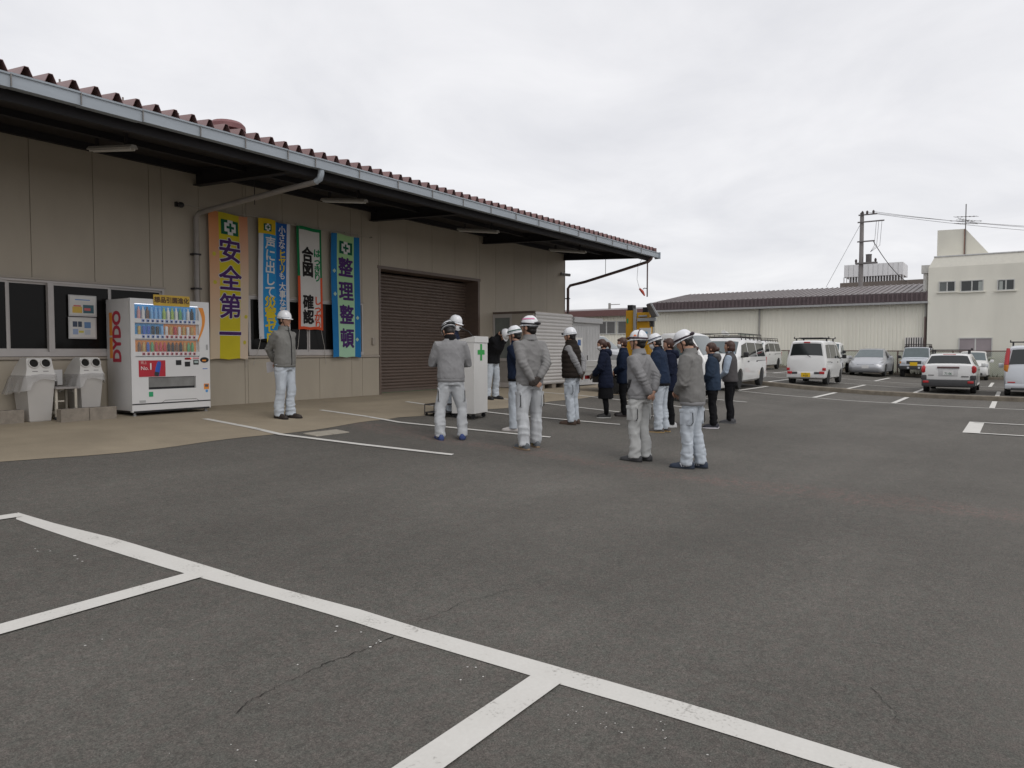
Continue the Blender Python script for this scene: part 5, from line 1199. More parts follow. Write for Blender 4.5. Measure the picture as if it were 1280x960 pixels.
person('man in grey jacket with dark side stripes, helmet with orange mark, hands clasped behind back', at(799, 576), 1.67, 84, 'behind', 3, 0, 14, ('grey', {'stripes': True, 'amp': .0085}), WARM, {'strap': (.05, .018, .035), 'mark': True, 'goggles': (.040, .016, .028), 'side': 1}, shoe=((.045, .045, .048), (.02, .02, .02)), stance=.09, girth=1.02, step=.03)
person('man in blue padded jacket and plain white helmet between two men in grey', at(826, 540), 1.66, 98, 'front', 8, 12, 6, ('navy3', {'puff': .022, 'hem': .86, 'ribc': 'black', 'collarc': 'black'}), ('pantb', {'kind': 'plain'}), {'stripe': (.08, .09, .12), 'bands': (1.652,), 'arc': (.2, 6.1)}, mask=True, shoe=((.07, .06, .055), (.32, .22, .10)), girth=1.1, step=.03)
person('brown haired woman in navy hooded coat behind the man in the blue jacket', (12.55, 5.15), 1.60, 118, 'front', 3, 6, 0, ('navy', {'puff': .02, 'hem': .7, 'rib': False}), ('black', {'kind': 'plain', 'slim': .015}), None, 'crop', False, hood='navy', shoe=((.5, .5, .5), (.5, .5, .5)))
person('brown haired woman in blue jacket mostly hidden behind the bowed man in grey', (12.85, 4.86), 1.55, 115, 'front', 3, 6, 0, ('blue', {'puff': .012, 'hem': .8}), ('black', {'kind': 'plain', 'slim': .018}), None, 'bun', False, shoe=((.6, .6, .6), (.6, .6, .6)))
person('man in thick grey jacket with bowed head, dark goggles on white helmet, hands in front', at(865, 585), 1.70, 92, 'front', 6, 22, 10, ('greyw', {'puff': .012, 'hem': .83, 'amp': .0075, 'ribc': 'grey'}), ('pantb', {}), {'goggles': (.026, .012, .020)}, shoe=((.022, .032, .055), (.02, .025, .035)), girth=1.06, stance=.085, step=.06, mark=(.6, .6, .61))
person('woman in blue hooded jacket and black trousers with brown hair bun and white soled shoes', at(891, 535), 1.56, 104, 'front', 4, 4, 4, ('blue', {'puff': .018, 'hem': .80}), ('black', {'kind': 'plain', 'slim': .008}), None, 'bun', False, hood='vestg', shoe=((.02, .02, .03), (.6, .58, .62)), stance=.085)
person('woman in grey vest over pale blue shirt and black trousers with brown bob', at(912, 529), 1.60, 94, 'front', 2, 0, 4, ('paleb', {'amp': .004, 'name': 'shirt', 'rib': False, 'hem': .93}), ('black', {'kind': 'plain', 'slim': .016}), None, 'bob', False, vest=('vestg', {'hem': .87}), shoe=((.05, .05, .055), (.14, .14, .14)), stance=.075, girth=.96)
# sheet of paper held behind the back of the man before the banners
def held_paper():
    W = Vector(Ja[0][3])*sa_; M_ = Matrix.Translation(pa.location) @ Matrix.Rotation(pa.rotation_euler.z, 4, 'Z'); p = M_ @ (W+Vector((-.02, -.02, -.05)))
    T = thing('paper_sheet', 'white sheets of paper held behind the back of the man before the banners', 'paper', tuple(p), pa.rotation_euler.z, world=False)
    mb = MB(); P = []
    for i in range(7): P.append([(-.02-.19*j/6, .02*math.sin(j*.6)+.015*i/6, .10-.17*i/6-.04*j/6) for j in range(7)])
    mb.grid(P); mb.grid([[(a, b-.003, c) for a, b, c in r] for r in P]); mb.build('sheet', M('paper', (.55, .54, .56), .8, .05), T, smooth=180, fix=False)
held_paper()
# ================================================================== vehicles
def paint(name, c, metal=0., rough=.35): return M('car_paint_'+name, c, rough, .03, 2, spec=.5, coat=.6, metal=metal)
PW = paint('white', (.68, .68, .67)); PS = paint('silver', (.42, .43, .45), .35, .35); PSB = paint('pale_silver', (.52, .54, .57), .2); PJ = paint('pale_blue_white', (.60, .63, .68))
CGL = M('car_glass', (.020, .024, .024), .05, 0, spec=.6); CGL2 = M('car_glass_clear', (.10, .125, .13), .06, .1, spec=.6); RIMM = M('wheel_rim', (.42, .42, .43), .35, .05, metal=.6); LAMPW = M('lamp_clear', (.55, .57, .6), .15, .1, spec=.6); LAMPR = M('lamp_red', (.42, .02, .025), .2, .05, spec=.6); LAMPA = M('lamp_amber', (.6, .22, .04), .25, .05)
PLW = M('plate_white', (.62, .62, .61), .5, .02); PLY = M('plate_yellow', (.70, .44, .01), .5, .02); PLT = M('plate_green', (.03, .12, .07), .5, 0); BUMP = M('bumper_grey', (.05, .05, .052), .6, .08)
class Car:
    """stations from front to rear: (x, z_bottom, z_belt, z_top, w_bottom, w_belt, w_top); x forward"""
    def __init__(s, name, label, cat, loc, rot, st, paintm, wheels, wr, group='cars and vans in the parking lot', tw=.17):
        s.st = sorted(st, key=lambda a: -a[0]); s.T = thing(name, label, cat, (loc[0], loc[1], loc[2] if len(loc) > 2 else gz(loc[1])), R_(rot), group, world=False); s.p = paintm
        mb = MB(); rings = []
        for (x, zb, zl, zt, wb, wl, wt) in s.st:
            zm = zb+(zl-zb)*.55; h = [(0, zb), (wb-.10, zb), (wb, zb+.07), (max(wb, wl)+.012, zm), (wl, zl), (wt, zt-.075), (wt-.035, zt-.022), (wt-.10, zt-.004), (wt*.5, zt+.010), (0, zt+.014)]
            rings.append([(x, -a, b) for a, b in h]+[(x, a, b) for a, b in h[-2:0:-1]])
        mb.loft(rings)
        m = mb.mesh('body')
        bm = bmesh.new(); bm.from_mesh(m); bmesh.ops.recalc_face_normals(bm, faces=bm.faces[:]); bm.to_mesh(m); bm.free()
        wm = max(a[5] for a in s.st)
        def cut(o, tmp):
            for (x, side) in [(x, sd) for x in wheels for sd in (1, -1)]:
                c = MB(); c.cyl((x, side*(wm-.24), wr), (x, side*(wm+.2), wr), wr+.055, 24); cm = c.mesh('c'); co = bpy.data.objects.new('c', cm); COL.objects.link(co); tmp.append(co)
                b_ = bmesh.new(); b_.from_mesh(cm); bmesh.ops.recalc_face_normals(b_, faces=b_.faces[:]); b_.to_mesh(cm); b_.free()
                d = o.modifiers.new('b', 'BOOLEAN'); d.operation = 'DIFFERENCE'; d.object = co; d.solver = 'EXACT'; co.hide_render = True
        r = evaluated(m, [cut]); r.materials.clear(); r.materials.append(paintm); s.body = link('body', r, s.T, 46)
        s.wm = wm
        tb = MB(); tb.lathe([(wr*.60, -tw/2), (wr*.95, -tw/2), (wr, -tw/2+.025), (wr, tw/2-.025), (wr*.95, tw/2), (wr*.60, tw/2)], 28, axis='y'); tyre = mesh_of(tb, 'tyre', RUBBER, 50)
        rb = MB(); rb.lathe([(wr*.62, -tw/2+.01), (wr*.62, tw/2-.015), (wr*.52, tw/2-.035), (wr*.5, tw/2-.06), (wr*.18, tw/2-.03), (.02, tw/2-.028)], 20, axis='y'); rim = mesh_of(rb, 'rim', RIMM, 40)
        hb = MB(); hb.lathe([(wr*.52, tw/2-.058), (wr*.5, tw/2-.056)], 12, axis='y')
        for k in range(6):
            a = k*math.pi/3+.3; c = (math.cos(a)*wr*.36, math.sin(a)*wr*.36)
            hb.cyl((c[1], tw/2-.055, c[0]), (c[1], tw/2-.036, c[0]), wr*.085, 10)
        hole = mesh_of(hb, 'rim_hole', BLACKP)
        for x in wheels:
            for sd in (1, -1):
                w = bpy.data.objects.new('wheel', None); COL.objects.link(w); w.parent = s.T; w.location = (x, sd*(wm-tw/2-.015), wr); w.rotation_euler = (0, 0, 0 if sd > 0 else math.pi); w.empty_display_size = .1
                for nm, me in (('tyre', tyre), ('rim', rim), ('rim_hole', hole)): o = bpy.data.objects.new(nm, me); COL.objects.link(o); o.parent = w
    def at(s, x):
        S = s.st
        for a, b in zip(S[:-1], S[1:]):
            if a[0] >= x >= b[0]: t = (a[0]-x)/max(1e-6, a[0]-b[0]); return [a[i]+(b[i]-a[i])*t for i in range(7)]
        return S[0] if x > S[0][0] else S[-1]
    def side(s, name, poly, mat, off=.006, sides=(1, -1), thick=.004):
        for sd in sides:
            P = []
            for x, v in poly:
                a = s.at(x)
                if v >= 0: y = a[5]+(a[6]-a[5])*v; z = a[2]+(a[3]-.075-a[2])*v
                else:
                    zm = a[1]+(a[2]-a[1])*.55; wmid = max(a[4], a[5])+.012; z = a[2]+v*(a[2]-a[1])
                    y = a[5]+(wmid-a[5])*(-v/.45) if v > -.45 else wmid+(a[4]-wmid)*((-v-.45)/.45)
                P.append((x, sd*(y+off), z))
            mb = MB(); n = len(P); Q = [(x, y-sd*(thick+off*.5), z) for x, y, z in P]; mb.add(P+Q, [tuple(range(n)), tuple(range(2*n-1, n-1, -1))]+[(i, i+n, (i+1) % n+n, (i+1) % n) for i in range(n)]); mb.build(name, mat, s.T)
    def topq(s, name, xa, xb, ins, mat, ta=.06, tb=.94, off=.007):
        a, b = s.at(xa), s.at(xb); P = []
        for t in np.linspace(ta, tb, 5):
            row = []
            for u in np.linspace(-1, 1, 9):
                x = xa+(xb-xa)*t; zt = a[3]+(b[3]-a[3])*t; wt = a[6]+(b[6]-a[6])*t-ins
                row.append((x, u*wt, zt+.012*(1-u*u)-.012*abs(u)**6))
            P.append(row)
        d = np.array([xb-xa, 0, b[3]-a[3]]); n = _nrm(np.cross(d, (0, 1, 0))); n = n if n[2] > 0 else -n
        mb = MB(); mb.grid([[tuple(np.array(p)+n*off) for p in r] for r in P]); mb.grid([[tuple(np.array(p)+n*(off-.012)) for p in r] for r in P]); return mb.build(name, mat, s.T, smooth=60)
    def box(s, name, a, b, mat, r=.012, parent=None): mb = MB(); mb.bbox(a, b, r); return mb.build(name, mat, parent or s.T, smooth=40)
    def two(s, name, a, b, mat, r=.012):
        for sd in (1, -1): s.box(name, (a[0], sd*a[1], a[2]), (b[0], sd*b[1], b[2]), mat, r)
    def plate(s, x, z, mat, txt, top='', face=1, w=.33, h=.165):
        mb = MB(); mb.bbox((x-.006, -w/2, z-h/2), (x+.006, w/2, z+h/2), .003); p = mb.build('number_plate', mat, s.T)
        c = PLT if mat is PLW else BLACKP
        if txt: lettering(txt, .105, c, p, (x+face*.0075, 0, z-.03), (0, face, 0), (0, 0, 1), bold=.003, sx=.9)
        if top: lettering(top, .045, c, p, (x+face*.0075, 0, z+.055), (0, face, 0), (0, 0, 1))
    def mirror(s, x, z, y, mat):
        for sd in (1, -1):
            mb = MB(); mb.bbox((x-.06, sd*(y+.05), z-.08), (x+.06, sd*(y+.21), z+.08), .03); mb.tube([(x, sd*(y-.03), z-.06), (x, sd*(y+.08), z-.05)], .02, 6); mb.build('mirror', mat, s.T, smooth=50)
    def rack_bars(s, xs, w, z, lift=.11, ends=True):
        for x in xs:
            mb = MB(); mb.bbox((x-.016, -w, z+lift), (x+.016, w, z+lift+.03), .006)
            for sd in (1, -1): mb.box((x, sd*(w-.1), z+lift/2), (.05, .05, lift+.03)); mb.box((x, sd*(w-.02), z+lift+.05), (.05, .03, .06))
            mb.build('rack_bar', BLACKP, s.T)
    def basket(s, x0, x1, w, z):
        mb = MB(); h = .10
        for sd in (1, -1):
            mb.cyl((x0, sd*w, z+.09), (x1, sd*w, z+.09), .014, 6); mb.cyl((x0, sd*w, z+.19), (x1, sd*w, z+.19), .012, 6)
            for k in range(6): x = x0+(x1-x0)*k/5; mb.cyl((x, sd*w, z+.09), (x, sd*w, z+.19), .010, 6); mb.cyl((x, sd*w, z+.09), (x, sd*(w+.03), z-.02), .016, 6)
        for x in (x0, x1): mb.cyl((x, -w, z+.19), (x, w, z+.19), .012, 6)
        for k in range(8): x = x0+(x1-x0)*k/7; mb.cyl((x, -w, z+.09), (x, w, z+.09), .011, 6)
        return mb.build('roof_rack', M('rack_dark', (.03, .024, .022), .6), s.T)

def boxvan(label, loc, rot, L=4.4, W=1.66, H=1.62, name='van', kei=False, group='cars and vans in the parking lot'):
    w = W/2-.012; h = L/2; nose = .62 if not kei else .30; hz = 1.06 if not kei else 1.12
    st = [(h, .34, .58, .70, w-.22, w-.22, w-.26), (h-.04, .26, .66, .80, w-.10, w-.10, w-.16), (h-.16, .22, .80, .93 if not kei else 1.0, w-.03, w-.03, w-.09),
          (h-nose, .20, .93, hz, w, w, w-.06), (h-nose-(.62 if not kei else .48), .20, .98, H-.10, w, w, w-.13), (h-nose-(.85 if not kei else .65), .20, .98, H-.03, w, w, w-.13), (.1, .20, .98, H, w, w, w-.12), (-h+.35, .21, .98, H-.02, w, w, w-.13), (-h+.13, .23, .99, H-.08, w-.02, w-.01, w-.15), (-h+.05, .27, 1.0, 1.09, w-.03, w-.02, w-.05), (-h, .30, .88, .98, w-.08, w-.07, w-.11)]
    c = Car(name, label, 'van', loc, rot, st, PW, (h-.72 if not kei else h-.55, -h+.78 if not kei else -h+.55), .30 if not kei else .27, group)
    xa, xb = h-nose, h-nose-(.62 if not kei else .48)
    c.topq('windshield', xa, xb, .06, CGL2, .10, .95)
    c.topq('rear_window', -h+.13, -h+.05, .07, CGL, .10, .93)
    x1 = xb-.02
    c.side('side_window', [(xa-.30, .06), (xa-.62, .86), (.42, .88), (.42, .06)], CGL); c.side('side_window', [(.32, .06), (.32, .88), (-.72, .88), (-.72, .06)], CGL); c.side('side_window', [(-.82, .06), (-.82, .88), (-h+.36, .86), (-h+.26, .06)], CGL)
    c.side('door_seam', [(.38, .9), (.365, .9), (.365, -.85), (.38, -.85)], BUMP, .003); c.side('door_seam', [(-.76, .9), (-.775, .9), (-.775, -.6), (-.76, -.6)], BUMP, .003); c.side('slide_rail', [(-.8, -.12), (-h+.25, -.12), (-h+.25, -.15), (-.8, -.15)], BUMP, .004)
    for x in (.55, -.6): c.side('door_handle', [(x, -.13), (x-.16, -.13), (x-.16, -.18), (x, -.18)], BUMP, .012)
    c.two('headlight', (h-.32, w-.30, .80), (h-.07, w-.03, .98), LAMPW, .03); c.box('grille', (h-.10, -.35, .70), (h-.015, .35, .80), BUMP); c.box('front_bumper', (h-.14, -w+.1, .25), (h+.015, w-.1, .42), BUMP, .03)
    c.plate(h+.02, .50, PLW if not kei else PLY, '', face=1)
    c.two('tail_light', (-h-.012, w-.13, .55 if kei else .70), (-h+.12, w-.01, .66 if kei else 1.0), LAMPR, .015)
    c.box('rear_bumper', (-h-.03, -w+.02, .27), (-h+.14, w-.02, .50), PW, .03); c.box('top_brake_light', (-h+.115, -.12, H-.115), (-h+.16, .12, H-.06), LAMPR)
    c.mirror(xa-.28, 1.08, w, BLACKP)
    for sd in (1, -1): mb = MB(); mb.tube([(xa-.05, sd*.35, hz+.03), (xa-.15, sd*.05, hz+.17)], .008, 5); mb.build('wiper', BLACKP, c.T)
    return c
# white van with the basket rack, nose towards the camera
v1 = boxvan('white van with black basket roof rack facing the parking aisle near the women', (24.35, 8.0), 180+3, name='van'); v1.basket(.85, -1.9, .66, 1.57)
mb = MB(); mb.cyl((.1, -.1, 1.82), (-.55, -.25, 1.82), .075, 14); mb.cyl((-.56, -.25, 1.82), (-1.6, -.4, 1.80), .05, 12); mb.build('rolled_load', M('load_white', (.6, .6, .58), .6), v1.T, smooth=50)
mb = MB(); mb.cyl((-.3, .3, 1.77), (-1.8, .35, 1.77), .03, 8); mb.cyl((-.3, .42, 1.77), (-1.8, .45, 1.77), .025, 8); mb.build('poles_load', M('load_green', (.25, .28, .24), .6), v1.T)
v2 = boxvan('white van with roof rack parked behind the other white van by the fence', (42.6, 12.25), 180, name='van'); v2.basket(.8, -1.8, .65, 1.57)
# kei van seen from behind
kv = boxvan('small white van seen from behind with yellow number plate and roof bars', (29.6+1.7, 6.66), 0, 3.39, 1.475, 1.72, 'van', True)
kv.rack_bars((.35, -.85), .66, 1.69, .09); kv.plate(-1.735, .385, PLY, '4 33', '480', -1)
mb = MB(); mb.bbox((-1.0, -.45, 1.815), (.45, .45, 1.835), .006); mb.build('roof_load', M('load_grey', (.25, .24, .22), .6), kv.T)
mb = MB(); mb.tube([(-1.70, -.02, 1.16), (-1.69, -.16, 1.07)], .011, 6); mb.build('rear_wiper', BLACKP, kv.T)
for sd in (1, -1): kv.box('bumper_slot', (-1.74, sd*.31, .42), (-1.72, sd*.5, .50), BUMP, .005)
for sd in (1, -1): kv.box('bumper_lamp', (-1.745, sd*.50, .42), (-1.71, sd*.68, .52), LAMPR, .01)
lettering('EVERY' if False else '', .1, BUMP, kv.T, (0, 0, 0), (0, 1, 0), (0, 0, 1)) if False else None

# white station wagon from behind
def wagon():
    w = .835; h = 2.19; H = 1.43
    st = [(h, .34, .52, .60, w-.25, w-.25, w-.30), (h-.06, .24, .60, .70, w-.1, w-.1, w-.18), (h-.25, .20, .70, .80, w-.03, w-.03, w-.12), (h-1.0, .19, .86, .98, w, w, w-.08), (h-1.72, .19, .92, H-.06, w, w, w-.20), (.0, .19, .93, H, w, w, w-.19), (-h+.75, .20, .95, H-.015, w, w, w-.20), (-h+.42, .22, .97, H-.06, w-.01, w-.01, w-.22), (-h+.10, .26, .99, 1.04, w-.03, w-.02, w-.07), (-h+.02, .30, .92, 1.0, w-.05, w-.03, w-.08), (-h, .34, .84, .93, w-.09, w-.07, w-.12)]
    c = Car('station_wagon', 'white station wagon seen from behind with roof bars and dark lower bumper', 'car', (30.2+2.15, 1.98), 0, st, PW, (h-.85, -h+.88), .295)
    c.topq('windshield', h-1.0, h-1.72, .07, CGL2); c.topq('rear_window', -h+.42, -h+.10, .07, CGL, .08, .93)
    c.side('side_window', [(h-1.35, .08), (h-1.74, .88), (.2, .9), (.2, .08)], CGL); c.side('side_window', [(.12, .08), (.12, .9), (-.85, .9), (-.95, .08)], CGL); c.side('side_window', [(-1.03, .08), (-.95, .9), (-h+.78, .86), (-h+.45, .12)], CGL)
    c.side('door_seam', [(.17, .9), (.155, .9), (.155, -.8), (.17, -.8)], BUMP, .003); c.side('door_handle', [(.35, -.12), (.5, -.12), (.5, -.17), (.35, -.17)], BUMP, .01); c.side('door_handle', [(-.65, -.12), (-.8, -.12), (-.8, -.17), (-.65, -.17)], BUMP, .01)
    for sd in (1, -1):
        mb = MB(); mb.tube([(-h+.16, sd*(w-.06), .86), (-h+.02, sd*(w-.075), .86), (-h-.02, sd*(w-.09), .86)], [.11, .115, .09], 14); mb.v = [(x, sd*(w-.075)+(y-sd*(w-.075))*.75, .86+(z-.86)*1.25) for x, y, z in mb.v]; mb.build('tail_light', LAMPR, c.T, smooth=50)
    c.box('rear_bumper', (-h-.06, -w+.015, .25), (-h+.22, w-.015, .50), BUMP, .04)
    for sd in (1, -1): c.box('bumper_corner', (-h-.03, sd*(w-.17), .48), (-h+.3, sd*(w+.004), .66), BUMP, .03); c.box('reflector', (-h-.075, sd*(w-.24), .38), (-h-.05, sd*(w-.06), .46), LAMPR, .006)
    c.box('plate_garnish', (-h-.035, -.34, .90), (-h+.03, .34, .965), M('garnish', (.12, .07, .07), .4), .01); c.box('plate_recess', (-h-.012, -.30, .62), (-h+.02, .30, .86), M('recess_white', (.5, .5, .5), .5), .02)
    c.plate(-h-.022, .74, PLW, '71-06', '', -1); c.box('top_brake_light', (-h+.43, -.20, H-.075), (-h+.49, .20, H-.025), LAMPR)
    c.box('badge', (-h-.02, -.62, .60), (-h+.0, -.40, .63), BUMP, .004); c.box('badge', (-h-.012, .44, .64), (-h+.01, .62, .665), BUMP, .004)
    c.rack_bars((-.35, -1.2), .66, H-.02, .13); c.mirror(h-1.35, .98, w, PW)
    mb = MB(); mb.cyl((.1, -.66, H+.15), (.1, .66, H+.15), .0201, 8); mb.build('clamp_bar', BLACKP, c.T) if False else None
wagon()
# small hatchback nose on, behind the wagon
def hatch(label, loc, rot, pm, tall=False, name='hatchback'):
    w = .735 if not tall else .83; h = 1.7 if not tall else 1.85; H = 1.52 if not tall else 1.735
    st = [(h, .34, .55, .66, w-.2, w-.2, w-.24), (h-.05, .25, .66, .77, w-.08, w-.08, w-.15), (h-.2, .20, .76, .87, w-.02, w-.02, w-.1), (h-.72, .19, .88, 1.0, w, w, w-.07), (h-1.32, .19, .92, H-.05, w, w, w-.16), (0, .19, .93, H, w, w, w-.15), (-h+.35, .2, .95, H-.03, w, w, w-.15), (-h+.16, .22, .97, H-.09, w-.01, w-.01, w-.17), (-h+.06, .26, .98, 1.04, w-.02, w-.02, w-.06), (-h, .30, .88, .97, w-.06, w-.05, w-.1)]
    c = Car(name, label, 'car', loc, rot, st, pm, (h-.62, -h+.6), .285)
    c.topq('windshield', h-.72, h-1.32, .05, CGL2, .08, .94); c.topq('rear_window', -h+.16, -h+.06, .06, CGL, .1, .93)
    c.side('side_window', [(h-1.02, .08), (h-1.34, .87), (.02, .9), (.02, .08)], CGL); c.side('side_window', [(-.06, .08), (-.06, .9), (-h+.4, .87), (-h+.3, .1)], CGL)
    c.side('door_seam', [(-.01, .9), (-.025, .9), (-.025, -.8), (-.01, -.8)], BUMP, .003)
    c.two('headlight', (h-.36, w-.26, .68), (h-.08, w-.015, .86), LAMPW, .03); c.box('grille', (h-.1, -.3, .50), (h-.005, .3, .60), BUMP); c.box('lower_grille', (h-.09, -w+.25, .26), (h+.01, w-.25, .40), BUMP, .02); c.plate(h+.012, .50, PLW, '', face=1)
    c.mirror(h-.98, 1.0, w, pm)
    return c, w, h, H
hatch('small white car nose out behind the white station wagon', (47.0, 1.92), 180, PW)
# tall silver minivan seen from behind with red light columns
c, w, h, H = hatch('silver minivan with tall red tail lights and roof bar seen from behind', (30.1+1.85, -.50), 0, PSB, True, 'minivan')
for sd in (1, -1):
    mb = MB(); mb.tube([(-h+.14, sd*(w-.10), 1.62), (-h+.10, sd*(w-.075), 1.35), (-h+.045, sd*(w-.055), 1.06)], [.055, .07, .075], 10); mb.build('tail_light', LAMPR, c.T, smooth=50)
    mb = MB(); mb.tube([(-h+.04, sd*(w-.055), 1.06), (-h+.03, sd*(w-.05), .90), (-h+.03, sd*(w-.09), .82)], [.074, .07, .03], 10); mb.build('tail_lamp_lower', LAMPA, c.T, smooth=50)
    c.box('reflector', (-h-.012, sd*(w-.32), .45), (-h+.03, sd*(w-.1), .49), LAMPR, .006)
c.rack_bars((.3, -.9), .7, H-.02, .12); c.box('rear_bumper', (-h-.03, -w+.02, .24), (-h+.12, w-.02, .42), PSB, .04); c.plate(-h-.012, .66, PLW, '', face=-1); c.box('lower_trim', (-h-.04, -w+.2, .20), (-h+.1, w-.2, .29), BUMP, .02)
# low silver sedan, nose out
def sedan():
    w = .87; h = 2.28; H = 1.46
    st = [(h, .36, .50, .57, w-.3, w-.3, w-.38), (h-.08, .24, .56, .66, w-.12, w-.12, w-.22), (h-.3, .19, .64, .76, w-.03, w-.03, w-.16), (h-1.05, .18, .82, .96, w, w, w-.11), (h-1.95, .18, .90, H-.05, w, w, w-.24), (.0, .18, .91, H, w, w, w-.23), (-h+1.2, .19, .93, H-.12, w, w, w-.26), (-h+.35, .22, .95, 1.10, w-.04, w-.04, w-.22), (-h+.04, .3, .88, .98, w-.12, w-.1, w-.24), (-h, .36, .8, .9, w-.2, w-.15, w-.3)]
    c = Car('sedan', 'low silver car nose out by the fence next to a small off-roader', 'car', (42.0+2.25, 6.5), 180, st, PS, (h-.9, -h+.95), .31)
    c.topq('windshield', h-1.05, h-1.95, .06, CGL2, .06, .94); c.topq('rear_window', -h+1.2, -h+.35, .07, CGL)
    c.side('side_window', [(h-1.6, .06), (h-1.97, .85), (.05, .9), (.05, .06)], CGL); c.side('side_window', [(-.03, .06), (-.03, .9), (-h+1.2, .8), (-h+.75, .1)], CGL)
    for sd in (1, -1):
        mb = MB(); mb.tube([(h-.16, sd*.45, .66), (h-.32, sd*.64, .72), (h-.62, sd*.76, .80)], [.03, .055, .025], 8); mb.build('headlight', LAMPW, c.T, smooth=50)
        mb = MB(); mb.tube([(h-.10, sd*.66, .58), (h-.09, sd*.70, .40), (h-.14, sd*.72, .30)], [.02, .035, .02], 6); mb.build('fog_slot', BUMP, c.T)
    c.box('grille', (h-.13, -.45, .36), (h-.012, .45, .46), BUMP, .02); c.box('upper_grille', (h-.12, -.4, .60), (h-.03, .4, .625), BUMP, .006); c.box('lower_lip', (h-.16, -.66, .20), (h+.0, .66, .25), BUMP, .02)
    c.plate(h+.004, .50, PLW, '', face=1); c.mirror(h-1.6, .98, w, PS)
sedan()
# boxy small off-roader, nose out
def jeep():
    w = .70; h = 1.65; H = 1.66
    st = [(h, .48, .80, .95, w-.06, w-.06, w-.1), (h-.03, .44, .84, 1.0, w-.02, w-.02, w-.06), (h-.9, .42, .95, 1.06, w, w, w-.03), (h-1.22, .42, 1.0, H-.03, w, w, w-.09), (0, .42, 1.0, H, w, w, w-.08), (-h+.08, .42, 1.0, H-.02, w, w, w-.09), (-h, .46, 1.0, 1.1, w-.02, w-.01, w-.05)]
    c = Car('off_roader', 'small boxy pale off-roader with yellow plate and black bumper nose out', 'car', (45.0+1.6, 4.56), 180, st, PJ, (h-.5, -h+.62), .34, tw=.19)
    c.topq('windshield', h-.9, h-1.22, .03, CGL2, .05, .95); c.side('side_window', [(h-1.15, .06), (h-1.28, .9), (-.25, .92), (-.25, .06)], CGL); c.side('side_window', [(-.33, .06), (-.33, .92), (-h+.2, .92), (-h+.15, .06)], CGL)
    c.two('headlight', (h-.05, .38, .74), (h+.012, .60, .90), LAMPW, .02); c.two('indicator', (h-.04, .61, .76), (h+.01, .68, .88), LAMPA, .01); c.box('grille', (h-.04, -.36, .74), (h+.008, .36, .91), BUMP, .01)
    c.box('front_bumper', (h-.12, -.70, .44), (h+.12, .70, .64), BUMP, .03); c.plate(h+.135, .74, PLY, '', face=1, w=.36, h=.19)
    for sd in (1, -1): mb = MB(); mb.cyl((h+.12, sd*.26, .54), (h+.15, sd*.26, .54), .055, 14); mb.build('fog_lamp', LAMPW, c.T); c.box('fender', (h-.95, sd*(w-.02), .52), (h-.02, sd*(w+.09), .74), BUMP, .03); c.box('fender', (-h+.2, sd*(w-.02), .52), (-h+1.05, sd*(w+.09), .74), BUMP, .03)
    c.mirror(h-1.1, 1.12, w, BLACKP); c.basket(.3, -1.35, .58, 1.63)
jeep()
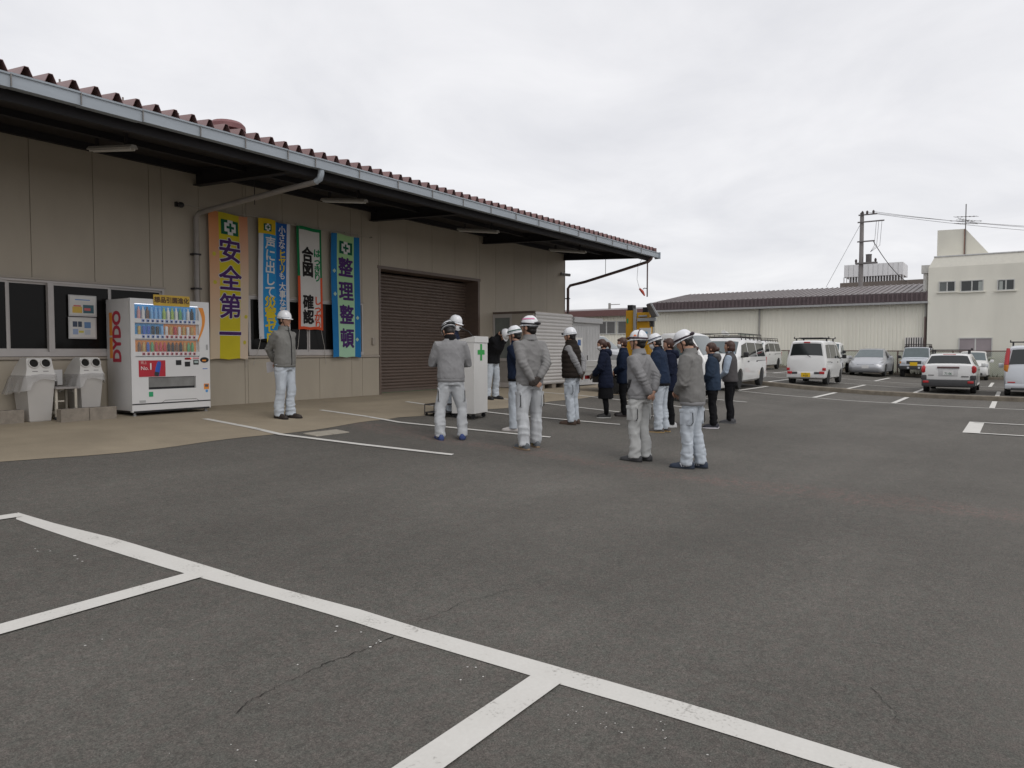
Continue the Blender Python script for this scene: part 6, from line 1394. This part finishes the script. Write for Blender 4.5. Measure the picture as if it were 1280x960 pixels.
# kei trucks
def keitruck(label, loc, rot, group='cars and vans in the parking lot'):
    w = .725; h = 1.7; H = 1.65
    st = [(h, .36, .70, .85, w-.07, w-.07, w-.1), (h-.03, .26, .84, 1.0, w-.02, w-.02, w-.06), (h-.10, .22, .95, 1.06, w, w, w-.04), (h-.46, .22, 1.0, H-.05, w, w, w-.10), (h-.62, .22, 1.0, H, w, w, w-.09), (h-1.22, .24, 1.0, H-.01, w, w, w-.09), (h-1.28, .26, 1.0, H-.05, w-.01, w-.01, w-.1)]
    c = Car('small_truck', label, 'truck', loc, rot, st, PW, (h-.60,), .26, group)
    c.topq('windshield', h-.10, h-.46, .04, CGL2, .08, .95); c.side('side_window', [(h-.34, .06), (h-.52, .88), (h-1.14, .9), (h-1.14, .06)], CGL2); c.side('door_seam', [(h-1.18, .9), (h-1.195, .9), (h-1.195, -.8), (h-1.18, -.8)], BUMP, .003); c.side('door_handle', [(h-.95, -.1), (h-1.1, -.1), (h-1.1, -.15), (h-.95, -.15)], BUMP, .01)
    c.two('headlight', (h-.08, .42, .62), (h+.012, .66, .80), LAMPW, .03); c.box('front_bumper', (h-.08, -.68, .24), (h+.02, .68, .44), PW, .03); c.plate(h+.026, .52, PLY, '', face=1); c.mirror(h-.32, 1.15, w, BLACKP)
    mb = MB(); mb.b2((h-1.32, -.70, .60), (-h, .70, .66)); c_bed = mb.build('bed_floor', PW, c.T)
    for sd in (1, -1):
        mb = MB(); mb.bbox((h-1.33, sd*.70, .56), (-h, sd*.735, .94), .006); g_ = mb.build('side_gate', PW, c.T)
        for k in range(2): m_ = MB(); m_.bbox((h-1.4, sd*.733, .66+k*.12), (-h+.06, sd*.745, .70+k*.12), .004); m_.build('gate_rib', PW, g_)
        for x in (-.1, -1.0): m_ = MB(); m_.b2((x-.04, sd*.735, .50), (x+.04, sd*.75, .62)); m_.build('gate_hinge', BUMP, g_)
    mb = MB(); mb.bbox((-h-.03, -.735, .56), (-h-.001, .735, .94), .006); mb.build('tail_gate', PW, c.T)
    mb = MB(); mb.bbox((h-1.32, -.68, .66), (h-1.29, .68, 1.02), .006); mb.b2((h-1.32, -.6, 1.02), (h-1.29, -.55, 1.5)); mb.b2((h-1.32, .55, 1.02), (h-1.29, .6, 1.5)); mb.b2((h-1.32, -.6, 1.5), (h-1.29, .6, 1.54)); mb.build('headboard', PW, c.T)
    mb = MB(); mb.b2((h-1.2, -.35, .34), (-h+.05, -.28, .58)); mb.b2((h-1.2, .28, .34), (-h+.05, .35, .58)); mb.b2((-.9, -.62, .22), (-.55, -.36, .5)); mb.build('chassis', BUMP, c.T)
    c.two('tail_light', (-h-.02, .40, .44), (-h+.04, .66, .54), LAMPR, .01)
    # rear wheels
    tb = MB(); wr = .26; tw = .15
    for sd in (1, -1):
        wv = bpy.data.objects.new('wheel', None); COL.objects.link(wv); wv.parent = c.T; wv.location = (-h+.75, sd*.62, wr); wv.rotation_euler = (0, 0, 0 if sd > 0 else math.pi); wv.empty_display_size = .1
        m_ = MB(); m_.lathe([(wr*.60, -tw/2), (wr*.95, -tw/2), (wr, -tw/2+.025), (wr, tw/2-.025), (wr*.95, tw/2), (wr*.60, tw/2)], 24, axis='y'); m_.build('tyre', RUBBER, wv, smooth=50)
        m_ = MB(); m_.lathe([(wr*.62, -tw/2+.01), (wr*.62, tw/2-.015), (wr*.5, tw/2-.05), (wr*.18, tw/2-.03), (.02, tw/2-.028)], 20, axis='y'); m_.build('rim', RIMM, wv, smooth=40)
    mb = MB(); mb.cyl((-h+.75, -.6, wr), (-h+.75, .6, wr), .04, 8); mb.build('axle', BUMP, c.T)
    return c
TRK = keitruck('white small truck standing side-on behind the group of people', (18.1, 7.9), -90)
keitruck('white small flatbed truck parked beyond the small white van', (42.9, 8.3), 180)
# silver SUV side-on behind the sheds
def suv():
    w = .87; h = 2.2; H = 1.62
    st = [(h, .40, .62, .74, w-.25, w-.25, w-.3), (h-.06, .30, .74, .86, w-.1, w-.1, w-.17), (h-.25, .26, .84, .95, w-.02, w-.02, w-.1), (h-1.1, .25, .96, 1.06, w, w, w-.08), (h-1.75, .25, .99, H-.05, w, w, w-.18), (0, .25, 1.0, H, w, w, w-.17), (-h+.4, .26, 1.02, H-.05, w, w, w-.19), (-h+.1, .3, 1.04, 1.12, w-.02, w-.02, w-.08), (-h, .36, .95, 1.05, w-.08, w-.06, w-.12)]
    c = Car('parked_suv', 'grey silver estate car with roof rails behind the storage shed', 'car', (24.5, 13.45), -90, st, PS, (h-.9, -h+.95), .33)
    c.topq('windshield', h-1.1, h-1.75, .06, CGL2); c.topq('rear_window', -h+.4, -h+.1, .07, CGL)
    c.side('side_window', [(h-1.45, .08), (h-1.78, .87), (.05, .9), (.05, .08)], CGL2); c.side('side_window', [(-.03, .08), (-.03, .9), (-1.0, .9), (-1.1, .08)], CGL2); c.side('side_window', [(-1.18, .08), (-1.08, .9), (-h+.5, .84), (-h+.4, .12)], CGL2)
    c.two('headlight', (h-.35, w-.28, .74), (h-.08, w-.02, .90), LAMPW, .03); c.box('grille', (h-.09, -.4, .58), (h-.005, .4, .74), BUMP, .02); c.mirror(h-1.45, 1.06, w, PS)
    for sd in (1, -1): mb = MB(); mb.tube([(h-2.0, sd*.6, H-.03), (h-2.1, sd*.6, H+.05), (-h+.7, sd*.6, H+.03), (-h+.6, sd*.6, H-.05)], .015, 6); mb.build('roof_rail', BUMP, c.T)
suv()
# yellow work-site signal with solar panel, on the truck bed
def signal():
    Y0 = M('machine_yellow', (.50, .265, .015), .5, .08, 4); GM = M('galvanised', (.30, .31, .32), .5, .1)
    z0 = gz(7.9)+.662; xc = 18.0
    T = thing('solar_work_signal', 'yellow and grey work-site signal unit with tilted solar panel on the truck bed', 'signal unit', (xc, 8.1, z0))
    def xy(px): return onX(px, 400, xc)[1]
    def zz(py, px=800): return onX(px, py, xc)[2]
    yl, yr = xy(785), xy(793)
    mb = MB(); mb.bbox((xc-.12, xy(794), z0), (xc+.12, xy(784.5), zz(388.5, 788)), .015); mb.build('left_column', Y0, T)
    mb = MB(); mb.bbox((xc-.11, xy(792.8), zz(388.5, 788)), (xc+.11, xy(786.3), zz(381.5, 788)), .01); mb.build('column_cap', BLACKP, T)
    mb = MB(); mb.bbox((xc-.14, xy(814), z0), (xc+.10, xy(798.5), zz(391)), .015); mb.build('right_column', Y0, T)
    mb = MB(); mb.bbox((xc-.10, xy(811.5), zz(391)), (xc+.09, xy(805), zz(384.5)), .01); mb.build('column_cap', BLACKP, T)
    mb = MB(); mb.bbox((xc-.16, xy(798.3), z0), (xc-.10, xy(794.7), zz(386)), .005); mb.build('mast', GM, T)
    mb = MB(); mb.bbox((xc-.2, xy(823.5), zz(402)), (xc-.145, xy(800.5), zz(398)), .005); mb.bbox((xc-.2, xy(812), zz(396.5)), (xc-.145, xy(802), zz(394.5)), .005); mb.build('bracket', GM, T)
    # solar panel tilted
    a = np.array([xc-.1, xy(811), zz(380.5, 812)]); b = np.array([xc-.3, xy(820), zz(379.5, 820)]); c = np.array([xc-.3, xy(829), zz(395.5, 829)]); d = np.array([xc-.1, xy(818), zz(397, 818)])
    n = np.cross(b-a, d-a); mb = MB(); mb.slab([a, b, c, d], .04, n); mb.build('solar_panel', M('panel_back', (.16, .16, .165), .5, .1), T)
    mb = MB(); mb.tube([a, b, c, d, a], .014, 5); mb.build('panel_frame', GM, T)
    mb = MB(); mb.b2((xc-.12, xy(819), zz(409)), (xc-.05, xy(815), zz(397))); mb.build('battery_box', BUMP, T)
    mb = MB(); mb.bbox((xc-.28, xy(819), zz(422)), (xc-.25, xy(805), zz(410.5)), .005); s_ = mb.build('white_sign', M('sign_paper', (.55, .56, .57), .6, .04), T)
    mb = MB(); mb.b2((xc-.285, xy(815), zz(418)), (xc-.281, xy(809.5), zz(415))); mb.build('sign_print', colour('print_sky', (.12, .32, .5)), s_)
    mb = MB(); mb.b2((xc-.279, xy(819.5), zz(410.5)), (xc-.249, xy(804.5), zz(409.3))); mb.build('sign_top', Y0, s_)
    mb = MB(); mb.cyl((xc-.22, xy(785), zz(424)), (xc-.16, xy(785), zz(424)), .05, 12); mb.build('lamp', BLACKP, T)
    mb = MB(); mb.b2((xc-.3, xy(822), z0-.002), (xc+.2, xy(783), z0+.06)); mb.build('base', GM, T)
    mb = MB(); mb.b2((xc-.126, xy(788), zz(404)), (xc-.121, xy(786), zz(398))); mb.build('green_tag', colour('sticker_green', (.03, .3, .12)), T)
signal()
# ================================================================== background buildings, fence, pole
CREAMW = M('warehouse_siding', (.79, .765, .665), .6, .05, 1., stretch=(1, 1, .15)); PURP = M('warehouse_roof', (.105, .078, .082), .55, .15, 1.5); PALEW = M('plaster_pale', (.70, .68, .60), .8, .07, .8, bump=.1, stretch=(1, 1, .3)); PURG = M('roof_sheet_grey', (.20, .178, .178), .5, .15, 1.5)
def corr_wall(x, y0, y1, z0, z1, pitch, depth):
    mb = MB(); P = []; n = int((y1-y0)/pitch)
    for k in range(n): y = y0+(y1-y0)*k/n; p = (y1-y0)/n; P += [(0, y), (0, y+p*.55), (depth, y+p*.65), (depth, y+p*.9)]
    P.append((0, y1)); mb.loft([[(x+a, y, z) for a, y in P]+[(x+.1, y1, z), (x+.1, y0, z)] for z in (z0, z1)]); return mb
def warehouse():
    X = 49.; Y0, Y1 = 4.38, 21.35; ze = 4.32
    T = thing('warehouse', 'long cream corrugated warehouse with dark maroon roof beyond the far fence', 'warehouse', (X, (Y0+Y1)/2, .2))
    for k in range(4): a, b = Y0+(Y1-Y0)*k/4, Y0+(Y1-Y0)*(k+1)/4; corr_wall(X, a+.004, b-.004, -.1, ze+.05, .2, .022).build('siding_sheet', CREAMW, T)
    mb = MB(); mb.b2((X+.12, Y0, -.1), (X+12, Y1, ze)); mb.build('wall_core', CREAMW, T)
    # folded edge of the roof: vertical ribbed fascia, then the sheet roof up to the ridge
    fm = MB(); fm.loft([[(-.06, -.07, 0), (0, -.07, 0), (0, .07, 0), (-.06, .04, 0), (-.06, -.04, 0)], [(-.06, -.07, .5), (0, -.07, .5), (0, .07, .5), (-.06, .04, .5), (-.06, -.04, .5)]])
    fmesh = mesh_of(fm, 'fascia_rib', PURP)
    mb = MB(); mb.b2((X-.35, Y0-.1, ze+.12), (X-.3, Y1+.1, ze+.66)); roof_f = mb.build('fascia', PURP, T)
    y = Y0
    while y < Y1: piece('fascia_rib', fmesh, roof_f, (X-.35, y, ze+.15)); y += .25
    z1 = 5.98; xr = X+6.2
    mb = MB(); mb.slab([(X-.36, Y0-.1, ze+.67), (X-.36, Y1+.1, ze+.67), (xr, Y1+.1, z1), (xr, Y0-.1, z1)], .05, (-.17, 0, 1)); roof = mb.build('roof', PURG, T)
    rm = MB(); L = math.hypot(xr-X+.36, z1-ze-.67); t = math.atan2(z1-ze-.67, xr-X+.36)
    rm.box((L/2, 0, .02), (L, .05, .05)); rmesh = mesh_of(rm, 'roof_rib', PURG)
    y = Y0
    while y < Y1: piece('roof_rib', rmesh, roof, (X-.36, y, ze+.675), (0, -t, 0)); y += .333
    mb = MB(); mb.slab([(xr, Y0-.1, z1), (xr, Y1+.1, z1), (X+13, Y1+.1, ze+.4), (X+13, Y0-.1, ze+.4)], .05, (.17, 0, 1)); mb.build('back_roof', PURG, T)
    for y in (Y0+.02, Y1-.06):
        mb = MB(); mb.slab([(X, y, ze), (xr, y, z1-.06), (X+12, y, ze)], .04, (0, 1, 0)); mb.build('gable', CREAMW, T)
    mb = MB(); mb.b2((X-.5, Y0-.1, ze-.0), (X-.36, Y1+.1, ze+.12)); mb.build('gutter', M('gutter_pale', (.33, .33, .33), .5), T)
    for px in (949, 1156.5):
        y = onX(px, 420, X-.1)[1]; mb = MB(); mb.cyl((X-.1, y, .1), (X-.1, y, ze), .06, 8); mb.build('down_pipe', M('pipe_grey_pale', (.30, .29, .27), .5), T)
    yb = onX(1156, 420, X-.2)[1]; mb = MB(); mb.cyl((X-.22, yb, .3), (X-.22, yb, onX(1156, 396, X)[2]), .05, 8); mb.build('brown_pipe', PIPEB, T)
    # barred window
    y0, y1 = onX(1153, 430, X)[1], onX(1132, 430, X)[1]; za, zb = onX(1140, 446, X)[2], onX(1140, 422, X)[2]
    mb = MB(); mb.b2((X-.03, y0, za), (X-.005, y1, zb)); w = mb.build('window', CGL, T)
    for k in range(8): y = y0+(y1-y0)*k/7; m_ = MB(); m_.b2((X-.1, y-.032, za), (X-.06, y+.032, zb)); m_.build('window_bar', M('bar_pale', (.66, .63, .60), .5), w)
warehouse()
def white_block():
    X = 48.6; Y0, Y1 = -14., 4.30; zt = 6.35
    T = thing('pale_building', 'pale two storey plaster building with stair tower and roof aerial', 'building', (X, -2, 0))
    mb = MB(); mb.b2((X, Y0, -.1), (X+12, Y1, zt)); mb.build('wall', PALEW, T)
    mb = MB(); mb.loft([[(X+.001, Y0, zt), (X+.001, Y1-.001, zt), (X+12, Y1-.001, zt), (X+12, Y0, zt)], [(X+.12, Y0, zt+.58), (X+.12, Y1-.28, zt+.58), (X+12, Y1-.28, zt+.58), (X+12, Y0, zt+.58)]]); mb.build('parapet', M('plaster_pale2', (.72, .70, .62), .8, .05), T)
    mb = MB(); mb.bbox((X+.08, Y0, zt+.581), (X+.3, Y1-.25, zt+.65), .01); mb.build('parapet_cap', M('cap_white', (.55, .55, .54), .5), T)
    # stair tower with a sloping back
    xs = X+2.0
    pa_, pb, pc = onX(1172, 288, xs), onX(1207, 286, xs), onX(1241, 320, xs); zb_ = zt+.5
    prof = [(pa_[1], zb_), (pa_[1], pa_[2]), (pb[1], pb[2]), (pc[1], zb_+.1), (pc[1], zb_)]
    mb = MB(); mb.loft([[(x, y, z) for y, z in prof] for x in (xs, xs+3)]); mb.build('stair_tower', M('plaster_pale3', (.64, .625, .555), .8, .06, 1), T)
    # windows
    WF = M('window_white_frame', (.50, .50, .48), .5)
    def win(x0, x1, y0_, y1_, cols, curtain=None, sill=True):
        a, b = onX(x1, (y0_+y1_)/2, X)[1], onX(x0, (y0_+y1_)/2, X)[1]; za, zb = onX((x0+x1)/2, y1_, X)[2], onX((x0+x1)/2, y0_, X)[2]; f = .05
        mb = MB(); mb.b2((X-.05, a, za), (X+.02, b, za+f)); mb.b2((X-.05, a, zb-f), (X+.02, b, zb)); mb.b2((X-.05, a, za+f), (X+.02, a+f, zb-f)); mb.b2((X-.05, b-f, za+f), (X+.02, b, zb-f)); mb.b2((X-.04, (a+b)/2-.03, za+f), (X+.02, (a+b)/2+.03, zb-f)); w = mb.build('window', WF, T)
        for k, (p, q) in enumerate(((a+f, (a+b)/2-.03), ((a+b)/2+.03, b-f))):
            mb = MB(); mb.b2((X-.018, p, za+f), (X-.004, q, zb-f)); mb.build('pane', cols[k], w)
        if curtain:
            mb = MB(); p, q = (a+(b-a)*curtain[0], a+(b-a)*curtain[1]); mb.b2((X-.022, p, za+f), (X-.0185, q, zb-f*2)); mb.build('curtain', M('curtain', (.36, .38, .36), .8), w)
        if sill: mb = MB(); mb.b2((X-.09, a-.1, za-.05), (X+.01, b+.1, za-.002)); mb.build('sill', PALEW, w)
    CG = M('pane_frosted', (.14, .15, .145), .3); CB = CGL; CM = M('pane_mauve', (.27, .235, .245), .45, .08, 2)
    win(1173.5, 1194.5, 351.5, 365, (CB, CG)); win(1200.5, 1229.5, 350, 364.5, (CB, CB), (.05, .22)); win(1246.5, 1268.5, 349, 363, (CB, CB), (.68, .88)); win(1198, 1240.5, 422, 447, (CM, CM), None, True)
    win(1290, 1312, 347, 362, (CB, CB))
    # corner chimney pipe
    mb = MB(); yy = Y1+.15; mb.cyl((X+.3, yy, 4.4), (X+.3, yy, onX(1160, 340, X)[2]), .13, 10); mb.b2((X+.1, yy-.22, onX(1160, 340, X)[2]-.05), (X+.5, yy+.22, onX(1160, 331, X)[2])); mb.build('flue', M('flue_white', (.52, .51, .48), .6), T)
    mb = MB(); mb.tube([(xs-.05, pb[1]+.03, zb_), (xs-.05, pb[1]+.03, pb[2])], .035, 6); mb.build('rusty_pipe', M('rust_pipe', (.25, .13, .09), .8, .2), T)
    # aerial
    A = thing('roof_aerial', 'television aerial on thin mast on the stair tower', 'aerial', (xs-.06, pb[1], pb[2]-.5))
    top = onX(1208, 255, xs-.06); AL = M('aerial_metal', (.12, .11, .11), .5)
    mb = MB(); mb.cyl((xs-.06, pb[1], zb_+.2), (xs-.06, pb[1], top[2]), .03, 6); mb.build('mast', AL, A)
    for k, (dz, ln, an) in enumerate(((-.75, 1.3, .5), (-1.0, 1.6, 0.), (-.95, .9, -.6), (-1.15, 1.2, .2))):
        mb = MB(); z = top[2]+dz; c, s_ = math.cos(an), math.sin(an); mb.cyl((xs-.06-s_*ln/2, pb[1]-c*ln/2, z-.06), (xs-.06+s_*ln/2, pb[1]+c*ln/2, z+.1), .016, 5)
        for t in np.linspace(-.45, .45, 6): x, y = xs-.06+s_*ln*t, pb[1]+c*ln*t; mb.cyl((x-c*.25, y+s_*.25, z+.02+.16*t), (x+c*.25, y-s_*.25, z+.02+.16*t), .009, 4)
        mb.build('element', AL, A)
white_block()
def low_building():
    X = 55.; Y0, Y1 = 22.2, 40.; ze = 4.62
    T = thing('low_annex', 'low cream building with maroon fascia and row of grey windows behind the sheds', 'building', (X, 30, .4))
    corr_wall(X, Y0, Y1, 0, ze, .3, .03).build('siding', CREAMW, T)
    mb = MB(); mb.b2((X+.12, Y0, 0), (X+10, Y1, ze)); mb.build('wall_core', CREAMW, T)
    mb = MB(); mb.b2((X-.5, Y0, ze-.15), (X-.45, Y1, ze+.35)); mb.b2((X-.45, Y0, ze+.30), (X+10, Y1, ze+.35)); mb.build('fascia', M('fascia_maroon', (.15, .075, .07), .6, .1), T)
    mb = MB(); mb.slab([(X-.4, Y0, ze+.36), (X-.4, Y1, ze+.36), (X+6, Y1, ze+.9), (X+6, Y0, ze+.9)], .05, (0, 0, 1)); mb.build('roof', PURG, T)
    WF = M('window_white_frame', (.5, .5, .48))
    y = Y0+1.0; za, zb = 3.05, 4.0
    pitches = [onX(px, 410, X)[1] for px in (819, 796, 771, 746)]
    pitches += [pitches[-1]+1.95*k for k in (1, 2, 3, 4)]
    for a, b in zip(pitches[:-1], pitches[1:]):
        mb = MB(); mb.b2((X-.06, a+.06, za-.08), (X+.0, b-.06, za)); mb.b2((X-.06, a+.06, zb), (X, b-.06, zb+.08)); mb.b2((X-.06, a+.06, za), (X, a+.16, zb)); mb.b2((X-.06, b-.16, za), (X, b-.06, zb)); mb.b2((X-.05, (a+b)/2-.05, za), (X, (a+b)/2+.05, zb)); w = mb.build('window', WF, T)
        for p, q in ((a+.16, (a+b)/2-.05), ((a+b)/2+.05, b-.16)): m_ = MB(); m_.b2((X-.03, p, za), (X-.01, q, zb)); m_.build('pane', M('pane_grey', (.12, .118, .115), .3), w)
    P = onX(762, 386, X+3); mb = MB(); mb.cyl((P[0], P[1], ze+.5), (P[0], P[1], onX(762, 379, X+3)[2]), .12, 8); mb.b2((P[0]-.03, P[1]-1.0, ze+1.0), (P[0]+.03, P[1], ze+1.06)); mb.build('vent_pipe', M('pipe_grey_pale', (.3, .29, .27)), T)
low_building()
def far_block():
    X = 66.
    T = thing('grey_flat_building', 'grey flat roofed building with white panelled screen rising behind the warehouse', 'building', (X, 9, 0))
    y0, y1 = onX(1162, 355, X)[1], onX(1050, 355, X)[1]; zt = onX(1100, 351.5, X)[2]
    mb = MB(); mb.b2((X, y0-6, 0), (X+8, y1, zt)); mb.build('wall', M('far_grey', (.16, .135, .12), .8, .1, 1), T)
    a, b = onX(1129, 335, X+1)[1], onX(1055, 335, X+1)[1]; z1, z0 = onX(1090, 329.5, X+1)[2], onX(1090, 345, X+1)[2]
    n = 12
    for k in range(n): m_ = MB(); m_.bbox((X+1, a+(b-a)*k/n+.01, z0), (X+1.1, a+(b-a)*(k+1)/n-.01, z1), .01); m_.build('screen_panel', M('screen_white', (.70, .70, .71), .6, .03), T)
    mb = MB(); mb.b2((X+1.1, a, z0), (X+4, b, z1-.03)); mb.build('tank_housing', M('screen_white', (.70, .70, .71)), T)
    for k in range(22): y = a+(b-a)*k/21; m_ = MB(); m_.b2((X+1.05, y-.04, zt-.05), (X+1.12, y+.04, z0)); m_.build('screen_post', M('screen_white', (.70, .70, .71)), T)
    mb = MB(); mb.b2((X+2, a+.3, zt-.01), (X+3.5, b-.3, z0)); mb.build('dark_core', M('far_dark', (.33, .32, .32), .8), T)
far_block()
def pole():
    X = 57.; P0 = onX(1075, 358, X); top = onX(1078.5, 266, X); y = (P0[1]+top[1])/2
    T = thing('utility_pole', 'concrete utility pole with crossarms and transformer above the warehouse roof', 'utility pole', (X, y, .3))
    CP = M('pole_concrete', (.23, .215, .21), .8, .08); W = M('wire_dark', (.07, .065, .07), .6); zt = top[2]
    mb = MB(); mb.cyl((X, y, .3), (X, y, zt), .19, 12, r2=.13); mb.build('shaft', CP, T, smooth=50)
    def arm(z, a, b, r=.05, nm='crossarm'): mb = MB(); mb.cyl((X-.18, y-a, z), (X-.18, y+b, z), r, 6); mb.build(nm, M('arm_grey', (.16, .15, .15), .6), T)
    arm(zt-.18, 1.0, .2); arm(zt-.68, 1.45, .25); arm(onX(1076, 302.5, X)[2], .85, .25)
    for dy in (-.35, -.75, -.05):
        mb = MB(); mb.lathe([(.03, 0), (.09, .04), (.06, .1), (.09, .14), (.05, .2), (.02, .24)], 8, (X-.18, y+dy, zt-.14)); mb.build('insulator', M('insulator_dark', (.05, .035, .035), .4), T)
    zt2 = onX(1085, 328, X)[2]; mb = MB(); mb.cyl((X-.1, y-.50, zt2), (X-.1, y-.50, zt2+.5), .19, 12); mb.cyl((X-.1, y-.50, zt2+.5), (X-.1, y-.50, zt2+.55), .21, 12); mb.build('transformer', M('transformer_grey', (.12, .11, .11), .6), T, smooth=40)
    mb = MB(); mb.b2((X-.3, y-1.05, zt2-.1), (X+.1, y+.35, zt2)); mb.build('platform', M('arm_grey', (.16, .15, .15)), T)
    for dy in (.3, -.95): mb = MB(); mb.sph((X-.2, y+dy, zt2+.12), (.08, .08, .14)); mb.build('insulator', M('insulator_dark', (.05, .035, .035)), T)
    mb = MB()
    for dy in (-.95, -1.1, -1.3): mb.tube([(X-.18, y+dy, zt-.7), (X-.2, y+dy+.1, zt-2.4), (X-.15, y-.6, zt2+.7)], .012, 4)
    mb.tube([(X, y+.1, zt-.8), (X, y+1.2, (zt-.8+zt2-1.6)/2), (X, y+2.3, zt2-1.6)], .012, 4)
    mb.build('drop_wires', W, T)
    def wire(a, b, sag, r=.02, lab='overhead wire running from the utility pole past the roof aerial'):
        pts = [tuple(np.array(a)+(np.array(b)-np.array(a))*t+np.array([0, 0, -sag*4*t*(1-t)])) for t in np.linspace(0, 1, 20)]
        Wt = thing('overhead_wire', lab, 'wire', a, 0, 'overhead wires'); mb = MB(); mb.tube(pts, r, 4); mb.build('strand', W, Wt)
    for k, (dy, yy) in enumerate(((-.35, 279.5), (-.75, 281), (-.95, 283.5))):
        e = onX(1290, yy, X+1); e2 = e+(e-np.array([X-.18, y+dy, zt-.02]))*.6
        wire((X-.18, y+dy, zt-.02 if k < 2 else zt-.2), tuple(e2), .2, .012)
    wire((X-.18, y-.8, onX(1092, 302.5, X)[2]), (X+9, onX(1133, 352, X+9)[1], onX(1133, 352, X+9)[2]), .3, .03, 'cable sloping from the utility pole down to the white screen roof')
pole()
def fence():
    X = 47.75
    T = thing('mesh_fence', 'low green mesh fence with rusty top rail in front of the warehouse', 'fence', (X, 3, 0)); RS = M('rust_rail', (.13, .09, .075), .8, .2, 4)
    m = bpy.data.materials.new('green_mesh'); m.use_nodes = True; nt = m.node_tree; N = nt.nodes; L = nt.links; b = N['Principled BSDF']; b.inputs['Base Color'].default_value = (.14, .20, .13, 1); b.inputs['Roughness'].default_value = .7
    tr = N.new('ShaderNodeBsdfTransparent'); mx = N.new('ShaderNodeMixShader'); geo = N.new('ShaderNodeNewGeometry'); w1 = N.new('ShaderNodeTexWave'); w1.wave_type = 'BANDS'; w1.bands_direction = 'DIAGONAL'; w1.inputs['Scale'].default_value = 6; L.new(geo.outputs['Position'], w1.inputs['Vector'])
    r = N.new('ShaderNodeMapRange'); r.inputs[1].default_value = .55; r.inputs[2].default_value = .9; r.inputs[3].default_value = .28; r.inputs[4].default_value = .5; L.new(w1.outputs['Fac'], r.inputs[0])
    L.new(r.outputs[0], mx.inputs[0]); L.new(tr.outputs[0], mx.inputs[1]); L.new(b.outputs[0], mx.inputs[2]); L.new(mx.outputs[0], N['Material Output'].inputs['Surface'])
    ys = [onX(px, 450, X)[1] for px in (864, 924, 986, 1053, 1122, 1191, 1260)]; d = ys[-2]-ys[-1]; ys += [ys[-1]-d*k for k in (1, 2, 3)]
    zt = 1.55
    for i, y in enumerate(ys): mb = MB(); mb.cyl((X, y, gz(y)-.05), (X, y, zt+.03+.10*max(0, (y-4)/17)), .04, 8); mb.build('post', RS, T)
    for a, b_ in zip(ys[:-1], ys[1:]):
        za, zb = zt+.10*max(0, (a-4)/17), zt+.10*max(0, (b_-4)/17)
        mb = MB(); mb.cyl((X, a, za), (X, b_, zb), .028, 6); mb.build('top_rail', RS, T)
        mb = MB(); mb.add([(X+.03, a, gz(a)+.05), (X+.03, b_, gz(b_)+.05), (X+.03, b_, zb-.02), (X+.03, a, za-.02)], [(0, 1, 2, 3)]); mb.build('mesh_panel', m, T, fix=False)
fence()
# strip of weeds at the foot of the fence
def weeds():
    mb = MB()
    for k in range(2600):
        y = random.uniform(-6, 21); x = 47.5+random.uniform(-.1, .2); z = gz(y)+.05; h = random.uniform(.08, .3)*(1.3 if random.random() < .2 else .7); a = random.uniform(0, 6.3); r = random.uniform(.02, .05); dx, dy = random.uniform(-.1, .1), random.uniform(-.1, .1)
        mb.add([(x-r*math.cos(a), y-r*math.sin(a), z-.05), (x+r*math.cos(a), y+r*math.sin(a), z-.05), (x+dx, y+dy, z+h)], [(0, 1, 2)])
    o = mb.build('weeds', M('dry_weeds', (.085, .085, .05), .9, .4, 9), None, fix=False, kind='stuff'); o['label'] = 'dry weeds along the foot of the far fence'; o['category'] = 'weeds'
weeds()
